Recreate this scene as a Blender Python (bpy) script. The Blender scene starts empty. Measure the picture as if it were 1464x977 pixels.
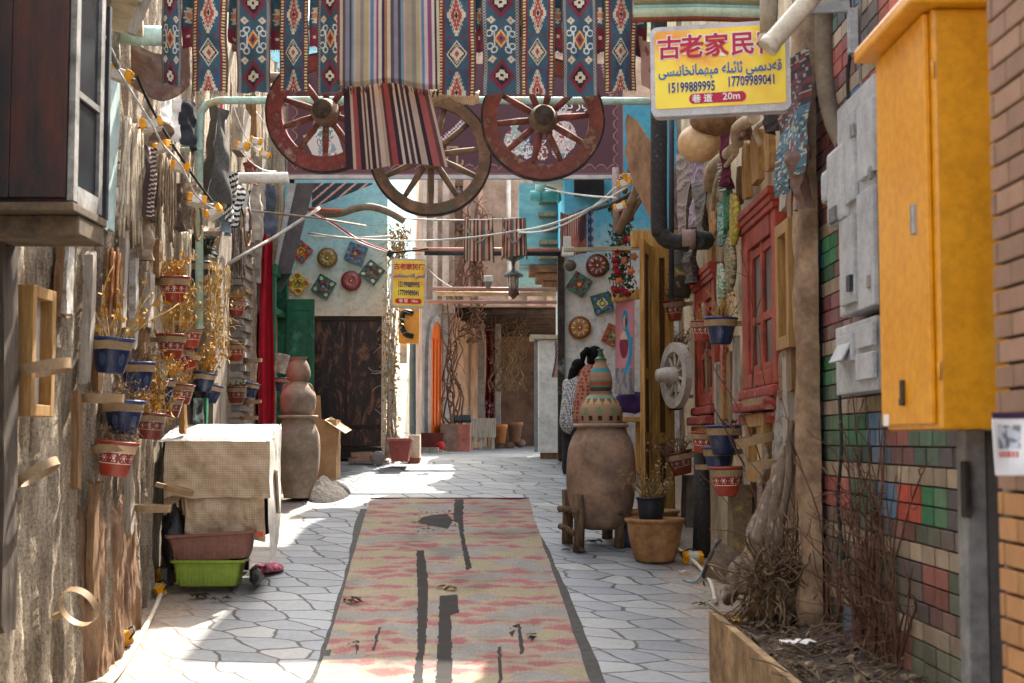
import bpy, bmesh, math, random
from math import sin, cos, pi, radians, sqrt, atan2, floor
from mathutils import Vector, Matrix, noise as mnoise
import numpy as np

sc = bpy.context.scene
COL = sc.collection
rnd = random.Random(7)

# ------------------------------------------------------------------ camera, sky, sun, exposure
FPX = 2033.3                       # focal length in pixels of the 1464 px wide photograph
PITCH = math.atan(141.5 / FPX)
EYE = Vector((0, 0, 1.7))
cam_d = bpy.data.cameras.new('camera'); cam = bpy.data.objects.new('camera', cam_d); COL.objects.link(cam)
cam.location = EYE; cam.rotation_euler = (pi/2 + PITCH, 0, 0)
cam_d.sensor_width = 36; cam_d.lens = FPX/1464*36
cam_d.clip_end = 1000; cam_d.clip_start = 0.05
cam_d.dof.use_dof = True; cam_d.dof.focus_distance = 15.5; cam_d.dof.aperture_fstop = 3.6
sc.camera = cam

SUN_DIR = Vector((0.38, 1.0, 1.32)).normalized()
sun_d = bpy.data.lights.new('sun', 'SUN'); sun = bpy.data.objects.new('sun', sun_d); COL.objects.link(sun)
sun_d.energy = 3.0; sun_d.angle = radians(0.5); sun_d.color = (1.0, 0.94, 0.84)
sun.rotation_euler = SUN_DIR.to_track_quat('Z', 'Y').to_euler(); sun.location = (0, 0, 30)
w = bpy.data.worlds.new('World'); sc.world = w; w.use_nodes = True
wn = w.node_tree.nodes; wn.clear()
bg = wn.new('ShaderNodeBackground'); wo = wn.new('ShaderNodeOutputWorld'); sky = wn.new('ShaderNodeTexSky')
sky.sky_type = 'NISHITA'; sky.sun_disc = False
sky.sun_elevation = math.asin(SUN_DIR.z); sky.sun_rotation = atan2(SUN_DIR.x, SUN_DIR.y)
sky.dust_density = 5.0; sky.air_density = 1.0; sky.ozone_density = 1.0
bg.inputs[1].default_value = 0.15
hs = wn.new('ShaderNodeHueSaturation'); hs.inputs['Saturation'].default_value = .5       # hazy desert sky
w.node_tree.links.new(sky.outputs[0], hs.inputs['Color']); w.node_tree.links.new(hs.outputs[0], bg.inputs[0]); w.node_tree.links.new(bg.outputs[0], wo.inputs[0])
sc.view_settings.view_transform = 'Standard'; sc.view_settings.look = 'None'
sc.view_settings.gamma = 1; sc.view_settings.use_curve_mapping = False
sc.view_settings.exposure = 2.58
sc.cycles.use_denoising = True
sc.cycles.max_bounces = 8; sc.cycles.diffuse_bounces = 5; sc.cycles.glossy_bounces = 3
sc.cycles.sample_clamp_indirect = 6

# ------------------------------------------------------------------ pixel -> place helpers (pixels of the 1464x977 photograph)
def ray(px, py):
    u = (px-732)/FPX; v = (488.5-py)/FPX
    return Vector((u, cos(PITCH)-v*sin(PITCH), sin(PITCH)+v*cos(PITCH)))
def P(px, py, Y):
    d = ray(px, py); return EYE + d*(Y/d.y)
def PX(px, py, X):
    d = ray(px, py); return EYE + d*(X/d.x)
def S(Y): return FPX/Y             # pixels per metre at depth Y
_far = [(20, 657.6), (23, 653.5), (26, 650), (30, 644.5), (37, 638)]
def gz(Y):
    if Y <= 10: return P(732, 343+629.4, 10).z
    if Y <= 20: return P(732, 343+6294/Y, Y).z
    for (a, ya), (b, yb) in zip(_far, _far[1:]):
        if Y <= b:
            za = P(732, ya, a).z; zb = P(732, yb, b).z
            return za + (zb-za)*(Y-a)/(b-a)
    return P(732, 638, 37).z
def G(px, Y, dz=0):
    p = P(px, 600, Y); p.z = gz(Y)+dz; return p
def yg(py):                         # depth of the ground seen at pixel row py
    return 6294/(py-343)

# ------------------------------------------------------------------ colours and materials
def C(h, k=1.0):
    h = h.lstrip('#'); o = []
    for i in (0, 2, 4):
        c = int(h[i:i+2], 16)/255
        o.append((c/12.92 if c <= .04045 else ((c+.055)/1.055)**2.4)*k)
    return tuple(o)
MATS = {}
def _base(name):
    m = bpy.data.materials.new(name); m.use_nodes = True
    nt = m.node_tree; b = nt.nodes['Principled BSDF']
    return m, nt, b
def _coord(nt, stretch=(1, 1, 1)):
    tc = nt.nodes.new('ShaderNodeTexCoord'); mp = nt.nodes.new('ShaderNodeMapping')
    mp.inputs['Scale'].default_value = stretch
    nt.links.new(tc.outputs['Object'], mp.inputs['Vector']); return mp.outputs['Vector']
def _noise(nt, vec, scale, detail=5, rough=.6):
    n = nt.nodes.new('ShaderNodeTexNoise'); n.inputs['Scale'].default_value = scale
    n.inputs['Detail'].default_value = detail; n.inputs['Roughness'].default_value = rough
    nt.links.new(vec, n.inputs['Vector']); return n
def _ramp(nt, fac, stops):
    r = nt.nodes.new('ShaderNodeValToRGB')
    while len(r.color_ramp.elements) < len(stops): r.color_ramp.elements.new(.5)
    for e, (p, c) in zip(r.color_ramp.elements, stops):
        e.position = p; e.color = (c[0], c[1], c[2], 1)
    nt.links.new(fac, r.inputs[0]); return r.outputs[0]
def _mix(nt, fac, a, b, mode='MIX'):
    m = nt.nodes.new('ShaderNodeMix'); m.data_type = 'RGBA'; m.blend_type = mode
    for sock, val in ((m.inputs[0], fac), (m.inputs[6], a), (m.inputs[7], b)):
        if isinstance(val, (int, float)): sock.default_value = val
        elif isinstance(val, tuple): sock.default_value = (val[0], val[1], val[2], 1)
        else: nt.links.new(val, sock)
    return m.outputs[2]
def _bump(nt, b, h, strength, dist=.01):
    bp = nt.nodes.new('ShaderNodeBump'); bp.inputs['Strength'].default_value = strength
    bp.inputs['Distance'].default_value = dist
    nt.links.new(h, bp.inputs['Height']); nt.links.new(bp.outputs[0], b.inputs['Normal'])

def M(name, c, c2=None, c3=None, scale=5, rough=.85, bump=.35, bscale=60, dist=.006, metal=0, stretch=(1, 1, 1), spec=.3):
    if name in MATS: return MATS[name]
    m, nt, b = _base(name)
    c2 = c2 or tuple(x*.62 for x in c)
    vec = _coord(nt, stretch)
    n1 = _noise(nt, vec, scale, 6, .65)
    stops = [(.32, c2), (.62, c)]
    if c3: stops = [(.28, c3), (.45, c2), (.66, c)]
    col = _ramp(nt, n1.outputs[0], stops)
    n2 = _noise(nt, vec, scale*7, 4, .7)
    g = _ramp(nt, n2.outputs[0], [(.25, (.62, .6, .58)), (.6, (1, 1, 1))])
    col = _mix(nt, .75, col, g, 'MULTIPLY')
    nt.links.new(col, b.inputs['Base Color'])
    b.inputs['Roughness'].default_value = rough; b.inputs['Metallic'].default_value = metal
    b.inputs['Specular IOR Level'].default_value = spec
    n3 = _noise(nt, vec, bscale, 5, .7)
    if bump: _bump(nt, b, n3.outputs[0], bump, dist)
    MATS[name] = m; return m
def MC(name, rough=.9, bump=.4, bscale=300, dist=.004, var=.6, vscale=9, spec=.2):
    """material whose pattern is the thing's own woven / painted colour attribute"""
    if name in MATS: return MATS[name]
    m, nt, b = _base(name)
    a = nt.nodes.new('ShaderNodeVertexColor'); a.layer_name = 'Col'
    vec = _coord(nt)
    n = _noise(nt, vec, vscale, 6, .7)
    g = _ramp(nt, n.outputs[0], [(.25, (.6, .57, .54)), (.65, (1, 1, 1))])
    col = _mix(nt, var, a.outputs[0], g, 'MULTIPLY')
    nt.links.new(col, b.inputs['Base Color']); b.inputs['Roughness'].default_value = rough
    b.inputs['Specular IOR Level'].default_value = spec
    n3 = _noise(nt, vec, bscale, 3, .7)
    if bump: _bump(nt, b, n3.outputs[0], bump, dist)
    MATS[name] = m; return m

def wear(m, c, scale=6, lo=.62, hi=.68, amt=.85, stretch=(1, 1, .5)):
    """chips, rust or stains with a shape of their own over a finished material"""
    nt = m.node_tree; b = nt.nodes['Principled BSDF']; lk = b.inputs['Base Color'].links[0]; src = lk.from_socket
    n = _noise(nt, _coord(nt, stretch), scale, 9, .78); f = _ramp(nt, n.outputs[0], [(lo, (0, 0, 0)), (hi, (amt,)*3)])
    nt.links.new(_mix(nt, f, src, c), b.inputs['Base Color']); return m

# ------------------------------------------------------------------ mesh builder
class MB:
    def __init__(s): s.v = []; s.f = []; s.c = []; s.sm = []
    def add(s, verts, faces, col=None, smooth=True, mat=None):
        o = len(s.v)
        if mat is not None: verts = [mat @ Vector(v) for v in verts]
        s.v += [tuple(v) for v in verts]
        for f in faces:
            s.f.append([o+i for i in f]); s.sm.append(smooth)
        if col is None or (len(col) == 3 and not isinstance(col[0], (tuple, list))):
            s.c += [col or (.5, .5, .5)]*len(faces)
        else: s.c += list(col)
        return s
    def box(s, c, size, rot=None, col=None, bev=.0):
        x, y, z = size[0]/2, size[1]/2, size[2]/2
        m = Matrix.Translation(c)
        if rot is not None: m = m @ (rot if isinstance(rot, Matrix) else eul(*rot))
        if bev <= 0:
            v = [(i*x, j*y, k*z) for i in (-1, 1) for j in (-1, 1) for k in (-1, 1)]
            f = [(0, 1, 3, 2), (4, 6, 7, 5), (0, 4, 5, 1), (2, 3, 7, 6), (0, 2, 6, 4), (1, 5, 7, 3)]
            return s.add(v, f, col, False, m)
        b = min(bev, x*.45, y*.45, z*.45)
        bm = bmesh.new(); bmesh.ops.create_cube(bm, size=1)
        bmesh.ops.scale(bm, vec=(2*x, 2*y, 2*z), verts=bm.verts)
        bmesh.ops.bevel(bm, geom=bm.edges[:], offset=b, segments=2, affect='EDGES', profile=.6)
        bm.verts.index_update()
        s.add([q.co[:] for q in bm.verts], [[q.index for q in f.verts] for f in bm.faces], col, False, m)
        bm.free(); return s
    def tube(s, pts, r, n=8, col=None, cap=True):
        pts = [Vector(p) for p in pts]; k = len(pts)
        if isinstance(r, (int, float)): r = [r]*k
        o = len(s.v); prev = None
        for i, p in enumerate(pts):
            t = (pts[min(i+1, k-1)]-pts[max(i-1, 0)])
            t = t.normalized() if t.length > 1e-9 else Vector((0, 0, 1))
            if prev is None:
                a = t.orthogonal().normalized()
            else:
                a = prev - t*prev.dot(t)
                a = a.normalized() if a.length > 1e-6 else t.orthogonal().normalized()
            prev = a; b = t.cross(a)
            for j in range(n):
                q = 2*pi*j/n; s.v.append(tuple(p + (a*cos(q)+b*sin(q))*r[i]))
        fs = [(o+i*n+j, o+i*n+(j+1) % n, o+(i+1)*n+(j+1) % n, o+(i+1)*n+j) for i in range(k-1) for j in range(n)]
        s.f += [list(f) for f in fs]; s.sm += [True]*len(fs); s.c += [col or (.5, .5, .5)]*len(fs)
        if cap:
            s.f += [[o+j for j in range(n)][::-1], [o+(k-1)*n+j for j in range(n)]]; s.sm += [False]*2; s.c += [col or (.5, .5, .5)]*2
        return s
    def lathe(s, prof, n=32, c=(0, 0, 0), mat=None, colfn=None, wob=0, seed=0):
        """prof: list of (radius, z) from bottom to top"""
        v = []; f = []; cc = []
        k = len(prof)
        for i, (r, z) in enumerate(prof):
            for j in range(n):
                a = 2*pi*j/n
                w_ = 1 + (wob*mnoise.noise(Vector((cos(a)*1.3+seed, sin(a)*1.3, z*4))) if wob else 0)
                v.append((c[0]+r*w_*cos(a), c[1]+r*w_*sin(a), c[2]+z))
        for i in range(k-1):
            for j in range(n):
                f.append((i*n+j, i*n+(j+1) % n, (i+1)*n+(j+1) % n, (i+1)*n+j))
                cc.append(colfn(i, j/n, (prof[i][1]+prof[i+1][1])/2) if colfn else (.5, .5, .5))
        if prof[0][0] > 1e-4: f.append(tuple(range(n))[::-1]); cc.append(cc[0])
        if prof[-1][0] > 1e-4: f.append(tuple((k-1)*n+j for j in range(n))); cc.append(cc[-2])
        return s.add(v, f, cc, True, mat)
    def prism(s, outline, thick, mat=None, col=None):
        """outline in local XZ, extruded along local Y by thick (centred)"""
        n = len(outline); h = thick/2
        v = [(x, -h, z) for x, z in outline] + [(x, h, z) for x, z in outline]
        f = [tuple(range(n)), tuple(range(2*n-1, n-1, -1))] + [(i, i+n, (i+1) % n+n, (i+1) % n) for i in range(n)]
        return s.add(v, f, col, False, mat)
    def ball(s, c, r, n=12, mat=None, col=None, squash=(1, 1, 1), wob=0, seed=0):
        v = []; f = []
        m_ = max(6, n//2+2)
        for i in range(m_+1):
            t = pi*i/m_
            for j in range(n):
                a = 2*pi*j/n; d = Vector((sin(t)*cos(a), sin(t)*sin(a), cos(t)))
                k = r*(1+(wob*mnoise.noise(d*1.7+Vector((seed, seed*2, 0))) if wob else 0))
                v.append((c[0]+d.x*k*squash[0], c[1]+d.y*k*squash[1], c[2]+d.z*k*squash[2]))
        for i in range(m_):
            for j in range(n): f.append((i*n+j, (i+1)*n+j, (i+1)*n+(j+1) % n, i*n+(j+1) % n))
        return s.add(v, f, col, True, mat)
    def sheet(s, fn, nx, ny, colfn=None, thick=0):
        """fn(u,v) -> point, u,v in 0..1 ; colfn(u,v) at face centres"""
        v = [tuple(fn(i/nx, j/ny)) for j in range(ny+1) for i in range(nx+1)]
        f = []; cc = []
        for j in range(ny):
            for i in range(nx):
                a = j*(nx+1)+i; f.append((a, a+1, a+nx+2, a+nx+1))
                cc.append(colfn((i+.5)/nx, (j+.5)/ny) if colfn else (.5, .5, .5))
        return s.add(v, f, cc, True)
    def board(s, c, size, rot=(0, 0, 0), seed=0, nz=14, jit=.012):
        """an old board along local Z: uneven width, split ragged ends, slight warp"""
        x, y, z = size[0]/2, size[1]/2, size[2]/2; v = []; f = []; M_ = Matrix.Translation(c) @ eul(*rot)
        ny = 5
        for i in range(nz+1):
            t = i/nz; e = (1 if i in (0, nz) else 0)
            for q in range(2*ny):
                yy = -y+2*y*(q if q < ny else 2*ny-1-q)/(ny-1); xx = -x if q < ny else x
                w_ = 1+.16*fbm(t*2.2+seed, seed*1.7, 1, 3)
                zz = -z+2*z*t+(e*min(.12*z, .09)*fbm(yy*14+seed, i, 3, 2)); k_ = .5*fbm(t*3+seed, yy*9, 5, 2)
                v.append((xx+jit*k_+.02*sin(t*3+seed)*min(1, z), yy*w_+jit*fbm(t*5, seed+q*.01, 2, 2), zz))
        n = 2*ny
        for i in range(nz):
            for q in range(n): f.append((i*n+q, i*n+(q+1) % n, (i+1)*n+(q+1) % n, (i+1)*n+q))
        f += [tuple(range(n))[::-1], tuple(nz*n+q for q in range(n))]
        return s.add(v, f, None, False, M_)
    def build(s, name, m, parent=None, solid=0, local=False):
        me = bpy.data.meshes.new(name)
        v = s.v
        if parent is not None and not local:
            o_ = parent.get('_o'); 
            q = Vector(o_) if o_ is not None else Vector((0, 0, 0))
            v = [(a[0]-q.x, a[1]-q.y, a[2]-q.z) for a in v]
        me.from_pydata(v, [], s.f)
        me.polygons.foreach_set('use_smooth', s.sm)
        at = me.color_attributes.new('Col', 'FLOAT_COLOR', 'CORNER')
        cnt = np.fromiter((len(f) for f in s.f), dtype=int, count=len(s.f))
        arr = np.ones((len(s.f), 4), dtype=np.float32); arr[:, :3] = np.array(s.c, dtype=np.float32).reshape(-1, 3)
        at.data.foreach_set('color', np.repeat(arr, cnt, axis=0).ravel())
        me.materials.append(m); me.validate(); me.update()
        o = bpy.data.objects.new(name, me); COL.objects.link(o)
        if parent is not None: o.parent = parent
        if solid:
            md = o.modifiers.new('solid', 'SOLIDIFY'); md.thickness = solid; md.offset = 0
        return o
def eul(x=0, y=0, z=0):
    return Matrix.Rotation(z, 4, 'Z') @ Matrix.Rotation(y, 4, 'Y') @ Matrix.Rotation(x, 4, 'X')
def TR(loc, x=0, y=0, z=0, s=1): return Matrix.Translation(loc) @ eul(x, y, z) @ Matrix.Diagonal((s, s, s, 1))

def tag(o, label, cat, group=None):
    o['label'] = label; o['category'] = cat; o['kind'] = 'thing'
    if group: o['group'] = group
    return o
def thing(name, label, cat, loc=(0, 0, 0), group=None):
    """Empty at the thing's base; parts built in world coordinates are re-based onto it"""
    o = bpy.data.objects.new(name, None); COL.objects.link(o); o.location = loc; o.empty_display_size = .1
    o['_o'] = list(loc); return tag(o, label, cat, group)
def sub(o, root):                    # let sub-parts built in world coordinates hang from part o
    o['_o'] = root['_o'] if '_o' in root else [0, 0, 0]; return o
def solo(name, mb, m, label, cat, loc=None, group=None, solid=0):
    """a thing that is one mesh, its origin moved to loc"""
    if loc is None:
        a = np.array(mb.v); loc = (float(a[:, 0].mean()), float(a[:, 1].mean()), float(a[:, 2].min()))
    mb.v = [(a[0]-loc[0], a[1]-loc[1], a[2]-loc[2]) for a in mb.v]
    o = mb.build(name, m, None, solid); o.location = loc
    return tag(o, label, cat, group)
def struct(o): o['kind'] = 'structure'; return o
def dup(root, loc=None, rot=None, scale=None, label=None, group=None):
    r = root.copy(); COL.objects.link(r)
    if loc is not None: r.location = loc
    if rot is not None: r.rotation_euler = rot
    if scale is not None: r.scale = (scale,)*3
    if label: r['label'] = label
    if group: r['group'] = group
    for ch in list(root.children):
        c = ch.copy(); COL.objects.link(c); c.parent = r
        for g in list(ch.children):
            d = g.copy(); COL.objects.link(d); d.parent = c
    return r
def fbm(x, y, z=0, o=4):
    a = 0; k = 1
    for i in range(o):
        a += k*mnoise.noise(Vector((x, y, z))); x *= 2.03; y *= 2.03; z *= 2.03; k *= .5
    return a
def sag(a, b, d, n=14):
    a = Vector(a); b = Vector(b)
    return [a.lerp(b, i/n) - Vector((0, 0, d*4*(i/n)*(1-i/n))) for i in range(n+1)]
def wander(p, d, L, n, jit, r):
    """points of a crooked stem"""
    p = Vector(p); d = Vector(d).normalized(); out = [p.copy()]
    for i in range(n):
        d = (d + Vector((r.uniform(-jit, jit), r.uniform(-jit, jit), r.uniform(-jit, jit)))).normalized()
        p = p + d*(L/n); out.append(p.copy())
    return out
def text(body, size, extrude=.001, bold=0.0, mat4=None, align='CENTER', sx=1):
    """lettering as mesh data lying in local XZ facing -Y"""
    c = bpy.data.curves.new('lettering', 'FONT'); c.body = body; c.size = size; c.extrude = extrude
    c.offset = bold; c.align_x = align; c.align_y = 'CENTER'; c.resolution_u = 2
    o = bpy.data.objects.new('lettering', c); COL.objects.link(o)
    bpy.context.view_layer.update()
    me = bpy.data.meshes.new_from_object(o.evaluated_get(bpy.context.evaluated_depsgraph_get()))
    mb = MB(); R = Matrix.Rotation(pi/2, 4, 'X')
    R = R @ Matrix.Diagonal((sx, 1, 1, 1))
    R = (mat4 @ R) if mat4 is not None else R
    mb.add([R @ v.co for v in me.vertices], [list(p.vertices) for p in me.polygons], None, False)
    bpy.data.objects.remove(o); bpy.data.curves.remove(c); bpy.data.meshes.remove(me)
    return mb
# ================================================================== THE SETTING
def paving_mat():
    m, nt, b = _base('paving')
    N = nt.nodes; L = nt.links
    tc = N.new('ShaderNodeTexCoord'); sep = N.new('ShaderNodeSeparateXYZ'); L.new(tc.outputs['Object'], sep.inputs[0])
    def math_(op, a, b2=None):
        q = N.new('ShaderNodeMath'); q.operation = op
        for i, val in enumerate((a, b2)):
            if val is None: continue
            if isinstance(val, (int, float)): q.inputs[i].default_value = val
            else: L.new(val, q.inputs[i])
        return q.outputs[0]
    x = math_('MULTIPLY', sep.outputs[0], 2.7); y = math_('MULTIPLY', sep.outputs[1], 3.5)
    xs = math_('ADD', x, math_('MULTIPLY', y, .5))
    cmb = N.new('ShaderNodeCombineXYZ'); L.new(xs, cmb.inputs[0]); L.new(y, cmb.inputs[1])
    nz = _noise(nt, tc.outputs['Object'], 2.2, 2); wob = N.new('ShaderNodeVectorMath'); wob.operation = 'MULTIPLY_ADD'
    L.new(nz.outputs[1], wob.inputs[0]); wob.inputs[1].default_value = (.5, .4, 0); L.new(cmb.outputs[0], wob.inputs[2])
    def vor(feature):
        v = N.new('ShaderNodeTexVoronoi'); v.voronoi_dimensions = '2D'; v.feature = feature
        v.inputs['Scale'].default_value = 1; v.inputs['Randomness'].default_value = .58
        L.new(wob.outputs[0], v.inputs['Vector']); return v
    ve = vor('DISTANCE_TO_EDGE'); vc = vor('F1')
    cell = _ramp(nt, vc.outputs['Color'], [(.1, C('#787d82')), (.5, C('#868b8f')), (.9, C('#9a9c9b'))])
    g1 = _noise(nt, tc.outputs['Object'], 1.1, 5, .65); g2 = _noise(nt, tc.outputs['Object'], 22, 5, .7)
    cell = _mix(nt, .55, cell, _ramp(nt, g2.outputs[0], [(.3, (.66, .64, .62)), (.62, (1, 1, 1))]), 'MULTIPLY')
    cell = _mix(nt, .75, cell, _ramp(nt, g1.outputs[0], [(.3, (.7, .66, .6)), (.6, (1, 1, 1))]), 'MULTIPLY')
    n3 = _noise(nt, tc.outputs['Object'], 9, 4, .6)
    edge = math_('ADD', ve.outputs['Distance'], math_('MULTIPLY', math_('SUBTRACT', n3.outputs[0], .5), .05))
    mr = N.new('ShaderNodeMapRange'); L.new(edge, mr.inputs[0]); mr.inputs[1].default_value = .014; mr.inputs[2].default_value = .05
    # dust gathered along the feet of the walls
    ax = math_('ABSOLUTE', math_('ADD', sep.outputs[0], .5))
    dm = N.new('ShaderNodeMapRange'); L.new(math_('ADD', ax, math_('MULTIPLY', g1.outputs[0], 1.3)), dm.inputs[0])
    dm.inputs[1].default_value = 2.35; dm.inputs[2].default_value = 3.05
    joint = _mix(nt, dm.outputs[0], C('#3a332e'), C('#7d6a57'))
    col = _mix(nt, mr.outputs[0], joint, cell)
    dust = _ramp(nt, g2.outputs[0], [(.3, C('#7a6552')), (.7, C('#a8937c'))])
    col = _mix(nt, math_('MULTIPLY', dm.outputs[0], .85), col, dust)
    L.new(col, b.inputs['Base Color']); b.inputs['Roughness'].default_value = .62
    b.inputs['Specular IOR Level'].default_value = .35
    h = math_('ADD', math_('MULTIPLY', mr.outputs[0], 1.0), math_('MULTIPLY', g2.outputs[0], .35))
    _bump(nt, b, h, .6, .012)
    return m
def ground():
    ys = [-40, -20, -5, 2, 6, 8, 9] + [9.5+.25*i for i in range(60)] + [25, 26, 28, 30, 33, 37, 45, 70, 200]
    xs = [-90, -30, -10, -4, -3.2] + [-3+.4*i for i in range(14)] + [3, 4, 10, 30, 90]
    mb = MB(); nx = len(xs)
    v = [(x, y, gz(y)+.006*mnoise.noise(Vector((x*1.5, y*1.5, 0)))) for y in ys for x in xs]
    f = [(j*nx+i, j*nx+i+1, (j+1)*nx+i+1, (j+1)*nx+i) for j in range(len(ys)-1) for i in range(nx-1)]
    mb.add(v, f)
    struct(mb.build('pavement', paving_mat()))
ground()

def XL(Y):                          # face of the left-hand house
    t = min(1, max(0, (Y-10.5)/2.5)); return -2.98 - .24*t

# ---------------------------------------------------------------- left: rough plastered house
m_rough = M('rough plaster', C('#cbbda6'), C('#9d8e7a'), C('#574a3c'), scale=2.4, stretch=(1, 1.9, .42), bump=1.0, bscale=60, dist=.03)
def gritty(m, col_scale=62, amt=1.0, bump=.5):
    """pebble grit over an existing plaster material"""
    nt = m.node_tree; b = nt.nodes['Principled BSDF']; lk = b.inputs['Base Color'].links[0]; src = lk.from_socket
    vec = _coord(nt, (1, 1, .8)); n = _noise(nt, vec, col_scale, 3, .8); st = _noise(nt, _coord(nt, (1, 3.2, .16)), 5, 6, .75)
    g = _ramp(nt, n.outputs[0], [(.34, (.42, .4, .38)), (.5, (.95, .95, .95)), (.66, (1.25, 1.22, 1.18))]); s2_ = _ramp(nt, st.outputs[0], [(.34, (.42, .37, .32)), (.47, (.95, .93, .91)), (.6, (1.25, 1.24, 1.22))])
    c_ = _mix(nt, amt, src, g, 'MULTIPLY'); c_ = _mix(nt, .95, c_, s2_, 'MULTIPLY'); nt.links.new(c_, b.inputs['Base Color'])
gritty(m_rough)
m_pale = M('pale wash', C('#d8cfc2'), C('#b3a797'), scale=3, bump=.4, bscale=50)
LH = thing('mud_plaster_house', 'rough grey-beige mud plastered house lining the left side of the alley', 'house', (-3, 12, 0))
def lw(u, v):
    Y = 2+17.9*u; z = -.4+7.2*v
    d = .06*fbm(Y*2.0, z*.22, 3)+.045*fbm(Y*8.5, z*.45, 9)+.016*fbm(Y*26, z*9, 1, 3)-.06*max(0, fbm(Y*4.5, z*.18, 21, 2)-.25)/.5+.05*(1-min(1, abs(fbm(Y*3.1, z*.12, 33, 3))*2.6))**3
    if z < 1.2: d += .03*(1.2-z)
    return (XL(Y)+d, Y, z)
mb = MB().sheet(lw, 600, 120)
mb.box((-5.2, 10.9, 3.2), (4.0, 17.8, 7.1))
mb.build('wall', m_rough, LH)
m_beam = M('weathered timber', C('#8a7a66'), C('#5c4e40'), scale=8, stretch=(6, 6, .7), bump=.5)
for i in range(12): MB().tube([(-3.6, 3+1.45*i, 6.2+.05*(i % 3)), (-2.55, 3+1.45*i, 6.2+.05*(i % 2))], .07, 8).build('roof_beam', m_beam, LH)

# ---------------------------------------------------------------- blue-washed house that closes the left of the ramp
def wash_mat(name, top, low, z0, z1):
    m, nt, b = _base(name)
    vec = _coord(nt); sep = nt.nodes.new('ShaderNodeSeparateXYZ'); nt.links.new(vec, sep.inputs[0])
    n1 = _noise(nt, vec, 1.6, 6, .7); ad = nt.nodes.new('ShaderNodeMath'); ad.operation = 'MULTIPLY_ADD'
    nt.links.new(n1.outputs[0], ad.inputs[0]); ad.inputs[1].default_value = 1.1; nt.links.new(sep.outputs[2], ad.inputs[2])
    mr = nt.nodes.new('ShaderNodeMapRange'); nt.links.new(ad.outputs[0], mr.inputs[0])
    mr.inputs[1].default_value = z0+.5; mr.inputs[2].default_value = z1+.5
    n2 = _noise(nt, vec, 7, 6, .75)
    top_c = _ramp(nt, n2.outputs[0], [(.3, top[1]), (.6, top[0])]); low_c = _ramp(nt, n2.outputs[0], [(.3, low[1]), (.6, low[0])])
    col = _mix(nt, mr.outputs[0], low_c, top_c)
    n4 = _noise(nt, vec, 14, 7, .8)
    col = _mix(nt, .5, col, _ramp(nt, n4.outputs[0], [(.34, (.5, .45, .4)), (.46, (1, 1, 1))]), 'MULTIPLY')
    nt.links.new(col, b.inputs['Base Color']); b.inputs['Roughness'].default_value = .9
    n3 = _noise(nt, vec, 30, 6, .7); _bump(nt, b, n3.outputs[0], .5, .01)
    return m
BH = thing('blue_washed_house', 'pale blue and cream house front with a dark metal door, left of the alley bend', 'house', (-2.4, 20, gz(20)))
m_bluewash = wash_mat('blue over cream wash', (C('#9fd0d6'), C('#86bcc6')), (C('#d9cdb6'), C('#bcae98')), 2.1, 3.3)
zt = P(500, 452, 20).z              # top of the door
xa, xb, xc, xd = P(392, 0, 20).x, P(449, 0, 20).x, P(549, 0, 20).x, P(556, 0, 20).x
mb = MB()
mb.box(((xa-1.2+xb)/2, 20.16, 4.2), (xb-xa+1.2, .32, 7.0)); mb.box(((xc+xd)/2, 20.16, 4.2), (xd-xc, .32, 7.0))
mb.box(((xb+xc)/2, 20.16, (zt+7.7)/2), (xc-xb, .32, 7.7-zt))
mb.box(((xa-1.2+xd)/2-.0, 23.1, 4.19), (xd-xa+1.18, 5.4, 6.98))
mb.build('wall', m_bluewash, BH)
def rustdoor_mat():
    m, nt, b = _base('swirled rusty sheet metal')
    vec = _coord(nt, (3, 3, 1.2)); n = _noise(nt, vec, 1.7, 8, .72); n.inputs['Distortion'].default_value = 2.2
    col = _ramp(nt, n.outputs[0], [(.36, C('#17120f')), (.5, C('#2b1e18')), (.6, C('#6b4630')), (.72, C('#8f6a50'))])
    nt.links.new(col, b.inputs['Base Color']); b.inputs['Roughness'].default_value = .5
    b.inputs['Metallic'].default_value = .25; _bump(nt, b, n.outputs[0], .25, .01); return m
m_rust = rustdoor_mat()
zb = gz(20)
MD = sub(MB().box(((xb+xc)/2, 20.06, (zt+zb+.18)/2), (xc-xb-.02, .05, zt-zb-.20)).build('door', m_rust, BH), BH)
mb = MB(); zm = P(500, 610, 20).z
mb.box(((xb+xc)/2, 20.025, zm), (xc-xb-.04, .03, .05), bev=.006); mb.box(((xb+xc)/2, 20.025, zt-.045), (xc-xb-.04, .03, .05), bev=.006)
mb.box(((xb+xc)/2, 20.027, (zm+zt)/2), (.03, .028, zt-zm-.1))
for q in range(6): mb.ball((xb+.08+q*.16, 20.03, zt-.045), .012, 6)
mb.build('door_rails', M('dark iron', C('#2a2420'), C('#4a3527'), metal=.4, rough=.6, bump=.2), MD)
MB().box(((xb+xc)/2, 20.0, zb+.09), (xc-xb+.02, .3, .17), bev=.01).build('doorstep', M('blackened stone', C('#2e2925'), C('#191614'), bump=.5), BH)

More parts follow.
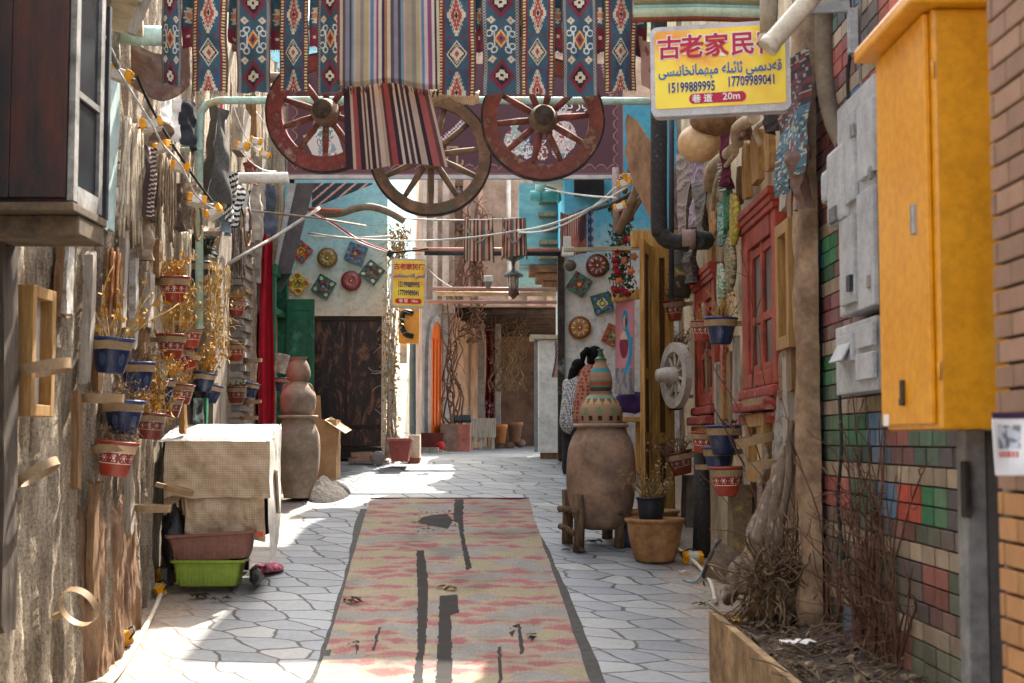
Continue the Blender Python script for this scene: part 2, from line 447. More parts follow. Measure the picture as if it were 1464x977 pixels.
# ---------------------------------------------------------------- walls of the alley beyond the bend
m_pink = M('pinkish render', C('#b9a192'), C('#98806f'), C('#7c685a'), scale=1.4, bump=.45, bscale=40)
m_tan = M('tan render', C('#b59478'), C('#8f7359'), C('#6e5643'), scale=1.8, bump=.5, bscale=36)
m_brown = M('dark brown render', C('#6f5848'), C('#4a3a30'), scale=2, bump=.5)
m_grey = M('grey cement trim', C('#8b8580'), C('#6b655f'), scale=5, bump=.4)
AH = thing('arched_door_house', 'tan rendered house with a narrow orange arched door beyond the alley bend', 'house', (-1.6, 29, gz(28)))
def wallseg(mb, a, b, z0, z1, t=.3):
    a = Vector((a[0], a[1], 0)); b = Vector((b[0], b[1], 0)); d = b-a; c = (a+b)/2
    nrm = Vector((d.y, -d.x, 0)).normalized()
    c = c - nrm*(t/2)
    mb.box((c.x, c.y, (z0+z1)/2), (d.length, t, z1-z0), (0, 0, atan2(d.y, d.x)))
A0, A1, A2, A3 = (-1.74, 25.6), (-1.80, 28.4), (-1.3, 30.2), (-.55, 36.9)
mb = MB()
wallseg(mb, (-1.78, 25.4), A1, 1.2, 9.5); mb.box((-1.85, 31.6, 6.95), (1.3, 4.2, 5.2)); mb.build('wall', m_pink, AH)
mb = MB()
for xx, w_ in ((-1.86, .16), (-1.6, .1), (-1.38, .14)): mb.box((xx, 29.46, 7.0), (w_, .1, 5.0), bev=.01)
mb.build('shutters', M('bleached shutter', C('#b7a598'), C('#96857a'), scale=4), AH)
mb = MB(); wallseg(mb, A1, A2, 1.2, 4.55, .4); mb.build('porch_pier', m_grey, AH)
mb = MB(); wallseg(mb, A2, A3, 1.2, 4.6, .3); mb.build('passage_wall', m_tan, AH)
# arched door, set on the pier that faces the camera obliquely
dA = Vector((A1[0], A1[1], 0)); dB = Vector((A2[0], A2[1], 0)); dd = (dB-dA).normalized()
ang = atan2(dd.y, dd.x)
pc = PX(620, 540, 0.0001) if False else None
def onseg(px, py):                  # point on the vertical plane through A1,A2
    r = ray(px, py); n = Vector((dd.y, -dd.x, 0)); t = (dA-EYE).dot(n)/r.dot(n); return EYE+r*t
q0, q1 = onseg(611.5, 600), onseg(628.5, 600)
zt_, zb_ = onseg(620, 461).z, onseg(620, 619).z
wd = (Vector((q1.x, q1.y, 0))-Vector((q0.x, q0.y, 0))).length
def arch(w_, h0, h1, n=12):
    o = [(-w_/2, h0), (w_/2, h0)]; sp = h1-w_*.9
    for i in range(n+1):
        t = i/n; a = t*pi; xx = w_/2*cos(a); zz = sp+(h1-sp)*(sin(a)**.8 if sin(a) > 0 else 0); o.append((xx, zz))
    return o
cm = (q0+q1)/2; nrm = Vector((dd.y, -dd.x, 0))
Mx = Matrix.Translation((cm.x, cm.y, 0)) @ eul(0, 0, ang)
m_orange = M('orange varnished wood', C('#c0591a'), C('#99420f'), scale=6, stretch=(8, 8, .6), rough=.4, bump=.25, bscale=30)
dr = sub(MB().prism(arch(wd, zb_, zt_), .06, Matrix.Translation(nrm*.03) @ Mx).build('door', m_orange, AH), AH)
mb = MB()
for k in (-.28, 0, .28): mb.box((k*wd, -.045, (zb_+zt_)/2-.1), (.03, .02, zt_-zb_-.5))
mb.v = [tuple(Matrix.Translation(nrm*.03) @ Mx @ Vector(v)) for v in mb.v]
mb.build('door_battens', M('dark orange wood', C('#b9540f'), C('#8a3a08'), rough=.5), dr)
mb = MB()
oo = arch(wd*1.5, zb_, zt_+.14); ii = arch(wd*1.02, zb_, zt_+.01)
n_ = len(oo); v = [(x, -.07, z) for x, z in oo]+[(x, -.07, z) for x, z in ii]+[(x, 0, z) for x, z in oo]+[(x, 0, z) for x, z in ii]
f = []
for i in range(1, n_): 
    j = (i+1) % n_
    f += [(i, j, n_+j, n_+i), (i, 2*n_+i, 2*n_+j, j), (n_+i, n_+j, 3*n_+j, 3*n_+i)]
mb.add(v, f, None, False, Mx); mb.build('arch_surround', m_grey, AH)

BK = thing('passage_house', 'brown house with a pinkish upper storey bridging over the dark end of the alley', 'house', (.8, 33, gz(33)))
mb = MB(); zu = P(700, 437, 29.5).z
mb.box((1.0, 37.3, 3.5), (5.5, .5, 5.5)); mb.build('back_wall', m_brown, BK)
mb = MB(); mb.box((.9, 33.4, (zu+10)/2), (4.6, 7.4, 10-zu)); mb.build('upper_storey', m_pink, BK)
mb = MB()
for i in range(9): mb.tube([(-1.4, 30+.8*i, zu-.07), (3.1, 30+.8*i, zu-.07)], .075, 8)
mb.build('ceiling_beams', M('sooty beams', C('#4b3d33'), C('#2c241f'), bump=.4), BK)
mb = MB()
for xx, ww in ((-.95, .16), (-.66, .10), (.42, .22), (.78, .12)): mb.box((xx, 29.64, (zu+9.6)/2), (ww, .12, 9.6-zu), bev=.01)
mb.build('pilasters', M('dusty rose trim', C('#b99884'), C('#93756a'), bump=.3), BK)
m_pvcw = M('white drainpipe plastic', C('#d9d8d2'), C('#b3b0a8'), rough=.45, bump=.1)
for px_ in (603, 727): MB().tube([P(px_, 240, 29.5), P(px_, 250, 29.5), P(px_+1, 428, 29.5)], .05, 10).build('drainpipe', m_pvcw, BK)
wx0, wx1 = P(645, 0, 29.66).x, P(668, 0, 29.66).x
wf = MB(); zz0, zz1 = P(0, 330, 29.6).z, P(0, 262, 29.6).z
for a_, b_ in (((wx0+.03, (zz0+zz1)/2), (.06, zz1-zz0)), ((wx1-.03, (zz0+zz1)/2), (.06, zz1-zz0)), (((wx0+wx1)/2, zz0+.03), (wx1-wx0-.12, .06)), (((wx0+wx1)/2, zz1-.03), (wx1-wx0-.12, .06)), (((wx0+wx1)/2, (zz0+zz1)/2), (.04, zz1-zz0-.12))):
    wf.box((a_[0], 29.64, a_[1]), (b_[0], .1, b_[1]))
wo_ = sub(wf.build('window', M('brown wood frame', C('#7a5a3c'), C('#54402c')), BK), BK)
MB().box(((wx0+wx1)/2, 29.68, (zz0+zz1)/2), (wx1-wx0-.1, .03, zz1-zz0-.1)).build('pane', M('dusty glass', C('#4b5054'), C('#3a3d40'), rough=.25, bump=0), wo_)

# ---------------------------------------------------------------- right far: turquoise-washed house
RB = thing('turquoise_house', 'turquoise-washed house end hung with glazed tiles, right of the alley bend', 'house', (1.4, 20, gz(20)))
m_turq = wash_mat('turquoise over chalk wash', (C('#62b2c8'), C('#4d9db8')), (C('#d3d2c9'), C('#a9aba6')), 2.55, 3.45)
x0 = P(806, 0, 20).x
mb = MB().box(((x0+2.6)/2, 22, 3.75), (2.6-x0, 4.0, 5.6)); mb.build('wall', m_turq, RB)
m_post = M('charred post', C('#4d443d'), C('#2b2521'), C('#8a9a98'), scale=4, bump=.4)
MB().box((P(801, 0, 19.96).x, 19.98, (gz(20)+P(0, 360, 20).z)/2), (.095, .2, P(0, 360, 20).z-gz(20)), bev=.008).build('corner_post', m_post, RB)
m_teal = M('cloudy teal paint', C('#7fa8aa'), C('#66919a'), C('#c2c6bd'), scale=1.3, stretch=(.6, .6, 2.5), bump=.3)
ztb = P(770, 378, 23).z
mb = MB().box(((P(742, 0, 23).x+x0)/2+.2, 25, (ztb+5.9)/2), (x0-P(742, 0, 23).x+.4, 4, 5.9-ztb)); mb.build('bay', m_teal, RB)
mb = MB()
for i, k in enumerate((.0, .1, .2)):
    mb.box((P(783, 0, 22.9).x+.05*i, 23.3, ztb-.08-k*1.25), (.62-.12*i, .9-.15*i, .12), bev=.02)
mb.build('corbels', M('warm brown timber', C('#8d5f46'), C('#5e3f30'), bump=.3), RB)
mb = MB()
for i in range(6):
    yy = 268+i*20; mb.box(P(786+rnd.uniform(-3, 3), yy, 22.8), (.24+.1*rnd.random(), .3, .06), (0, 0, rnd.uniform(-.1, .1)))
mb.build('beam_ends', m_beam, RB)

# ---------------------------------------------------------------- right: cream plastered shop house
RH = thing('cream_plaster_house', 'cream plastered house on the right with red window frames and hung curios', 'house', (2.1, 13, .5))
m_cream = M('dirty cream plaster', C('#d9c8a6'), C('#b39f7f'), C('#7d6b55'), scale=1.7, stretch=(1, 1, .7), bump=.6, bscale=45, dist=.01)
XR = 2.07
def rw(u, v):
    Y = 9.95+7.1*u; z = -.2+8.2*v
    d = .022*fbm(Y*1.8, z*.6, 5)+.010*fbm(Y*8, z*4, 2)+.004*fbm(Y*30, z*30, 7, 2)
    if z < 1.1: d += -.05*(1.1-z)
    return (XR+d, Y, z)
mb = MB(); s_ = MB().sheet(lambda u, v: rw(1-u, v), 190, 120); mb.add(s_.v, s_.f)
mb.box((3.6, 13.5, 3.9), (3.0, 7.05, 8.0)); mb.build('wall', m_cream, RH)
mb = MB().box((3.3, 18.5, 4.0), (1.9, 3.0, 7.9)); mb.box((3.6, 17.1, 4.0), (3.0, .2, 7.9)); mb.build('shop_recess', m_tan, RH)
mb = MB().box((1.7, 20.2, 9.0), (2.5, 4.5, 2.2), bev=.05); mb.build('added_shade_bay', m_cream, RH)  # unseen block added overhead so that the runner and paving fall in shade
m_red = M('dull red window paint', C('#a0402a'), C('#80301f'), C('#5e2216'), scale=5, rough=.55, bump=.3, bscale=40)
wear(m_red, C('#c2a08e'), 9, .66, .7, .6)
m_redp = M('chalky red sill paint', C('#9c4238'), C('#762a22'), C('#b98a7c'), scale=11, rough=.8, bump=.4)
m_dkglass = M('dark window panel', C('#3d1a14'), C('#22100c'), rough=.35, bump=.05)
def red_window(Y0, Y1, z0, z1, nm, lab):
    W = sub(MB().box((2.0, (Y0+Y1)/2, (z0+z1)/2), (.03, Y1-Y0-.1, z1-z0-.1)).build('window', m_dkglass, RH), RH)
    W['label'] = lab
    mb = MB()
    for y, wdt in ((Y0+.09, .18), (Y1-.14, .28)): mb.box((1.99, y, (z0+z1)/2), (.10, wdt, z1-z0), bev=.012)
    mb.box((1.99, (Y0+Y1)/2, z1-.08), (.098, Y1-Y0-.5, .16), bev=.012); mb.box((1.99, (Y0+Y1)/2, z0+.06), (.098, Y1-Y0-.5, .12), bev=.012)
    for k, (dz, dx) in enumerate(((.03, .012), (.08, .03), (.13, .05))): mb.box((1.985-dx/2, (Y0+Y1)/2, z1+dz), (.11+dx, Y1-Y0+.02+dx, .06), bev=.012)
    mb.build('frame', m_red, W)
    mb = MB(); cy = (Y0+Y1)/2-.05
    for y in (Y0+.23, cy, Y1-.33):
        mb.box((1.985, y, (z0+z1)/2), (.05, .09, z1-z0-.3), bev=.008)
    for z in (z0+.15, z0+(z1-z0)*.42, z1-.21): mb.box((1.987, cy, z), (.045, Y1-Y0-.5, .07), bev=.008)
    mb.build('casement', m_red, W)
    mb = MB()
    for k, (dz, dx) in enumerate(((-.05, .02), (-.15, .07), (-.25, .03))): mb.box((1.975-dx/2, (Y0+Y1)/2, z0+dz), (.12+dx, Y1-Y0+.06-.1*k, .085), bev=.02)
    mb.build('sill', m_redp, W)
red_window(10.42, 11.95, 2.12, 3.42, 'w', 'large red panelled window nearest the painted brick wall')
red_window(13.62, 15.1, 2.05, 3.26, 'w', 'narrower looking red window further up the alley, beside the white wheel')

# ---------------------------------------------------------------- right near: painted brick wall
BW = thing('painted_brick_wall', 'brick wall painted in red, green and blue blocks between cream bands, behind the yellow cabinet', 'wall', (2.05, 7, 0))
pal = [C('#9a3f38'), C('#2f7348'), C('#3d7aa0'), C('#c4543c'), C('#86454a'), C('#9a4c46'), C('#2f6a4c'), C('#a5483a'), C('#57504e'), C('#4a80a0')]
m_brick = MC('painted brick', rough=.75, bump=.6, bscale=60, dist=.004, var=.95, vscale=7)
mb = MB(); bl, bh = .215, .0965; rows = 56; rr = random.Random(5)
zband = P(0, 597, 9.9).z
blk = {}
for r in range(rows):
    z = zband + (r-22)*bh
    if z < -.1: continue
    k = (r-22) % 4; band = (r-22)//4
    for i in range(-1, 30):
        y0 = 3.7+i*bl+(bl/2 if r % 2 and k == 1 else 0); y1 = y0+bl
        y0 = max(y0, 3.7); y1 = min(y1, 9.93)
        if y1-y0 < .03: continue
        yc = (y0+y1)/2
        if k == 0: c = C('#a08d74')
        else:
            key = (band, int((yc+.37*band) / .46))
            if key not in blk: blk[key] = rr.choice(pal)
            c = blk[key]
            if k == 1: c = tuple(.42*a+.58*b for a, b in zip(c, C('#4a4746')))
            else: c = tuple(.85*a+.15*b for a, b in zip(c, C('#6a5f57')))
            if z < 1.25: c = tuple(.45*a+.55*b for a, b in zip(c, C('#6e5c50')))
        du = max(0, min(1, .3+1.1*fbm(yc*1.1, z*1.3, 3, 4))); c = tuple(a*(1-.58*du)+b*.58*du for a, b in zip(c, C('#85776a')))
        j = rr.uniform(.7, 1.15); c = tuple(a*j for a in c)
        mb.box((2.07+rr.uniform(-.003, .003), yc, z+bh/2), (.06, y1-y0-.02, bh-.009), col=c, bev=.004)
mb.build('brickwork', m_brick, BW)
MB().box((2.32, 6.8, 2.5), (.5, 6.25, 5.6)).build('mortar', M('grey mortar', C('#6f655c'), C('#544c45'), bump=.5), BW)
BP = thing('tan_brick_pier', 'tan brick pier at the right edge beside the yellow cabinet', 'pillar', (1.75, 3.4, 0))
mb = MB()
for r in range(58):
    for i in range(27):
        y0 = -2+i*.235+(.1175 if r % 2 else 0); y1 = min(y0+.235, 4.27)
        if y1-y0 < .03: continue
        j = rr.uniform(.75, 1.12); c = tuple(a*j for a in (C('#a5774c') if r < 22 else C('#8f6f59')))
        mb.box((1.475+rr.uniform(-.002, .002), (y0+y1)/2, -.05+r*.0745), (.05, y1-y0-.01, .064), col=c, bev=.004)
mb.build('brickwork', MC('tan brick', rough=.85, bump=.5, bscale=70, var=.6), BP)
MB().box((1.77, 1.13, 2.05), (.56, 6.25, 4.4)).build('mortar', M('dark mortar', C('#5b4f45'), C('#413830'), bump=.5), BP)
# ================================================================== HANGING KILIMS AND CART WHEELS
CAMI = Matrix.Translation(EYE) @ eul(pi/2+PITCH, 0, 0); CAMI = CAMI.inverted()
def proj(p):
    q = CAMI @ Vector(p); return 732+FPX*q.x/-q.z, 488.5-FPX*q.y/-q.z
def inpoly(x, y, poly):
    r = False; j = len(poly)-1
    for i in range(len(poly)):
        xi, yi = poly[i]; xj, yj = poly[j]
        if (yi > y) != (yj > y) and x < (xj-xi)*(y-yi)/(yj-yi)+xi: r = not r
        j = i
    return r
m_kilim = MC('woven wool', rough=.95, bump=.5, bscale=420, dist=.003, var=.45, vscale=12)
TEAL, NAVY, CREAM, RED, CRIM, DARK, BRN = C('#384f59'), C('#353a48'), C('#b9aa92'), C('#93423c'), C('#6e2e37'), C('#2c2328'), C('#54403b')
def kA(u, py):
    x = (u-.5)*48; ax = abs(x)
    if ax > 21.5: return BRN
    if ax > 17.5: return C('#cdb27c') if int(py/2.2) % 2 else C('#4b3530')
    if ax > 14.5: return CRIM
    for yc in (22, 132, -88):
        dy = abs(py-yc)
        if dy < 36:
            q = ax/12.5+dy/33+.17*((int(ax/2.3)+int(dy/4.2)) % 2)
            if q < .17: return DARK
            if q < .36: return CREAM
            if q < .74: return RED
            if q < 1.02: return CREAM
    dy = abs(py-77); q = ax/13+dy/20
    if q < .26: return RED
    if q < .55: return CREAM
    if q < .74: return DARK if (int(ax/1.6)+int(dy/2)) % 2 else CREAM
    if q < 1: return CREAM if q > .86 else DARK
    if (ax-9)**2+(dy-24)**2 < 5: return CRIM
    return TEAL if fbm(u*3, py*.05, 3, 2) > -.12 else C('#364858')
def kB(u, py):
    x = (u-.5)*50; ax = abs(x)
    if ax > 23: return BRN
    if ax > 18.5: return C('#9a948c') if (int(py/2)+int(ax/2)) % 2 else C('#4a4448')
    for yc in (5, 110, -100):
        dy = abs(py-yc); q = ax/17+dy/24
        if q < 1:
            if max(ax, dy) < 2: return DARK
            if max(ax, dy) < 7.5 and (ax < 3 or dy < 3 or (ax+dy < 8)): return CREAM
            return DARK if q < .66 else CRIM
    dy = abs(py-58); q = ax/9.5+dy/14
    if q < .32: return NAVY
    if q < .7: return RED
    if q < 1: return C('#c79a5c')
    for cx, cy in ((9.5, 15), (15, 9)):
        r = sqrt((ax-cx)**2+(dy-cy)**2)
        if 3 < r < 5: return C('#b9b7ad')
    if abs(ax-9) < 1 and dy < 12: return C('#b9b7ad')
    fx, fy = abs(ax-12.5), abs(dy-28)
    if fx+fy < 6 and (fx < 2 or fy < 2 or abs(fx-fy) < 1): return CREAM if fx+fy > 1.5 else RED
    return C('#3a4f58')
def kC(u, py):
    x = (u-.5)*14; d = abs(py-18)
    if d < 12 and abs(x) < 4+(2 if int(d/3) % 2 else 0)-d*.25: return CREAM if d > 4 else C('#b07a5c')
    if 36 < py < 66: return CRIM if abs(py-50) > 2 or abs(x) > 2 else CREAM
    return TEAL if py < 40 else C('#4b2f38')
YK = 9.4
KL = thing('patterned_kilim', 'teal and maroon patterned kilim hung in pleats across the top of the alley', 'kilim', P(600, -20, YK))
def strip(x0, x1, yb, fn, dY, name='woven_strip', amp=.03, lean=0, seed=0):
    nx = max(8, int((x1-x0)*1.0)); ny = int(yb+22)
    def f(u, v):
        py = -20+v*(yb+20)
        p = P(x0+(x1-x0)*u+lean*v+1.6*fbm(u*.8+seed, v*2.2, 4, 2), py, YK)
        p.y += dY - amp*sin(pi*u)*(1+.8*sin(seed*2.1))+.045*fbm(u*1.6+seed*3, v*1.8, 8, 3); p.z += .015*fbm(u*1.5+seed, v*.5, 5, 2)*v; return p
    mb = MB().sheet(f, nx, ny, lambda u, v: fn(u, -20+v*(yb+20)))
    # short fringe along the cut end
    for k in range(int((x1-x0)/3)):
        q = f((k+.5)*3/(x1-x0), 1.0); mb.tube([q, q+Vector((rnd.uniform(-.004, .004), 0, -rnd.uniform(.012, .028)))], .0022, 4, C('#6a5548'))
    fd = rnd.uniform(.82, 1.12); mb.c = [tuple(q*fd for q in c_) for c_ in mb.c]; o = mb.build(name, m_kilim, KL); return o
for i, (a, b, y, fn) in enumerate([(231, 259, 122, kB), (275, 326, 132, kA), (337, 386, 133, kB), (400, 442, 131, kA), (454, 492, 134, kB),
                                  (626, 681, 136, kA), (688, 743, 136, kB), (745, 794, 137, kA), (803, 853, 137, kB), (864, 910, 131, kA)]):
    strip(a, b, y, fn, 0, seed=i, lean=rnd.uniform(-2, 2))
for i, (a, b, y) in enumerate([(257, 277, 66), (324, 339, 58), (384, 402, 66), (440, 456, 64), (679, 690, 72), (741, 748, 70), (791, 805, 72), (851, 866, 72), (907, 926, 78)]):
    strip(a, b, y, kC, .06, 'gusset', amp=-.02, seed=i+20)
def kflap(u, v):
    p = P(912+30*u+8*v+2*sin(5*v), 52+70*v+16*u*v+10*u, YK-.1); p.y += .05*sin(4*u+3*v); return p
MB().sheet(kflap, 26, 44, lambda u, v: C('#6a3a34') if (abs(u-.5)+abs(v-.6) < .16 or abs(u-.35)+abs(v-.2) < .12 or abs(u-.8)+abs(v-.8) < .12) else C('#8d6a5c')).build('turned_corner', m_kilim, KL)['label'] = 'faded brown reverse of the kilim, turned over at its right end'

def stripes(lst):
    lst = [(a, C(c)) for a, c in lst]
    def f(px):
        r = lst[0][1]
        for a, c in lst:
            if px >= a: r = c
        return r
    return f
s1 = stripes([(0, '#7a2f3a'), (486, '#c9a777'), (490, '#5a4a52'), (494, '#847b86'), (499, '#4a3c46'), (502, '#5e8a94'), (505, '#c09a86'), (509, '#b29a72'), (515, '#8c7a72'), (520, '#b39c62'), (526, '#bda391'), (529, '#4f7d96'), (534, '#cfa7a2'), (538, '#8c3a60'), (541, '#cdbba0'), (546, '#3e2c40'), (550, '#a86a3a'), (554, '#d0b285'), (558, '#5a4c50'), (563, '#847b86'), (569, '#4a3c46'), (573, '#5c8f94'), (577, '#c78a80'), (580, '#a5906a'), (588, '#8c7a6a'), (594, '#b39c62'), (599, '#c0a58a'), (602, '#4f7d96'), (606, '#cfa7a2'), (611, '#8c3a60'), (616, '#cdb5a0'), (620, '#3e2c30'), (623, '#d0b285')])
def speck(c, u, v): 
    k = .86+.28*((int(u*150)*7+int(v*160)*3) % 5)/5
    g = sum(c)/3; return tuple((a*.72+g*.28)*k*.8 for a in c)
def rug1(u, v):
    px = 482+145*u+3*v*(u-.3); py = -20+v*(138+6*u+2.5*sin(9*u)); p = P(px, py, YK-.16); p.y += .025*sin(2.2*pi*u+1.2*v)+.012*fbm(u*2, v*2, 1, 2)
    if v > .96: p.y += .03*(v-.96)/.04
    return p
mb = MB().sheet(rug1, 150, 120, lambda u, v: speck(s1(482+145*u), u, v))
SR = thing('striped_rug', 'long multicoloured narrow-striped wool rug folded over the kilim at the top of the alley', 'rug', P(555, -20, YK-.16))
mb.build('cloth', m_kilim, SR)
mb = MB()
for i in range(46):
    q = rug1(rnd.random(), 1.0); q.y += .02
    mb.tube([q, q+Vector((rnd.uniform(-.012, .012), rnd.uniform(-.01, .01), -rnd.uniform(.02, .05)))], .004, 4, C('#3b2c2a'))
mb.build('fringe', m_kilim, SR)
s2 = stripes([(0, '#3a2630'), (500, '#c2a183'), (504, '#a23a30'), (511, '#3a2630'), (518, '#c2a183'), (521, '#4a3038'), (525, '#c2a183'), (528, '#3a2630'), (534, '#c7a88b'), (537, '#5d4048'), (541, '#c7a88b'), (548, '#b49078'), (553, '#5b2b30'), (557, '#9c3028'), (565, '#3a2630'), (571, '#c7a88b'), (575, '#3a2630'), (580, '#c7a88b'), (583, '#4a3038'), (588, '#c7a88b'), (592, '#3a2630'), (597, '#b8957a'), (606, '#3a2630'), (612, '#a9473b'), (622, '#6d3b38'), (628, '#c2a183')])
def rug2(u, v):
    px = 490+120*u+v*(4+26*u); py = 112+v*(128-4*u+2*sin(7*u)); p = P(px, py, YK-.02); p.y += .03*sin(2.4*pi*u+.6)*(.4+v)+.01*fbm(u*2, v*2, 5, 2); return p
solo('rug', MB().sheet(rug2, 140, 110, lambda u, v: speck(s2(490+145*u*.98), u, v)), m_kilim, 'short dark red and tan striped rug hanging over the middle of the cart wheels', 'rug', P(560, 112, YK-.02))
m_pole = M('weathered pole', C('#9a8768'), C('#6e5d46'), scale=5, stretch=(.6, 6, 6), bump=.3)
solo('hanging_pole', MB().tube([P(205, -34, YK+.02), P(570, -30, YK+.02), P(950, -34, YK+.02)], .03, 10), m_pole, 'timber pole across the alley that carries the kilim and the cart wheels', 'pole')

m_wred = M('worn red paint on wood', C('#84403a'), C('#64302c'), C('#a08d7c'), scale=9, rough=.75, bump=.5, bscale=50)
m_wtan = M('bare cart wood', C('#86705a'), C('#5f4f40'), C('#4f6054'), scale=5, rough=.85, bump=.5, bscale=50)
m_wrdb = M('brown red cart wood', C('#80473c'), C('#5f372e'), C('#9b805f'), scale=8, rough=.8, bump=.5, bscale=50)
m_iron = M('rusty iron tyre', C('#3d342f'), C('#241e1b'), C('#5c4334'), scale=12, rough=.7, metal=.3, bump=.4)
m_hubend = M('dark end grain', C('#4a4136'), C('#2a241e'), scale=20, bump=.4)
m_hole = M('black hole', C('#0a0908'), C('#060505'), bump=0)
def ring(mb, r0, r1, t, n=64, wob=0, seed=0):
    v = []; f = []
    for j in range(n):
        a = 2*pi*j/n; k = 1+wob*fbm(cos(a)*2+seed, sin(a)*2, 0, 3)
        for r, y in ((r0*k, -t/2), (r1*k, -t/2), (r1*k, t/2), (r0*k, t/2)): v.append((r*cos(a), y, r*sin(a)))
    for j in range(n):
        b = 4*((j+1) % n); a = 4*j
        for q in range(4): f.append((a+q, a+(q+1) % 4, b+(q+1) % 4, b+q))
    return mb.add(v, f, None, False)
def cart_wheel(px, py, Y, R, rimw, nsp, mrim, mspoke, label, rot, hub_r=.1, tilt=(0, 0)):
    c = P(px, py, Y)
    root = thing('cart_wheel', label, 'cart wheel', c, 'old cart wheels hung over the alley'); root['_o'] = [0, 0, 0]
    ring(MB(), R-rimw, R-.008, .07, 80, .012, px).build('rim', mrim, root)
    ring(MB(), R-.010, R+.006, .062, 80, .012, px).build('iron_band', m_iron, root)
    for k in range(nsp):
        a = rot+2*pi*k/nsp; d = Vector((cos(a), 0, sin(a)))
        MB().tube([d*hub_r*.7, d*(R*.4), d*(R-rimw+.012)], [.021, .025, .018], 8).build('spoke', mspoke, root)
    hb = MB(); M90 = Matrix.Rotation(pi/2, 4, 'X')
    hb.lathe([(hub_r*.7, -.1), (hub_r*.95, -.05), (hub_r, 0), (hub_r*.95, .06), (hub_r*.72, .15), (hub_r*.72, .155)], 32, mat=M90)
    h = hb.build('hub', m_wtan, root)
    MB().lathe([(hub_r*.66, .15), (hub_r*.66, .163), (hub_r*.2, .164)], 28, mat=M90).build('end_cap', m_hubend, h)
    MB().lathe([(hub_r*.2, .16), (.0, .1655)], 20, mat=M90).build('axle_hole', m_hole, h)
    root.rotation_euler = (tilt[0], 0, tilt[1]); return root
cart_wheel(466, 162, 9.85, .42, .112, 10, m_wred, m_wrdb, 'red painted cart wheel with a pale tan hub, leftmost of the hanging wheels', .3, .1, (.05, -.05))
cart_wheel(616, 223, 10.15, .435, .085, 11, m_wtan, m_wtan, 'bare tan and greenish cart wheel hanging lowest, half behind the short striped rug', .15, .1, (.04, .05))
cart_wheel(776, 171, 9.75, .425, .105, 10, m_wrdb, m_wrdb, 'brownish red cart wheel with a dark hub end, rightmost of the hanging wheels', .1, .1, (.05, .03))
m_rope = M('hemp rope', C('#a8946e'), C('#7c6a4a'), scale=30, bump=.4)
for px, py, Y, lab in ((466, 80, 9.85, 'rope holding up the red cart wheel at the left'), (616, 135, 10.15, 'rope holding up the tan cart wheel in the middle'), (776, 85, 9.75, 'rope holding up the brownish red cart wheel at the right')):
    a = P(px, py, Y); b = P(px, -30, YK+.02)
    solo('rope', MB().tube([a+Vector((0, .045, 0)), b+Vector((0, .045, .0)), b+Vector((0, .0, .05)), b+Vector((0, -.045, 0)), a+Vector((0, -.045, 0))], .008, 6), m_rope, lab, 'rope')
cr = MB()
def cloth_wad(u, v):
    p = P(585+100*u, 128+22*v*(1-.3*u)+6*sin(9*u), 9.98); p.y += -.06*sin(pi*v)+.02*fbm(u*6, v*4, 2, 2); p.z += .02*fbm(u*8, v*6, 6, 2); return p
solo('cloth_wad', MB().sheet(cloth_wad, 40, 10), M('pale rag', C('#cdbd9f'), C('#9a8868'), scale=6), 'pale crumpled rag tucked on the rim of the tan cart wheel', 'rag', solid=.01)

# green-white pipe frame behind the wheels
m_mint = M('chalky mint pipe paint', C('#b9cfc2'), C('#94b3a6'), C('#b98a4a'), scale=7, rough=.6, bump=.15)
q = [P(285, 470, 13.0), P(285, 175, 13.0), P(288, 160, 13.0), P(296, 149, 13.0), P(312, 144, 13.0), P(600, 143, 13.0), P(925, 145, 13.0), P(985, 146, 13.2)]
PF = thing('bent_pipe', 'mint painted pipe bent over at the left wall and crossing the alley behind the wheels', 'pipe', q[0])
MB().tube(q, .036, 12).build('pipe', m_mint, PF); MB().tube([P(258, 214, 13.0), P(290, 214, 12.97)], .02, 8).build('wall_clamp', m_mint, PF)

# ================================================================== SIGNS
def rrect(w_, h_, r, n=6):
    o = []
    for cx, cz, a0 in ((w_/2-r, h_/2-r, 0), (-w_/2+r, h_/2-r, pi/2), (-w_/2+r, -h_/2+r, pi), (w_/2-r, -h_/2+r, 1.5*pi)):
        for i in range(n+1):
            a = a0+pi/2*i/n; o.append((cx+r*cos(a), cz+r*sin(a)))
    return o
UYG = ''.join(chr(c) for c in reversed([0xFED7, 0xFEEA, 0xFEA9, 0xFBE8, 0xFEE4, 0xFBE9, 0xFEF2, 0x20, 0xFE8B, 0xFE8E, 0xFE8B, 0xFBE9, 0xFEE0, 0xFEEA, 0x20, 0xFEE3, 0xFBE7, 0xFEEC, 0xFEE4, 0xFE8E, 0xFEE7, 0xFEA8, 0xFE8E, 0xFEE7, 0xFBE9, 0xFEB4, 0xFEF0]))
def flat(name, c, rough=.5): return M(name, c, tuple(a*.9 for a in c), scale=20, rough=rough, bump=0)
m_signred, m_signwhite, m_signblue, m_signnavy = flat('sign red', C('#b3153f')), flat('sign white', C('#e9e4dc')), flat('sign blue', C('#1f63a8')), flat('sign navy', C('#2b2a55'))
m_signframe = M('grey white sign frame', C('#c4c0bd'), C('#a5a09d'), scale=10, rough=.45, bump=.05)
def sign_face_mat():
    m, nt, b = _base('yellow orange sign sheet')
    vec = _coord(nt); n = _noise(nt, vec, 3.2, 3, .5)
    col = _ramp(nt, n.outputs[0], [(.36, C('#d98a12')), (.47, C('#e5b61c')), (.62, C('#ecd02a'))])
    nt.links.new(col, b.inputs['Base Color']); b.inputs['Roughness'].default_value = .4; return m
m_signface = sign_face_mat()
def place(mb, Mx): mb.v = [tuple(Mx @ Vector(v)) for v in mb.v]; return mb
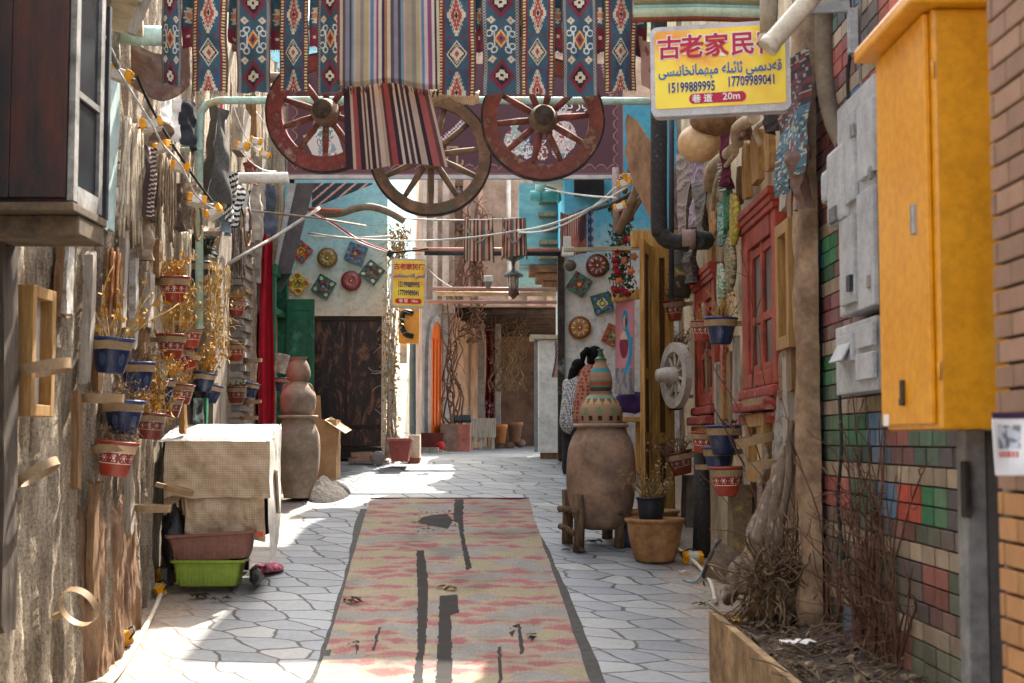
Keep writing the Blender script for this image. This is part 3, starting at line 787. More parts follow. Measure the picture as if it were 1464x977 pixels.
def outlined(root, body, size, x, z, mfg, mbg, Mx, bold, out, d=.0, sx=1):
    for m_, b_, yy, nm in ((mbg, bold+out, -.002, 'letter_outline'), (mfg, bold, -.004, 'lettering')):
        if m_ is None: continue
        t = text(body, size, .0008, b_, None, 'CENTER', sx); place(t, Matrix.Translation((x, yy+d, z))); place(t, Mx); t.build(nm, m_, root)
c = P(1029, 98, 8.5); k = S(8.5)
SG = thing('guesthouse_sign', 'large yellow guesthouse sign board with red and blue writing, high on the right', 'sign', c)
Mx = Matrix.Translation(c) @ eul(0, radians(-.6), radians(-11))
W_, H_ = 197/k/.98, 133/k
fr = MB().prism(rrect(W_, H_, .045), .1, Mx @ Matrix.Translation((0, .05, 0))); fr.build('frame', m_signframe, SG)
place(MB().prism(rrect(W_-.055, H_-.075, .02), .006), Mx @ Matrix.Translation((0, -.002, .008))).build('panel', m_signface, SG)
MF = Mx @ Matrix.Translation((0, -.005, 0))
for ch, px in zip('古老家民宿', (958, 990, 1025, 1062, 1098)):
    outlined(SG, ch, 36/k, (px-1029)/k/.98, (98-66-.0*px)/k, m_signred, m_signwhite, MF, .0035, .006)
outlined(SG, UYG, 21.5/k, (1029-1029)/k, (98-99)/k, m_signblue, None, MF, .0018, 0, 0, .72)
outlined(SG, '15199889995', 20.5/k, (988-1029)/k/.98, (98-124)/k, m_signnavy, m_signwhite, MF, .0018, .0022, 0, .62)
outlined(SG, '17709989041', 20.5/k, (1073-1029)/k/.98, (98-119.5)/k, m_signnavy, m_signwhite, MF, .0018, .0022, 0, .62)
place(MB().prism(rrect(82/k, 15/k, 7/k), .002), MF @ Matrix.Translation(((1025-1029)/k, -.001, (98-141)/k))).build('red_capsule', m_signred, SG)
outlined(SG, '巷 道', 13/k, (1003-1029)/k, (98-142)/k, m_signwhite, None, MF, .001, 0, .0)
outlined(SG, '20m', 14.5/k, (1045-1029)/k, (98-140.5)/k, m_signwhite, None, MF, .0008, 0, .0)

Y2 = 18.2; c = P(584.5, 405, Y2); k = S(Y2)
S2 = thing('hanging_sign', 'small upright yellow guesthouse sign with two phone numbers, hung at the alley bend', 'sign', c)
Mx = Matrix.Translation(c) @ eul(0, radians(1.2), radians(6))
W_, H_ = 51/k, 71/k
MB().prism(rrect(W_, H_, .04), .09, Mx @ Matrix.Translation((0, .045, 0))).build('frame', m_signframe, S2)
place(MB().prism(rrect(W_-.05, H_-.05, .03), .006), Mx @ Matrix.Translation((0, -.002, 0))).build('panel', m_signface, S2)
MF = Mx @ Matrix.Translation((0, -.005, 0))
for i, ch in enumerate('古老家民宿'): outlined(S2, ch, 9.6/k, (-17.8+8.9*i)/k, (405-382)/k, m_signred, None, MF, .002, 0)
outlined(S2, UYG, 6.6/k, 0, (405-394.5)/k, m_signblue, None, MF, .002, 0, 0, .6)
outlined(S2, '15199889995', 11/k, 0, (405-407.5)/k, m_signnavy, None, MF, .003, 0, 0, .52)
outlined(S2, '17709989041', 11/k, 0, (405-419.5)/k, m_signnavy, None, MF, .003, 0, 0, .52)
place(MB().prism(rrect(38/k, 7.5/k, 3.4/k), .002), MF @ Matrix.Translation((0, -.001, (405-431)/k))).build('red_capsule', flat('bright red', C('#cf2a24')), S2)
outlined(S2, '巷 道   10m', 5.6/k, 0, (405-431)/k, m_signwhite, None, MF, .001, 0)
MB().tube([P(558, 362, Y2), P(612, 356, Y2)], .012, 8).build('hanging_bar', m_iron, S2)

# maroon shop board across the alley
YM = 17.6; zb_, zt_ = P(600, 250, YM).z, P(600, 92, YM).z; xl_, xr_ = P(413, 0, YM).x, P(890, 0, YM).x
VAS = [(466, 176, 1.1, '#5f8c8a'), (470, 215, .9, '#8a9aa0'), (735, 200, 1.0, '#9aa7a0'), (753, 212, .62, '#4f6f8c'), (775, 216, .55, '#7d4a4a'), (806, 190, 1.15, '#b9a9a8'), (800, 208, .8, '#5f8c9a')]
def boardcol(u, v):
    px = 413+477*u; py = 250-158*v
    e = min(px-413, 890-px, 250-py)
    if e < 1.6: return C('#8f6a66')
    arc = abs(sin((px if 250-py < min(px-413, 890-px) else py)*pi/17))
    if 6+7*arc < e < 8.5+7*arc: return C('#8b6460')
    if e < 5+5*arc: return C('#66464b')
    for vx, vy, s_, hx in VAS:
        x = (px-vx)/s_; y = (py-vy)/s_
        r = 15*sqrt(max(0, 1-((y-6)/20)**2)) if y > -14 else (3.5+(-14-y)*.5 if y > -26 else 0)
        if abs(x) < r:
            k_ = 6*(.5+fbm(px*.16+vx, py*.16, 1, 3)*.9)
            return C(hx) if k_ < 3 else (C('#d8cfc4') if k_ < 5 else C('#9a4f55'))
    if inpoly(px, py, [(436, 195), (478, 176), (494, 222), (455, 234)]): return C('#c9c0b8') if ((px-465)**2+(py-203)**2) > 120 else (C('#6b5a66') if int(sqrt((px-465)**2+(py-203)**2)) % 4 < 2 else C('#d6cfc8'))
    if inpoly(px, py, [(628, 200), (665, 168), (672, 180), (636, 208)]): return C('#bfc4c4') if (int(px/3)+int(py/3)) % 2 else C('#7d3048')
    if inpoly(px, py, [(858, 92), (886, 92), (886, 130), (870, 140)]): 
        return C('#b08a80') if abs(sin(sqrt((px-868)**2+(py-112)**2)*.8)) > .75 else C('#5c3c42')
    return C('#56393f')
SB = thing('shop_board', 'maroon shop board painted with vases and an arched border, spanning the alley behind the wheels', 'sign', ((xl_+xr_)/2, YM, zb_))
mb = MB().sheet(lambda u, v: (xl_+(xr_-xl_)*u, YM-.022, zb_+(zt_-zb_)*v), 380, 126, boardcol)
mb.build('painted_face', MC('printed vinyl', rough=.6, bump=.05, var=.25, vscale=3), SB)
MB().box(((xl_+xr_)/2, YM, (zb_+zt_)/2), (xr_-xl_, .04, zt_-zb_)).build('backing', M('board frame steel', C('#8b8783'), C('#5f5b58'), rough=.5), SB)
MB().box(((xl_+xr_)/2, YM-.01, zb_-.035), (xr_-xl_+.1, .07, .05), bev=.005).build('painted_lit_edge', m_signframe, SB)  # pale strip standing in for the board's sunlit bottom edge
k = S(YM)
t = text(''.join(chr(c_) for c_ in reversed([0xFE91, 0xFE8E, 0xFEAF, 0xFE8E, 0xFEAD, 0x20, 0xFEDB, 0xFEEE, 0xFBFF, 0xFEF0])), 17/k, .001, .002)
place(t, Matrix.Translation((P(818, 0, YM).x, YM-.026, P(0, 151, YM).z))); t.build('lettering', m_signwhite, SB)
t = text('几', 34/k, .001, .002); place(t, Matrix.Translation((P(648, 0, YM).x, YM-.026, P(0, 226, YM).z))); t.build('lettering', flat('tan paint', C('#b08a70')), SB)
for px in (420, 884): MB().tube([(P(px, 0, YM).x, YM+.03, zb_-.1), (P(px, 0, YM).x, YM+.03, zt_+2.2)], .03, 8).build('steel_post', m_iron, SB)
# ================================================================== RIGHT FOREGROUND: cabinet, meters, planter, rug
m_yel = wear(wear(M('yellow cabinet paint', C('#da941c'), C('#cf8812'), scale=3, rough=.36, bump=.03, bscale=200, spec=.5), C('#8a5a20'), 7, .66, .7, .7, (1, 1, .35)), C('#b98a3c'), 2.2, .55, .75, .45, (1, 1, .2))
YN, YF, XD, XB = 4.9, 5.60, 1.452, 1.75
zb_, zt_ = P(1337, 614, YN).z, P(1337, 12, YN).z
CB = thing('utility_cabinet', 'tall yellow metal utility cabinet on a grey post beside the brick pier', 'cabinet', (1.6, 5.2, zb_))
MB().box(((XD+.022+XB)/2, (YN+YF)/2, (zb_+zt_)/2), (XB-XD-.022, YF-YN, zt_-zb_), bev=.012).build('body', m_yel, CB)
dr = sub(MB().box((XD+.009, (YN+YF)/2+.012, (zb_+zt_)/2+.005), (.02, YF-YN-.045, zt_-zb_-.03), bev=.006).build('door', m_yel, CB), CB)
MB().box(((XD+XB)/2-.01, (YN+YF)/2, zt_+.03), (XB-XD+.12, YF-YN+.12, .055), bev=.012).build('rain_cap', m_yel, CB)
m_steel = M('dull steel', C('#a9a7a3'), C('#7d7a76'), rough=.4, metal=.7, bump=.1)
mb = MB().box((XD-.008, YN+.17, P(1312, 314, YN+.17).z), (.022, .028, .11), bev=.006); mb.build('handle', m_steel, dr)
mb = MB().box((XD-.008, YN+.36, P(1284, 560, YN+.36).z), (.018, .026, .085), bev=.006); mb.tube([(XD-.02, YN+.36, P(1284, 575, YN+.36).z), (XD, YN+.36, P(1284, 575, YN+.36).z)], .014, 10); mb.build('lock', M('old brass lock', C('#5b4a34'), C('#3b3026'), metal=.5, rough=.5), dr)
MB().box((XD-.001, YN+.62, zb_+.04), (.004, .07, .045)).build('sticker', m_signwhite, dr)
mb = MB()
for zz in (zb_+.2, zt_-.22): mb.tube([(XD+.02, YN-.006, zz-.03), (XD+.02, YN-.006, zz+.03)], .006, 8)
mb.build('hinges', m_yel, CB)
m_conc = M('grey post paint', C('#8b8782'), C('#6a6661'), C('#57524d'), scale=4, bump=.4)
CP = thing('cabinet_post', 'grey square post carrying the yellow cabinet', 'post', (1.69, 5.2, .4))
MB().box((1.672, 5.2, (.3+zb_)/2), (.075, .11, zb_-.3), bev=.008).build('shaft', m_conc, CP)
MB().box((1.742, 5.22, (.3+zb_)/2), (.06, .13, zb_-.306), bev=.006).build('back_flange', M('dark post side', C('#5a5450'), C('#403b38'), bump=.4), CP)
MB().box((1.632, 5.14, P(1378, 700, 5.14).z), (.02, .06, .2), bev=.004).build('clamp', m_iron, CP)
# plastic sleeve hung at the pier corner
def pkt(u, v):
    px = 1416+50*u-4*v*0; py = 590+90*v+6*(1-v)*u*0
    p = P(px+ (6*v if u < .5 else 0)*(1-u), py, 4.02); p.y += .015*sin(pi*u)*sin(pi*v)-.01; return p
def pktc(u, v):
    if v < .1: return C('#3a2540')
    if .16 < u < .86 and .2 < v < .58: return C('#6f7378') if fbm(u*6, v*5, 3, 3) > 0 else C('#b9bcc2')
    if .62 < v < .72 and .15 < u < .8: return C('#b5493a') if int(u*30) % 3 else C('#ddd8d2')
    return C('#d8d5d2')
solo('notice_sleeve', MB().sheet(pkt, 40, 60, pktc), MC('printed plastic sleeve', rough=.3, bump=.1, bscale=30, var=.2, spec=.5), 'small printed notice in a plastic sleeve hung on the tan brick pier', 'notice', solid=.004)

# electricity meters on the painted wall
m_gry = wear(M('pale grey meter plastic', C('#b4b4b2'), C('#a2a2a1'), C('#8a8885'), scale=5, rough=.6, bump=.08), C('#6f675c'), 5, .56, .72, .7, (1, 1, .25))
def XW(px, py, X=1.9): return PX(px, py, X)
def wallbox(mb, px0, px1, py0, py1, X0=2.04, X1=1.9, bev=.012, grow=0):
    """box on the right wall between pixel columns and rows measured at its near edge"""
    a = PX(px0, py0, X1); b = PX(px1, py0, X1)
    t = PX(px0, py0, X1).z; bt = PX(px0, py1, X1).z
    mb.box(((X0+X1)/2, (a.y+b.y)/2, (t+bt)/2), (abs(X0-X1), abs(a.y-b.y), abs(t-bt)), bev=bev); return mb
MT = thing('meter_cabinet', 'tall pale grey plastic electricity meter cabinet with several hatches on the painted brick wall', 'meter box', PX(1220, 460, 2.0))
wallbox(MB(), 1196, 1250, 158, 456).build('body', m_gry, MT)
for a, b, c_, d in ((1199, 1219, 168, 300), (1224, 1247, 150, 262), (1224, 1247, 272, 445), (1199, 1219, 310, 440)):
    wallbox(MB(), a, b, c_+8, d, 1.9, 1.872, .008).build('hatch', m_gry, MT)
wallbox(MB(), 1209, 1214, 395, 418, 1.88, 1.85, .003).build('padlock', M('dark padlock', C('#3a4048'), C('#23272c'), metal=.4, rough=.4), MT)
for a, c_ in ((1214, 180), (1240, 240), (1238, 395)): wallbox(MB(), a, a+4, c_, c_+18, 1.88, 1.862, .002).build('latch', m_steel, MT)
ML = thing('lower_meter_box', 'shorter grey meter box with an open flap below the tall meter cabinet', 'meter box', PX(1220, 566, 2.0))
wallbox(MB(), 1194, 1251, 470, 566).build('body', m_gry, ML)
for a, b, c_, d in ((1198, 1217, 482, 520), (1222, 1247, 468, 500), (1222, 1247, 508, 545)): wallbox(MB(), a, b, c_, d, 1.9, 1.875, .006).build('hatch', m_gry, ML)
a = PX(1192, 500, 1.82)
MB().box((1.865, a.y, a.z), (.012, .3, .16), (0, radians(28), 0), bev=.003).build('open_flap', m_gry, ML)
MS = thing('switch_box', 'small rounded grey switch box at the left edge of the meter cabinet', 'switch box', PX(1190, 330, 2.0))
wallbox(MB(), 1180, 1204, 222, 328, 2.04, 1.86, .03).build('body', m_gry, MS)
wallbox(MB(), 1172, 1186, 248, 294, 2.0, 1.86, .03).build('side_cap', m_gry, MS)
wallbox(MB(), 1184, 1193, 300, 322, 1.87, 1.845, .01).build('knob', m_conc, MS)
# corrugated hose, white pipes, brackets, above the sign
def hose(path, r, pitch, n=14, dip=.86):
    pts = [Vector(p) for p in path]; L = sum((b-a).length for a, b in zip(pts, pts[1:])); N = int(L/pitch)
    out = []; rr_ = []
    for i in range(N*2+1):
        d = L*i/(N*2); k_ = 0
        while k_ < len(pts)-2 and d > (pts[k_+1]-pts[k_]).length: d -= (pts[k_+1]-pts[k_]).length; k_ += 1
        out.append(pts[k_].lerp(pts[k_+1], d/(pts[k_+1]-pts[k_]).length)); rr_.append(r*(1 if i % 2 else dip))
    return MB().tube(out, rr_, n)
def smooth(pts, n=6):
    pts = [Vector(p) for p in pts]; out = []
    for i in range(len(pts)-1):
        p0, p1, p2, p3 = pts[max(i-1, 0)], pts[i], pts[i+1], pts[min(i+2, len(pts)-1)]
        for k_ in range(n):
            t = k_/n; out.append(.5*((2*p1)+(p2-p0)*t+(2*p0-5*p1+4*p2-p3)*t*t+(3*p1-p0-3*p2+p3)*t**3))
    return out+[pts[-1]]
m_hose = M('grey brown corrugated hose', C('#8a7d6b'), C('#665b4d'), rough=.7, bump=.1)
solo('corrugated_hose', hose(smooth([PX(1178, -25, 1.85), PX(1178, 60, 1.85), PX(1180, 120, 1.86), PX(1190, 170, 1.9), PX(1206, 205, 1.95)]), .056, .018), m_hose, 'grey-brown corrugated hose running down the wall above the meter boxes', 'hose')
m_pvc = M('cream white pipe', C('#d6cbb6'), C('#b5a88f'), scale=5, rough=.5, bump=.1)
solo('pipe_end', MB().tube([P(1100, 66, 7.75), P(1106, 58, 7.75), P(1152, 6, 7.75), P(1168, -14, 7.75)], .055, 16).tube([P(1096, 69, 7.75), P(1104, 60, 7.75)], .06, 16), m_pvc, 'thick cream pipe slanting down in front of the right end of the large sign', 'pipe')
solo('drain_pipe', MB().tube([P(1099, -30, 8.25), P(1099, 62, 8.25)], .052, 16).tube([P(1099, 50, 8.25), P(1099, 66, 8.25)], .06, 16), M('tan drain pipe', C('#a3937a'), C('#7d6e58'), rough=.6, bump=.2), 'vertical tan drain pipe behind the thick cream pipe', 'pipe')
solo('wall_bracket', MB().box(P(1172, 12, 7.9), (.34, .03, .065), (0, radians(-4), 0), bev=.005).box(P(1219, 45, 7.9), (.055, .05, .26), bev=.005), M('galvanised strap', C('#a9aaa8'), C('#83847f'), metal=.4, rough=.5), 'grey steel bracket holding the pipes to the painted brick wall', 'bracket')
solo('pipe_elbow', MB().tube(smooth([P(1140, 2, 8.1), P(1160, -8, 8.1), P(1186, -6, 8.1), P(1200, -20, 8.1)]), .06, 14), m_pvc, 'cream pipe elbow at the top edge above the steel bracket', 'pipe')

# planter box with soil
m_plant = M('tan ribbed cement', C('#b3936b'), C('#8a6e4e'), C('#6d5940'), scale=4, bump=.4)
zpt = P(1008, 874, 10.0).z
PL = thing('planter_box', 'long tan ribbed cement planter full of dry soil along the painted brick wall', 'planter', (1.7, 7, 0))
mb = MB(); Yp = 9.97
def ribbed(a, b, nr):
    def f(u, v):
        p = Vector((a[0],a[1],0)).lerp(Vector((b[0],b[1],0)), u); n = Vector((b[1]-a[1], -(b[0]-a[0]), 0)).normalized()
        q = p - n*(-.008*abs(sin(u*nr*pi))); return (q.x, q.y, -.1+(zpt+.1-.0)*v)
    return f
mb.sheet(ribbed((1.365, 4.0), (1.365, Yp), 75), 600, 3); mb.sheet(ribbed((1.365, Yp), (2.1, Yp), 9), 72, 3)
mb.box((1.405, 7, zpt/2-.03), (.055, 5.9, zpt+.05), bev=.01); mb.box((1.74, Yp-.04, zpt/2-.03), (.66, .055, zpt+.052), bev=.01)
mb.build('wall', m_plant, PL)
m_soil = M('dry soil', C('#5d4c3e'), C('#3d3128'), C('#75624f'), scale=8, bump=1.0, bscale=30, dist=.03)
mb = MB().sheet(lambda u, v: (1.42+.66*u, 4+5.95*v, zpt-.06+.03*fbm(u*3, v*22, 1)+.05*u), 40, 260); 
mb.build('soil', m_soil, PL)

# the worn runner on the paving
RUGL = [(716, 530), (740, 523), (780, 511), (860, 490), (920, 473), (977, 455)]; RUGR = [(718, 757), (760, 769), (800, 783), (860, 804), (920, 823), (977, 841)]
def edge(lst, Y):
    py = 343+6294/Y
    for (a, xa_), (b, xb_) in zip(lst, lst[1:]):
        if py <= b or b == 977:
            x = xa_+(xb_-xa_)*(py-a)/(b-a); break
    return (x-732)/FPX*Y
YR0, YR1 = 16.93, 8.6
TEAR = [[(595, 787), (606, 787), (612, 830), (611, 890), (606, 945), (603, 990), (588, 990), (597, 930), (597, 850)], [(628, 852), (655, 850), (656, 876), (645, 880), (647, 990), (622, 990), (627, 900)],
        [(650, 714), (663, 714), (662, 745), (664, 770), (675, 812), (667, 816), (658, 770), (655, 748), (648, 745)], [(596, 747), (605, 739), (622, 736), (640, 735), (648, 745), (640, 756), (622, 753)],
        [(541, 897), (545, 897), (536, 930), (532, 930)], [(739, 892), (743, 892), (750, 933), (744, 936)], [(712, 925), (717, 925), (718, 980), (713, 980)], [(728, 905), (736, 900), (733, 912)], [(757, 908), (768, 910), (760, 918)], [(508, 920), (514, 925), (509, 936)]]
def rugp(u, v, dz=.012):
    Y = YR0+(YR1-YR0)*v; xl, xr = edge(RUGL, Y), edge(RUGR, Y)
    x = xl+(xr-xl)*u+.008*fbm(v*14, 3, u, 2)
    z = gz(Y)+dz+.013*fbm(u*3, v*14, 2, 3)+.02*max(0, abs(u-.5)-.47)/.03*max(0, fbm(v*9, u*3, 9, 2))
    return (x, Y, z)
def rugc(u, v):
    x, Y, z = rugp(u, v); px, py = proj((x, Y, z))
    px += 1.4*fbm(Y*7, x*7, 1, 2)
    for t in TEAR:
        if inpoly(px, py, t): return C('#2e2b29')
    if (inpoly(px, py, [(590, 730), (668, 728), (668, 760), (590, 762)]) and fbm(x*22, Y*14, 4, 2) > .35): return C('#3a3532')
    nx_, ny_ = .55*fbm(x*3.4, Y*3, 1, 2), .5*fbm(x*2.6, Y*3, 7, 2)
    row = (Y+ny_*.16)/.19; rI = floor(row); fr_ = row-rI
    cx = (x+nx_*.3)/.44+.5*(rI % 2); cI = floor(cx); fx = abs(cx-cI-.5)*2; fy = abs(fr_-.5)*2
    d = fx+fy+.6*fbm(x*9, Y*16, 3, 3)
    h_ = int(3*((sin(cI*12.9+rI*78.2)*43758.5) % 1))
    base = C('#958a7f') if h_ != 1 else C('#868584')
    patch = [C('#966467'), C('#8b8a8d'), C('#949074')][h_] if rI % 3 else C('#926065')
    if d < .75: c_ = patch
    elif d < 1.1: c_ = tuple((a+b)/2 for a, b in zip(patch, base))
    elif d < 1.5: c_ = base
    else: c_ = C('#998c7f')
    k_ = .9+.16*(fbm(x*60, Y*20, 5, 2)); dirt = fbm(x*1.6, Y*1.1, 11, 3)
    if dirt > .1: k_ *= 1-.35*min(1, (dirt-.1)*1.6)
    return (c_[0]*k_*.93, c_[1]*k_*.9, c_[2]*k_*.81)
RG = thing('alley_runner', 'long faded rose and yellow carpet runner with black tears, up the middle of the alley', 'carpet', (-.6, 12, gz(12)))
MB().sheet(rugp, 230, 560, rugc).build('carpet', MC('worn carpet', rough=.95, bump=.6, bscale=250, dist=.004, var=.35, vscale=4), RG)
m_back = M('black rubber backing', C('#3a3835'), C('#262421'), scale=12, rough=.8, bump=.4)
def back_l(u, v):
    Y = YR0-.6+(YR1-YR0+.6)*v; w_ = .035+.05*max(0, sin(v*7+1))+.02*fbm(v*12, 1, 1, 2); x = edge(RUGL, Y); return (x+.04-(w_+.04)*u, Y, gz(Y)+.004+.003*u)
def back_r(u, v):
    Y = 15.2+(YR1-15.2)*v; w_ = .012+.17*v*(1-.35*v)+.015*fbm(v*9, 4, 1, 2); x = edge(RUGR, Y); return (x-.04+(w_+.04)*u, Y, gz(Y)+.004)
mb = MB().sheet(back_l, 6, 160); mb.build('left_backing', m_back, RG); mb = MB().sheet(back_r, 6, 160); mb.build('right_backing', m_back, RG)
m_crim = M('crimson selvedge', C('#8c2430'), C('#2a2a48'), scale=3, bump=.2)
xl, xr = edge(RUGL, YR0), edge(RUGR, YR0)
MB().tube([(xl+(xr-xl)*i/12, YR0+.01, gz(YR0)+.014) for i in range(13)], .012, 6).build('end_binding', m_crim, RG)
# ================================================================== JARS, BOXES, PEOPLE
m_clay = M('pale fired clay', C('#9c8069'), C('#7d6655'), C('#5f4f44'), scale=3.4, bump=.5, bscale=30, rough=.9)
wear(m_clay, C('#5c4a3e'), 3.5, .56, .68, .6)
m_clay2 = M('greyed fired clay', C('#a5937f'), C('#857463'), C('#685b4f'), scale=2.6, bump=.35, bscale=40, rough=.9)
YJ = 14.4; k = S(YJ); cJ = G(859, YJ)
def prof(lst, y0, Y):               # [(half width px, row px)] bottom to top -> radius, height over row y0
    kk = S(Y); return [(a/kk, (y0-b)/kk) for a, b in lst]
def sm(lst, n=4):
    o = smooth([Vector((a, b, 0)) for a, b in lst], n); return [(max(p.x, .001), p.y) for p in o]
z0 = cJ.z
JB = thing('clay_jar', 'large brown clay storage jar standing in a log cradle on the right', 'jar', cJ)
pz = lambda py: P(859, py, YJ).z
def zprof(lst): return sm([(a/k, pz(b)-z0) for a, b in lst])
MB().lathe(zprof([(20, 757), (30, 754), (38, 744), (45, 725), (48.5, 700), (49.5, 675), (48, 650), (44, 632), (37, 618), (34.5, 613), (35, 609)]), 48, tuple(cJ), wob=.012).build('body', m_clay, JB)
MB().lathe([(.02, pz(612)-z0), (39/k, pz(611)-z0), (40/k, pz(608.5)-z0), (39/k, pz(606)-z0), (.02, pz(605.5)-z0)], 48, tuple(cJ), wob=.01, seed=3).build('lid_plate', m_clay2, JB)
wear(m_clay2, C('#5f5348'), 3.5, .56, .68, .6)
m_glaz = MC('painted pottery', rough=.7, bump=.25, bscale=40, var=.5, vscale=10)
def potcol2(i, u, z):
    py = 606-(z-(pz(606)-z0))*k
    if 596 < py < 602 and abs((u*13) % 1-.5) < .2: return C('#3d1f16')
    if 582 < py < 596 and abs((u*9) % 1-.5) < .22*sin((py-582)/14*pi)+.02: return C('#6a7a58')
    if 570 < py < 579: return C('#b08a62') if abs((u*14) % 1-.5) > (579-py)/20 else C('#5f5a48')
    if py < 571 and py > 566: return C('#6f8a72')
    return C('#8f735c')
mb = MB().lathe(zprof([(30, 606), (30.5, 600), (31, 590), (29, 582), (27.5, 580.5), (25, 574), (19, 567), (16, 564), (17, 560)]), 96, tuple(cJ), colfn=potcol2); mb.build('middle_pot', m_glaz, JB)
def potcol3(i, u, z):
    py = 606-(z-(pz(606)-z0))*k
    if 527 < py < 534: return C('#3f7f82')
    if 544 < py < 546.5 or 552 < py < 554: return C('#3f7a66')
    if 546.5 < py < 552: return C('#8c4a30')
    if py > 554: return C('#4a3a30')
    return C('#93745c')
mb = MB().lathe(zprof([(14.5, 560), (16, 556), (16.5, 548), (16.3, 541), (14.5, 533), (11, 525), (8.5, 520), (8, 517), (9.5, 515.5)]), 48, tuple(cJ), colfn=potcol3); mb.build('upper_pot', m_glaz, JB)
MB().lathe(zprof([(8.5, 516), (8, 513), (4.2, 510), (3.4, 505), (3.2, 502), (5, 500.5), (4.6, 499.5)]), 24, tuple(cJ)).build('green_stopper', M('dark green glaze', C('#2f5a40'), C('#1d3a2a'), rough=.35), JB)
m_log = M('grey brown log', C('#7a6450'), C('#54432f'), C('#3d3024'), scale=7, stretch=(5, 5, .8), bump=.7, bscale=40)
CR = thing('log_cradle', 'low cradle of rough logs holding the large clay jar', 'stand', cJ)
def gp(px, py, dY=0): return P(px, py, YJ+dY)
for (a, b, c_, d, dY) in ((827, 708, 827, 781, -.28), (810, 700, 811, 772, .1), (884, 712, 886, 770, -.1), (868, 715, 868, 764, .35)):
    p0 = gp(a, b, dY); p1 = gp(c_, d, dY); p1.z = gz(YJ+dY)-.01; MB().tube([p1, (p0+p1)/2+Vector((.01, 0, 0)), p0], [.058, .055, .05], 10).build('leg', m_log, CR)
for a, b in ((gp(798, 728, -.2), gp(892, 734, -.24)), (gp(800, 752, -.16), gp(822, 764, -.3)), (gp(800, 727, .2), gp(826, 733, -.34)), (gp(882, 735, -.2), gp(896, 728, .2))):
    MB().tube([a, a.lerp(b, .5)+Vector((0, 0, .008)), b], .03, 8).build('rail', m_log, CR)

YLJ = 16.9; kl = S(YLJ); cl = G(426, YLJ)
zl = cl.z; lz = lambda py: P(426, py, YLJ).z-zl
def lprof(lst): return sm([(a/kl, lz(b)) for a, b in lst])
LJ = thing('stacked_jar', 'tall light brown clay jar topped by a plate and smaller jars, on the left', 'jar', cl)
MB().lathe(lprof([(19, 712), (20, 706), (22, 698), (29, 680), (31.5, 660), (32, 640), (31, 625), (27, 613), (23, 605), (22.5, 601), (24, 598)]), 48, tuple(cl), wob=.012, seed=5).build('body', m_clay2, LJ)
MB().lathe([(.02, lz(598.5)), (27/kl, lz(598)), (28.5/kl, lz(596)), (28/kl, lz(594)), (.02, lz(593.5))], 40, tuple(cl), wob=.01).build('plate', M('pale lid clay', C('#b7a48c'), C('#97836c')), LJ)
MB().lathe(lprof([(20, 594), (24, 588), (25.5, 575), (25, 565), (20, 555), (15, 549), (13, 546), (14, 544)]), 40, tuple(cl), wob=.012).build('middle_jar', m_clay2, LJ)
MB().lathe(lprof([(14, 545), (17, 540), (17.5, 532), (15, 523), (12.5, 518), (11, 515), (12.5, 511)]), 32, tuple(cl), wob=.012).build('top_jar', m_clay, LJ)
mb = MB()
for s_ in (-1, 1):
    mb.tube(smooth([Vector(cl)+Vector((s_*(15/kl), -.02, lz(549))), Vector(cl)+Vector((s_*(19/kl), -.03, lz(552))), Vector(cl)+Vector((s_*(22/kl), -.02, lz(560)))]), .014, 6)
mb.build('lugs', m_clay2, LJ)

# ---------------- cloth covered cart on the left
m_sack = None
def sack_mat():
    m, nt, b = _base('woven tan sacking'); vec = _coord(nt)
    n = _noise(nt, vec, 3, 6, .7); col = _ramp(nt, n.outputs[0], [(.3, C('#a08b70')), (.5, C('#bda88c')), (.7, C('#cab89d'))])
    sp = nt.nodes.new('ShaderNodeSeparateXYZ'); nt.links.new(vec, sp.inputs[0])
    def wv(dx, dz):
        q = nt.nodes.new('ShaderNodeVectorMath'); q.operation = 'DOT_PRODUCT'; nt.links.new(vec, q.inputs[0]); q.inputs[1].default_value = (dx, 0, dz)
        s_ = nt.nodes.new('ShaderNodeMath'); s_.operation = 'SINE'; nt.links.new(q.outputs['Value'], s_.inputs[0]); return s_.outputs[0]
    mm = nt.nodes.new('ShaderNodeMath'); mm.operation = 'MULTIPLY'; nt.links.new(wv(150, 150), mm.inputs[0]); nt.links.new(wv(150, -150), mm.inputs[1])
    g = _ramp(nt, mm.outputs[0], [(.0, (.8, .78, .75)), (.5, (1, 1, 1))]); col = _mix(nt, .8, col, g, 'MULTIPLY')
    n2 = _noise(nt, vec, 2.4, 7, .7); col = _mix(nt, .9, col, _ramp(nt, n2.outputs[0], [(.34, (.5, .43, .35)), (.5, (1, 1, 1))]), 'MULTIPLY')
    nt.links.new(col, b.inputs['Base Color']); b.inputs['Roughness'].default_value = .9; _bump(nt, b, mm.outputs[0], .3, .004); return m
m_sack = sack_mat()
m_whsheet = M('white plastic sheet', C('#dcd8cf'), C('#c2bcb0'), scale=4, rough=.6, bump=.2, bscale=20)
YB0, YB1 = 12.55, 13.35
xL, xRt = P(238, 0, YB0).x, P(386, 0, YB0).x
ztf, ztb = P(310, 631, YB0).z, P(310, 607, YB1).z
CV = thing('covered_cart', 'chest-high cart wrapped in tan sacking with a white top, against the left wall', 'cart', G(312, YB0))
zc = P(310, 768, YB0).z
m_dkcart = M('dark cart boards', C('#3a3129'), C('#241e19'), bump=.3)
def topf(x, y): return ztf+(ztb-ztf)*(y-YB0)/(YB1-YB0)
mb = MB(); v = []
for x in (xL+.03, xRt-.03):
    for y in (YB0+.03, YB1-.02): v += [(x, y, zc), (x, y, topf(x, y)-.02)]
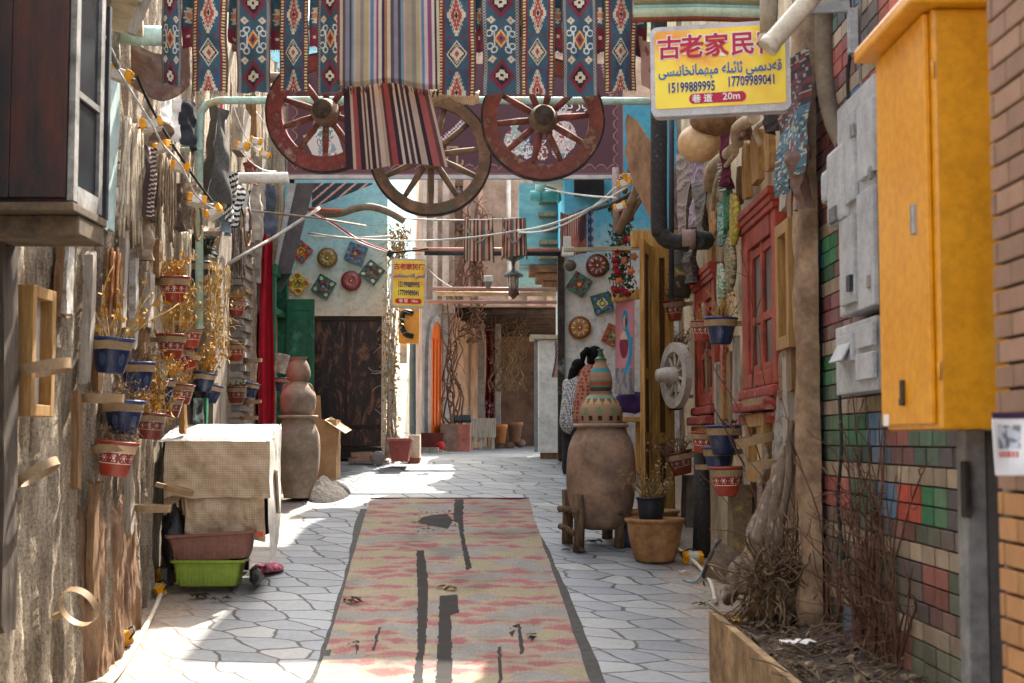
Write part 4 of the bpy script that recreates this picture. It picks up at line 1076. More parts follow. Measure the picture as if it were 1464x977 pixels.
mb.add(v, [(0, 1, 3, 2), (4, 6, 7, 5), (0, 4, 5, 1), (2, 3, 7, 6), (0, 2, 6, 4), (1, 5, 7, 3)], None, False); mb.build('body', m_dkcart, CV)
def top_s(u, v): 
    x = xL-.01+(xRt-xL+.03)*u; y = YB0-.01+(YB1-YB0+.02)*v; return (x, y, topf(x, y)+.012*fbm(u*3, v*3, 2, 3)+(-.03 if u > .97 else 0))
MB().sheet(top_s, 60, 40).build('top_cloth', m_whsheet, CV)
def drape(px0, px1, py0, py1, dy, seed, flare=0, hem=5):
    def f(u, v):
        px = px0+(px1-px0)*u; py = py0+(py1-py0)*v+hem*v*fbm(u*2.5+seed, 0, 1, 2)
        p = P(px+flare*v*(u-.5), py, YB0); p.y += -dy-.02*sin(pi*v)-.02*v+.085*fbm(u*2.6+seed, v*.9, 4, 3)*(.2+v)+.014*fbm(u*9+seed, v*5, 2, 2); return p
    return f
o = MB().sheet(drape(239, 388, 631, 712, .07, 1, 3, 10), 70, 40).build('front_sheet', m_sack, CV)
MB().sheet(drape(268, 378, 696, 772, .0, 5, 6, 7), 60, 40).build('lower_sheet', m_sack, CV)
MB().sheet(drape(236, 270, 655, 738, -.005, 9, 6, 6), 30, 40).build('side_flap', m_sack, CV)
def rside(u, v):
    v *= 1.12; y = YB0-.02+(YB1-YB0+.02)*u; x = xRt+.015+.05*v*(.4+.6*sin(3*u+1))+.02*fbm(u*3, v*2, 1, 3); z0_ = topf(x, y)+.01; return (x, y, z0_-(.95+.12*fbm(u*3, 0, 4, 2))*v)
MB().sheet(rside, 40, 50).build('right_sheet', m_whsheet, CV)
def rflap(u, v):
    p = P(384+14*u+3*v, 670+62*v+3*u, YB0+.35); p.y += .03*sin(5*u); return p
MB().sheet(rflap, 14, 24).build('hanging_flap', m_sack, CV)
for x in (xL+.1, xRt-.28):
    for y in (YB0+.1, YB1-.1): MB().box((x, y, (gz(y)+zc)/2+.02), (.05, .05, zc-gz(y)+.0)).build('leg', m_dkcart, CV)
cw = G(390, YB0+.2, .09); 
#MB().lathe([(.02, -.015), (.05, -.015), (.055, 0), (.05, .015), (.02, .015)], 20, mat=TR(cw-Vector((.08, 0, .03)), 0, pi/2, 0)).build('caster', m_iron, CV)

def trough(name, label, cx, Yc, z, L_, W_, H_, m, tilt=0, roll=0):
    root = thing(name, label, 'planter tub', (cx, Yc, z)); root['_o'] = [0, 0, 0]
    def rr2(k_, zz): return [(x*k_, y*k_, zz) for x, y in rrect(L_, W_, .05, 5)]
    secs = [(.80, 0), (.86, .25*H_), (.92, .7*H_), (.95, H_*.86), (1.0, H_*.87), (1.03, H_*.9), (1.03, H_), (.98, H_), (.94, H_*.9), (.82, .04)]
    v = []; n = 24
    for kk_, zz in secs: v += rr2(kk_, zz)
    n = len(v)//len(secs); f = [(i*n+j, i*n+(j+1) % n, (i+1)*n+(j+1) % n, (i+1)*n+j) for i in range(len(secs)-1) for j in range(n)]
    f += [tuple(range(n))[::-1], tuple((len(secs)-1)*n+j for j in range(n))]
    MB().add(v, f, None, False).build('tub', m, root)
    mb = MB()
    for i in range(15): mb.box((-L_*.4+L_*.8*i/14, -W_*.455, H_*.42), (.01, .012, H_*.66), (-.075, 0, 0))
    mb.build('ribs', m, root)
    root.rotation_euler = (0, roll, tilt); return root
YT = 12.55
zt0 = gz(YT); 
trough('green_tub', 'lime green plastic trough planter on the paving, under the brown one', P(312, 0, YT).x, YT, P(312, 836, YT).z, .62, .34, .225, M('lime green plastic', C('#8fa83c'), C('#7d9634'), rough=.4, bump=.05), .0)
trough('brown_tub', 'dull reddish brown plastic trough planter tilted on top of the green one', P(317, 0, YT).x, YT, P(317, 799, YT).z, .76, .36, .235, M('dusty brown plastic', C('#8f6455'), C('#7a5347'), rough=.55, bump=.08), .03, -.06)
a = P(372, 764, YT-.2)
solo('price_sticker', MB().box(a, (.05, .006, .045), (0, -.06, 0)), flat('orange sticker', C('#d8502a')), 'small orange sticker at the rim of the brown trough planter', 'sticker')
m_bag = M('black bin bag', C('#17171a'), C('#0d0d10'), rough=.28, bump=.9, bscale=12, dist=.03, spec=.6)
def bag(px, py, w_, h_, Y, label, m, seed, nm='rubbish_bag'):
    c_ = P(px, py, Y); mb = MB().ball((0, 0, 0), 1, 28, squash=(w_/2, .2, h_/2), wob=.22, seed=seed)
    mb.v = [(a_[0]+.02*fbm(a_[0]*9, a_[2]*9, seed, 3), a_[1]+.02*fbm(a_[2]*9, a_[0]*9, seed+4, 3), a_[2]) for a_ in mb.v]
    mb.v = [(a_[0]+c_.x, a_[1]+c_.y, max(a_[2]+c_.z, gz(Y)+.003)) for a_ in mb.v]; return solo(nm, mb, m, label, 'bag')
bag(252, 770, .24, .62, YT+.1, 'black bin bag stuffed between the left wall and the trough planters', m_bag, 2)
bag(366, 824, .11, .16, YT+.05, 'small black bin bag at the right end of the lime green trough', m_bag, 6)
bag(384, 812, .27, .1, 13.25, 'crumpled pink and white checked cloth beside the trough planters', M('pink checked cloth', C('#c9939c'), C('#a03a55'), C('#3a2430'), scale=22, bump=.6, bscale=20, dist=.02), 9, 'crumpled_cloth')

# cardboard box and debris by the left jar
m_card = M('brown cardboard', C('#b08b62'), C('#9a7650'), scale=3, bump=.15, bscale=30)
YC = 18.3; 
KB = thing('cardboard_box', 'open brown cardboard carton with one pale flap, beside the stacked clay jar', 'box', G(478, YC))
xa, xb = P(450, 0, YC).x, P(479, 0, YC).x; zk = gz(YC)
mb = MB(); zt_ = P(470, 600, YC).z
mb.box(((xa+xb)/2+.02, YC+.2, (zk+zt_)/2), (xb-xa+.1, .45, zt_-zk)); mb.build('carton', m_card, KB)
MB().box((P(457, 0, YC).x, YC-.03, P(0, 585, YC).z+.0), (.14, .012, .34), (0, radians(-3), 0)).build('raised_flap', m_card, KB)
MB().box((P(487, 0, YC).x, YC+.12, P(0, 608, YC).z+.0), (.32, .42, .012), (radians(8), radians(32), 0)).build('side_flap', M('bleached cardboard', C('#cbb795'), C('#b59d7a'), scale=3), KB)
MB().add([tuple(G(x, Yq, z_)) for x, Yq, z_ in ((452, 16.9, 0), (468, 16.5, .0), (492, 16.6, 0), (506, 17.2, 0), (500, 17.9, 0), (470, 18, 0), (450, 17.6, .0), (456, 17.2, .24), (470, 17.15, .27), (484, 17.3, .16))],
   [(0, 1, 7), (1, 8, 7), (1, 2, 8), (2, 9, 8), (2, 3, 9), (3, 4, 9), (4, 5, 9), (5, 8, 9), (5, 7, 8), (5, 6, 7), (6, 0, 7)], None, False)
mb = MB()
def mound(u, v):
    a_ = u*2*pi; r = v; x = .27*r*cos(a_)+.07*(1-r)*-1; y = .6*r*sin(a_); h_ = .21*(1-r)**.7*(1+.3*fbm(x*6, y*6, 1))+.012*fbm(x*30, y*30, 2, 2)
    g_ = G(470, 17.3); return (g_.x+x, g_.y+y, gz(g_.y+y)+max(0, h_)-.004)
solo('debris_heap', MB().sheet(mound, 48, 16), M('dark rubble', C('#4c443d'), C('#2a2520'), scale=18, bump=1, bscale=30, dist=.03), 'small dark heap of swept rubble beside the stacked clay jar', 'rubble')

# ---------------- two women by the turquoise house
def skinmesh(name, caps, m, parent, voxel=.012, smooth_n=3, balls=()):
    mb = MB()
    for pts, rs in caps: 
        mb.tube(pts, rs, 14)
        for p, r in zip(pts, rs): mb.ball(p, r*.99, 12)
    for c_, r, sq in balls: mb.ball(c_, r, 16, squash=sq)
    o = mb.build(name, m, parent, local=True)
    rm = o.modifiers.new('r', 'REMESH'); rm.mode = 'VOXEL'; rm.voxel_size = voxel; rm.use_smooth_shade = True
    s_ = o.modifiers.new('s', 'SMOOTH'); s_.iterations = smooth_n; s_.factor = .5
    bpy.context.view_layer.update()
    me = bpy.data.meshes.new_from_object(o.evaluated_get(bpy.context.evaluated_depsgraph_get()))
    o.modifiers.clear(); o.data = me
    if not me.materials: me.materials.append(m)
    for p in me.polygons: p.use_smooth = True
    return o
V = Vector
m_skin = M('skin', C('#b88567'), C('#a87456'), scale=6, rough=.55, bump=.05)
m_hair = M('black hair', C('#0b0908'), C('#050404'), scale=10, stretch=(6, 6, 1), rough=.7, bump=.3, bscale=80, spec=.12)
m_trous = M('dark trousers', C('#2a2a30'), C('#1c1c20'), scale=8, bump=.3)
m_shoe = M('black shoes', C('#1a1816'), C('#100f0e'), rough=.5)
m_puff = None
def check_mat(name, a, b_, sc_):
    m, nt, b = _base(name); vec = _coord(nt)
    vo = nt.nodes.new('ShaderNodeTexVoronoi'); vo.inputs['Scale'].default_value = sc_; vo.inputs['Randomness'].default_value = .35; nt.links.new(vec, vo.inputs['Vector'])
    col = _ramp(nt, vo.outputs['Distance'], [(.38, a), (.52, b_)]); nt.links.new(col, b.inputs['Base Color']); b.inputs['Roughness'].default_value = .8
    n3 = _noise(nt, vec, 12, 3); _bump(nt, b, n3.outputs[0], .5, .02); return m
m_puff = check_mat('black and white houndstooth quilt', C('#2d2d30'), C('#b5b3b0'), 46)
m_flor = check_mat('dark red flowered cloth', C('#7c1f2a'), C('#9a6a4a'), 22)
def person(px, Y, yaw, label, mjack, bun, H=1.6, lean=.12):
    g_ = G(px, Y); root = thing('person', label, 'person', g_); root['_o'] = [0, 0, 0]
    k_ = H/1.6
    hip = V((0, 0, .86)); che = V((0, -.06*1, 1.17)); nk = V((0, -.10, 1.34)); hd = V((0, -.15, 1.475))
    limbs = []
    for s_ in (-1, 1):
        limbs.append(([V((s_*.085, 0, .84)), V((s_*.09, -.02, .46)), V((s_*.09, .02, .08))], [.085, .056, .04]))
        limbs.append(([V((s_*.09, .03, .045)), V((s_*.095, -.07, .035)), V((s_*.095, -.14, .028))], [.04, .038, .03]))
        sh = V((s_*.165, -.06, 1.27)); el = V((s_*.21, -.10, 1.02)); wr = V((s_*.13, -.28, .94)); pa = V((s_*.10, -.345, .93))
        limbs.append(([sh, el, wr], [.055, .042, .03])); limbs.append(([wr, wr.lerp(pa, .6), pa], [.028, .034, .03]))
        for q in range(4):
            b0 = pa+V((s_*(.024-.016*q), -.012, .006)); tip = b0+V((s_*(-.006), -.045+.006*abs(q-1), -.012)); end = tip+V((-s_*.004, -.02, -.018))
            limbs.append(([b0, tip, end], [.0092, .0085, .0072]))
        t0 = wr.lerp(pa, .35)+V((-s_*.03, 0, .008)); limbs.append(([t0, t0+V((-s_*.022, -.03, .006)), t0+V((-s_*.022, -.055, -.002))], [.011, .0095, .008]))
    limbs.append(([hip, V((0, -.03, 1.02)), che, V((0, -.08, 1.27))], [.135, .12, .135, .105])); limbs.append(([V((0, -.08, 1.27)), nk, hd+V((0, .02, -.06))], [.06, .05, .055]))
    fw = V((0, -1, -.25)).normalized()
    balls = [(hd, .098, (.86, 1.0, 1.14)), (hd+V((0, -.06, -.06)), .055, (.9, 1, 1)), (hd+V((0, -.103, -.025)), .016, (.8, 1.1, 1.4)), (hd+V((.082, .0, -.01)), .022, (.5, 1, 1.4)), (hd+V((-.082, .0, -.01)), .022, (.5, 1, 1.4)), (hd+V((0, -.092, -.062)), .014, (1.6, .7, .6))]
    skinmesh('body', limbs, m_skin, root, .008, 2, balls)
    mb = MB()
    for s_ in (-1, 1): mb.ball(hd+V((s_*.032, -.09, .005)), .011, 10)
    mb.build('eyes', M('dark eyes', C('#1c1512'), C('#0d0a09'), rough=.2, bump=0), root)
    caps = [([V((0, .0, .72)), V((0, -.02, .92)), V((0, -.05, 1.1)), V((0, -.07, 1.26)), V((0, -.09, 1.315))], [.17, .165, .165, .13, .075])]
    for s_ in (-1, 1):
        sh = V((s_*.15, -.06, 1.255)); el = V((s_*.215, -.10, 1.02)); wr = V((s_*.135, -.27, .945)); caps.append(([sh, el, wr], [.08, .066, .05]))
    j = skinmesh('jacket', caps, mjack, root, .014, 4)
    caps = []
    for s_ in (-1, 1): caps.append(([V((s_*.08, 0, .82)), V((s_*.092, -.02, .46)), V((s_*.092, .02, .09))], [.105, .076, .062]))
    caps.append(([V((-.06, 0, .84)), V((.06, 0, .84))], [.12, .12]))
    skinmesh('trousers', caps, m_trous, root, .014, 3)
    mb = MB()
    for s_ in (-1, 1):
        sh_ = skinmesh('shoe', [([V((s_*.09, .035, .045)), V((s_*.095, -.06, .042)), V((s_*.095, -.15, .034))], [.046, .045, .036])], m_shoe, root, .01, 2)
    hb = [(hd+V((0, .022, .022)), .108, (.93, 1.0, 1.06)), (hd+V((0, .075, -.05)), .07, (1.0, .7, 1.1))]
    hc = []
    if bun: hb += [(hd+V((0, .13, .07)), .05, (1, 1, 1))]; hc.append(([hd+V((0, .13, .08)), hd+V((0, .19, .02)), hd+V((0, .2, -.09))], [.042, .045, .02]))
    else: hc.append(([hd+V((0, .09, -.03)), hd+V((0, .13, -.14)), hd+V((0, .13, -.26))], [.075, .07, .035]))
    skinmesh('hair', hc, m_hair, root, .01, 2, hb)
    root.rotation_euler = (0, 0, yaw); root.scale = (k_,)*3; return root
person(817, 18.75, radians(128), 'woman in a black and white houndstooth quilted coat with long black hair, leftmost of two', m_puff, False, 1.52)
person(838, 18.6, radians(118), 'woman in a dark red flowered jacket, black hair tied up, by the turquoise wall', m_flor, True, 1.7)
# ================================================================== WALL POTS, RING HOLDERS, SPOTLIGHTS
def glaze_mat():
    m = MC('glazed pot', rough=.32, bump=.12, bscale=30, var=.6, vscale=9, spec=.5); nt = m.node_tree; b = nt.nodes['Principled BSDF']; lk = b.inputs['Base Color'].links[0]; src = lk.from_socket
    oi = nt.nodes.new('ShaderNodeObjectInfo'); nt.links.new(_mix(nt, 1.0, src, _ramp(nt, oi.outputs['Random'], [(0, (.55, .56, .6)), (.5, (.95, .95, .95)), (1, (1.2, 1.12, 1.05))]), 'MULTIPLY'), b.inputs['Base Color'])
    return wear(m, C('#8a7a66'), 5, .6, .72, .55)
m_glz = glaze_mat()
BLUE, BRED, PCREAM = C('#1d2f56'), C('#7c2b1f'), C('#c3a884')
def pot_proto(kind):
    root = thing('flower_pot', 'x', 'flower pot', (0, 0, 0)); root['_o'] = [0, 0, 0]
    P_ = sm([(.088, 0), (.096, .012), (.108, .06), (.122, .12), (.134, .18), (.141, .222), (.143, .228)], 3)+[(.156, .232), (.159, .24), (.157, .25), (.148, .25), (.142, .235), (.136, .21), (.02, .205)]
    def cf(i, u, z):
        a = (u*11) % 1-.5; a2 = (u*22) % 1-.5
        if kind == 'blue':
            if z > .228: return C('#24407a')
            if .168 < z < .222: return PCREAM
            if .05 < z < .14 and abs(((u*5) % 1)-.5) < .16*sqrt(max(0, 1-((z-.095)/.045)**2)) and int(u*60+z*300) % 3 == 0: return C('#6f86a0')
            return BLUE
        if z > .228: return C('#86301f')
        if .172 < z < .222: return PCREAM
        if .166 < z < .172 or .088 < z < .093: return C('#d9c6ac')
        if .093 < z < .166:
            r = sqrt((a*1.5)**2+((z-.13)/.05)**2)
            if r < .22 or (.36 < r < .52 and int(u*11*12) % 2 == 0) or (r > .85 and int(u*110) % 3 == 0): return C('#d9c2b4')
            return C('#7d2425')
        return C('#8c3421')
    P2 = []
    for (a, b) in zip(P_, P_[1:]):
        n = 4 if abs(b[1]-a[1]) > .012 else 1
        P2 += [(a[0]+(b[0]-a[0])*t/n, a[1]+(b[1]-a[1])*t/n) for t in range(n)]
    P2.append(P_[-1])
    MB().lathe(P2, 132, colfn=cf).build('body', m_glz, root)
    MB().lathe([(.137, .212), (.07, .224), (.002, .226)], 20, wob=.1).build('soil', m_soil, root)
    return root
POT = {'blue': pot_proto('blue'), 'red': pot_proto('red')}
USED = {}
m_ringp = M('beige plastic', C('#99805f'), C('#82694d'), scale=6, rough=.55, bump=.08)
def holder_proto():
    root = thing('pot_holder', 'x', 'pot holder', (0, 0, 0)); root['_o'] = [0, 0, 0]
    mb = MB(); n = 40; v = []; f = []
    for j in range(n):
        a = 2*pi*j/n
        for r, z in ((.1445, -.03), (.149, .03), (.153, .03), (.1485, -.03)): v.append((r*cos(a), r*sin(a), z))
    for j in range(n):
        for q in range(4): f.append((4*j+q, 4*((j+1) % n)+q, 4*((j+1) % n)+(q+1) % 4, 4*j+(q+1) % 4))
    mb.add(v, f, None, False); mb.build('ring', m_ringp, root)
    MB().box((.2, 0, 0), (.1, .045, .05), bev=.006).build('bracket', m_ringp, root)
    return root
HOLD = holder_proto()
m_straw = M('dry straw stems', C('#b8995f'), C('#8a6d40'), scale=20, bump=0)
m_yleaf = M('yellowed dry leaves', C('#c08a2c'), C('#96681e'), scale=18, bump=0, rough=.8)
m_bstem = M('brown dry stems', C('#7d6448'), C('#57442f'), scale=20, bump=0)
m_gleaf = M('small green leaves', C('#5f7a34'), C('#41591f'), scale=18, bump=0, rough=.6)
PLANTM = {}
def plant_mesh(kind, seed):
    r = random.Random(seed); st = MB(); lf = MB()
    N = {'straw': 22, 'yellow': 18, 'brown': 20, 'green': 14, 'twiggy': 34}[kind]
    for i in range(N):
        a = r.uniform(0, 2*pi); q = r.uniform(0, .1); p = (q*cos(a), q*sin(a), .215)
        sp = {'straw': .45, 'yellow': .35, 'brown': .7, 'green': .8, 'twiggy': 1.1}[kind]
        L = r.uniform(.12, .36)*(1.15 if kind == 'straw' else 1)*(.55 if kind == 'green' else 1)
        w_ = wander(p, (cos(a)*sp, sin(a)*sp, 1), L, 6, .28, r); st.tube(w_, [.0045-.0005*k for k in range(7)], 4)
        if kind in ('twiggy', 'brown'):
            for b in range(3):
                s_ = w_[r.randint(2, 6)]; st.tube(wander(s_, (r.uniform(-1, 1), r.uniform(-1, 1), r.uniform(-.4, 1)), r.uniform(.05, .13), 4, .4, r), .002, 3)
        nl = {'straw': 3, 'yellow': 16, 'brown': 6, 'green': 9, 'twiggy': 3}[kind]
        for b in range(nl):
            c_ = w_[r.randint(2, 6)]+V((r.uniform(-.02, .02), r.uniform(-.02, .02), r.uniform(-.02, .02))); s_ = r.uniform(.008, .02)
            M_ = TR(c_, r.uniform(0, 6), r.uniform(0, 6), r.uniform(0, 6), s_); lf.add([(-1, -.45, 0), (0, -.7, .2), (1, 0, 0), (0, .7, .2), (-1, .45, 0)], [(0, 1, 3, 4), (1, 2, 3)], None, False, M_)
    return st, lf
def potplant(root, kind, seed, sc_=1):
    st, lf = plant_mesh(kind, seed)
    for mb in (st, lf): mb.v = [(a*sc_, b*sc_, .215+(c_-.215)*sc_) for a, b, c_ in mb.v]
    p = st.build('dried_plant' if kind != 'green' else 'plant', m_straw if kind in ('straw', 'yellow') else m_bstem, root)
    lf.build('leaves', {'straw': m_yleaf, 'yellow': m_yleaf, 'brown': m_bstem, 'green': m_gleaf, 'twiggy': m_bstem}[kind], p)
HOLDERS = 'beige ring pot holders screwed to the walls'
def place_holder(loc, side, s_, label, tilt=(0, 0, 0), yaw=0):
    if not USED.get('h'): USED['h'] = 1; o = HOLD
    else: o = dup(HOLD)
    o.location = loc; o.scale = (s_,)*3; o.rotation_euler = (tilt[0], tilt[1], (0 if side > 0 else pi)+yaw)
    o['label'] = label; o['group'] = HOLDERS; return o
def place_pot(px, py, wpx, side, kind, label, hlabel, plant=None, tilt=0, X=None, psc=1, ring=True):
    Xc = X if X is not None else (-2.78 if side < 0 else 1.83)
    c_ = PX(px, py, Xc)
    if side < 0 and X is None and c_.y > 12: c_ = PX(px, py, -2.98)
    s_ = wpx/S(c_.y)/.318
    if not USED.get(kind): USED[kind] = 1; o = POT[kind]
    else:
        o = POT[kind].copy(); COL.objects.link(o)
        for ch in list(POT[kind].children):
            if ch.name.split('.')[0] in ('body', 'soil'):
                d = ch.copy(); COL.objects.link(d); d.parent = o
    base = c_-V((0, 0, .245*s_)); o.location = base; o.scale = (s_,)*3
    o.rotation_euler = (radians(rnd.uniform(-3, 3)), radians(tilt), rnd.uniform(0, 6))
    R_ = eul(0, radians(tilt), 0)
    if tilt: o.rotation_euler = (0, radians(tilt), 0)
    o['label'] = label; o['group'] = 'glazed flower pots hung on the %s wall' % ('left' if side < 0 else 'right')
    if plant: potplant(o, plant, int(px*7+py), psc)
    if ring: place_holder(base+V((0, 0, .195*s_)), side, s_*.985, hlabel, (0, radians(tilt), 0))
    return o
LP = [
 (158, 484, 65, 'blue', 'big blue pot nearest the camera on the left wall, above an empty holder bar', 'straw', 4, 1.5),
 (197, 519, 54, 'blue', 'dark blue pot half behind the nearest big blue pot on the left wall', 'brown', 0, .8),
 (231, 543, 42, 'blue', 'blue pot third in the descending row on the left wall, yellow dry leaves above it', 'yellow', 0, 1.2),
 (176, 573, 62, 'blue', 'dark blue pot with a pale rosette directly above the lowest red pot on the left', 'brown', 3, .7),
 (163, 631, 64, 'red', 'lowest red flower-banded pot on the left wall, nearest the camera', 'brown', 6, .6),
 (214, 591, 48, 'red', 'red flower-banded pot topped with bright yellow dry leaves, right of the rosette pot', 'yellow', 4, 1.1),
 (244, 569, 36, 'red', 'red pot behind the yellow-leaved red pot on the left wall', None, 5, 1),
 (260, 550, 36, 'red', 'red pot just left of the tilted pair of blue pots on the left wall', 'straw', 4, .8),
 (249, 397, 48, 'red', 'highest red flower-banded pot of the left cluster, with dry leaves at its right', 'yellow', 0, 1.0),
 (245, 479, 46, 'red', 'red flower-banded pot directly below the highest red one on the left wall', 'straw', 0, 1.6),
 (271, 467, 40, 'red', 'red pot tucked behind the middle red pot of the left cluster', 'straw', 2, 1.2),
 (272, 501, 36, 'red', 'red pot tipped steeply sideways among dry stems on the left wall', 'yellow', -24, 1.0),
 (287, 376, 44, 'blue', 'top blue pot of the left cluster with a wide cream band', 'straw', 0, .9),
 (279, 427, 34, 'blue', 'blue pot mostly hidden under the yellow stems right of the highest red pot', 'yellow', 0, 1.1),
 (290, 533, 36, 'blue', 'upper pot of the tilted pair of blue pots on the left wall', 'yellow', 8, 1.5),
 (299, 549, 34, 'blue', 'lower pot of the tilted pair of blue pots on the left wall', None, 14, 1),
 (338, 430, 29, 'red', 'small red pot with yellow tuft, top of the far column by the red cloth', 'yellow', 3, .8),
 (337, 493, 30, 'red', 'small red pot with pale green sprigs, middle of the far column by the red cloth', 'green', 0, .8),
 (338, 553, 31, 'red', 'small red pot with fresh green leaves, lowest of the far column by the red cloth', 'green', 0, 1.0),
 (357, 548, 26, 'blue', 'small tilted blue pot beside the lowest green-leaved pot near the red cloth', None, 10, 1),
]
for i, (px, py, w_, kd, lab, pl, tl, ps) in enumerate(LP):
    h_ = 'beige ring holder gripping the '+' '.join(lab.split()[:11])
    place_pot(px, py, w_, -1, kd, lab, h_, pl, tl, None, ps)
RP = [
 (963, 431, 37, 'red', 'red flower-banded pot with pale dry twigs, highest on the right wall', 'twiggy', -6, 1.3),
 (957, 494, 36, 'blue', 'blue pot partly behind the white wall wheel', 'twiggy', 0, 1.2),
 (1003, 460, 36, 'red', 'red pot half hidden behind the large blue pot under the red windows', 'straw', 3, .7),
 (1030, 455, 49, 'blue', 'large blue pot with a beige band, hanging between the two red windows', 'straw', 0, 1.0),
 (966, 562, 32, 'blue', 'dark blue pot just below the white wall wheel', None, 0, 1),
 (1035, 609, 54, 'blue', 'upper blue pot of the stack above the lowest red pot on the right', None, 0, 1),
 (1029, 639, 50, 'blue', 'lower blue pot squeezed between a blue pot and the lowest red pot on the right', None, -2, 1),
 (1040, 668, 53, 'red', 'lowest red flower-banded pot on the right wall, under the two blue pots', None, -1, 1),
 (1004, 619, 38, 'red', 'red pot at the left of the stacked blue pots on the right wall', 'straw', 4, .6),
 (976, 646, 42, 'red', 'tilted red pot filled with tangled dry stems, above the clay bowl', 'twiggy', -12, 1.0),
 (949, 627, 28, 'blue', 'small blue pot beside the yellow door, upper one of two', 'brown', -10, .8),
 (963, 652, 32, 'blue', 'small blue pot leaning behind the tilted red pot near the yellow door', None, -14, 1),
]
for i, (px, py, w_, kd, lab, pl, tl, ps) in enumerate(RP):
    place_pot(px, py, w_, 1, kd, lab, 'beige ring holder gripping the '+' '.join(lab.split()[:11]), pl, tl, None, ps)
place_pot(403, 541, 24, -1, 'blue', 'blue and cream pot standing by the green door frame behind the stacked jar', 'beige ring holder by the green door frame', None, 0, -2.78)
# empty holders
for px, py, w_, X, tl, lab in (
 (63, 527, 78, -2.75, 12, 'empty beige ring holder seen edge-on across the small wooden wall frame'),
 (146, 570, 62, -2.78, 0, 'empty beige ring holder directly below the nearest big blue pot'),
 (55, 675, 64, -2.78, 32, 'empty beige ring holder tipped steeply, low on the left wall near the camera'),
 (218, 727, 50, -2.75, -2, 'empty beige ring holder level with the sacking cart, on the bare orange plaster'),
 (256, 701, 42, -2.80, -14, 'empty beige ring holder tilted up in front of the sacking cart'),
 (345, 443, 26, -2.98, 40, 'empty beige ring holder hanging askew below the yellow-tufted small pot'),
 (362, 517, 26, -2.92, 8, 'empty beige ring holder touching the red cloth, beside the pale green sprigs'),
 (362, 575, 24, -2.92, 4, 'empty beige ring holder below the small tilted blue pot near the red cloth'),
 (356, 598, 26, -2.95, 2, 'lowest empty beige ring holder by the foot of the red cloth'),
 (1082, 628, 62, 1.83, -13, 'long looking empty beige ring holder under the sill of the large red window'),
 (1094, 664, 58, 1.84, -6, 'empty beige ring holder below another one, right of the stacked pots'),
 (1086, 573, 50, 1.85, -10, 'empty beige ring holder over the sill of the large red window'),
 (1106, 766, 44, 1.85, -18, 'empty beige ring holder among the leaning driftwood'),
 (961, 524, 30, 1.8, 0, 'empty pale ring holder beneath the hub of the white wall wheel'),
 (1012, 668, 36, 1.84, 0, 'empty beige ring holder between the leftmost red pot and the lowest red pot'),
):
    c_ = PX(px, py, X); s_ = w_/S(c_.y)/.306
    place_holder(c_, -1 if X < 0 else 1, s_, lab, (0, radians(tl), 0))
# one holder hanging open, seen as a loop
c_ = PX(112, 868, -2.72); o = place_holder(c_, -1, 60/S(c_.y)/.306, 'empty beige ring holder dangling upright as an open loop low on the left wall', (radians(62), radians(20), 0), -.5)

m_ylp = M('yellow spotlight plastic', C('#dd9a14'), C('#c07f0a'), rough=.45, bump=.05)
m_lens = M('spotlight lens', C('#c9c5ba'), C('#a39f95'), rough=.25, bump=.05)
def spot_proto():
    root = thing('spotlight', 'x', 'spotlight', (0, 0, 0)); root['_o'] = [0, 0, 0]
    MB().box((0, 0, 0), (.15, .07, .09), bev=.014).build('housing', M('white lamp housing', C('#cbc6ba'), C('#a59f92'), rough=.5), root)
    for s_ in (-1, 1): MB().box((s_*.062, -.012, .012), (.042, .078, .082), bev=.012).build('end_cap', m_ylp, root)
    MB().box((0, -.04, 0), (.085, .012, .07), bev=.004).build('lens', m_lens, root)
    MB().tube([(-.08, .0, 0), (-.085, .05, .02), (0, .09, .03), (.085, .05, .02), (.08, 0, 0)], .007, 6).build('bracket', m_iron, root)
    return root
SPOT = spot_proto()
def place_spot(p, label, s_=1, rot=(0, 0, 0)):
    if not USED.get('s'): USED['s'] = 1; o = SPOT
    else: o = dup(SPOT)
    o.location = p; o.scale = (s_,)*3; o.rotation_euler = rot; o['label'] = label; o['group'] = 'yellow capped spotlights strung along the alley'
SP = [(171, 108, -2.72, 1.05, 'highest yellow spotlight at the upper left, by the mint board'), (216, 180, -2.72, 1, 'yellow spotlight second from the top of the left string, over the fibre bundle'),
 (233, 211, -2.72, .85, 'yellow spotlight third from the top of the left string, close under the second'), (258, 240, -2.72, .9, 'yellow spotlight fourth down the left string, above the brown rope strands'),
 (280, 288, -2.72, 1, 'yellow spotlight fifth down the left string, beside a wooden hoop'), (307, 305, -2.72, 1, 'lowest yellow spotlight of the upper left string, beside the striped cloth'),
 (347, 210, -2.75, .9, 'yellow spotlight left of a group of three near the red wheel'), (366, 202, -2.75, .8, 'yellow spotlight highest of the group of three beside the red wheel'), (379, 222, -2.75, .8, 'yellow spotlight lowest of the group of three beside the red wheel'),
 (893, 262, .95, .9, 'yellow spotlight at the top of the flower garland'), (899, 254, 1.05, .9, 'yellow spotlight touching the carved brown board above the garland'), (887, 296, .98, .8, 'lower yellow spotlight hung in the flower garland')]
for px, py, X, s_, lab in SP:
    p = PX(px, py, X) if abs(X) > 2 else P(px, py, 14.5 if px > 800 else 15)
    place_spot(p, lab, s_, (rnd.uniform(-.4, .2), rnd.uniform(-.5, .5), rnd.uniform(-.5, .5)))
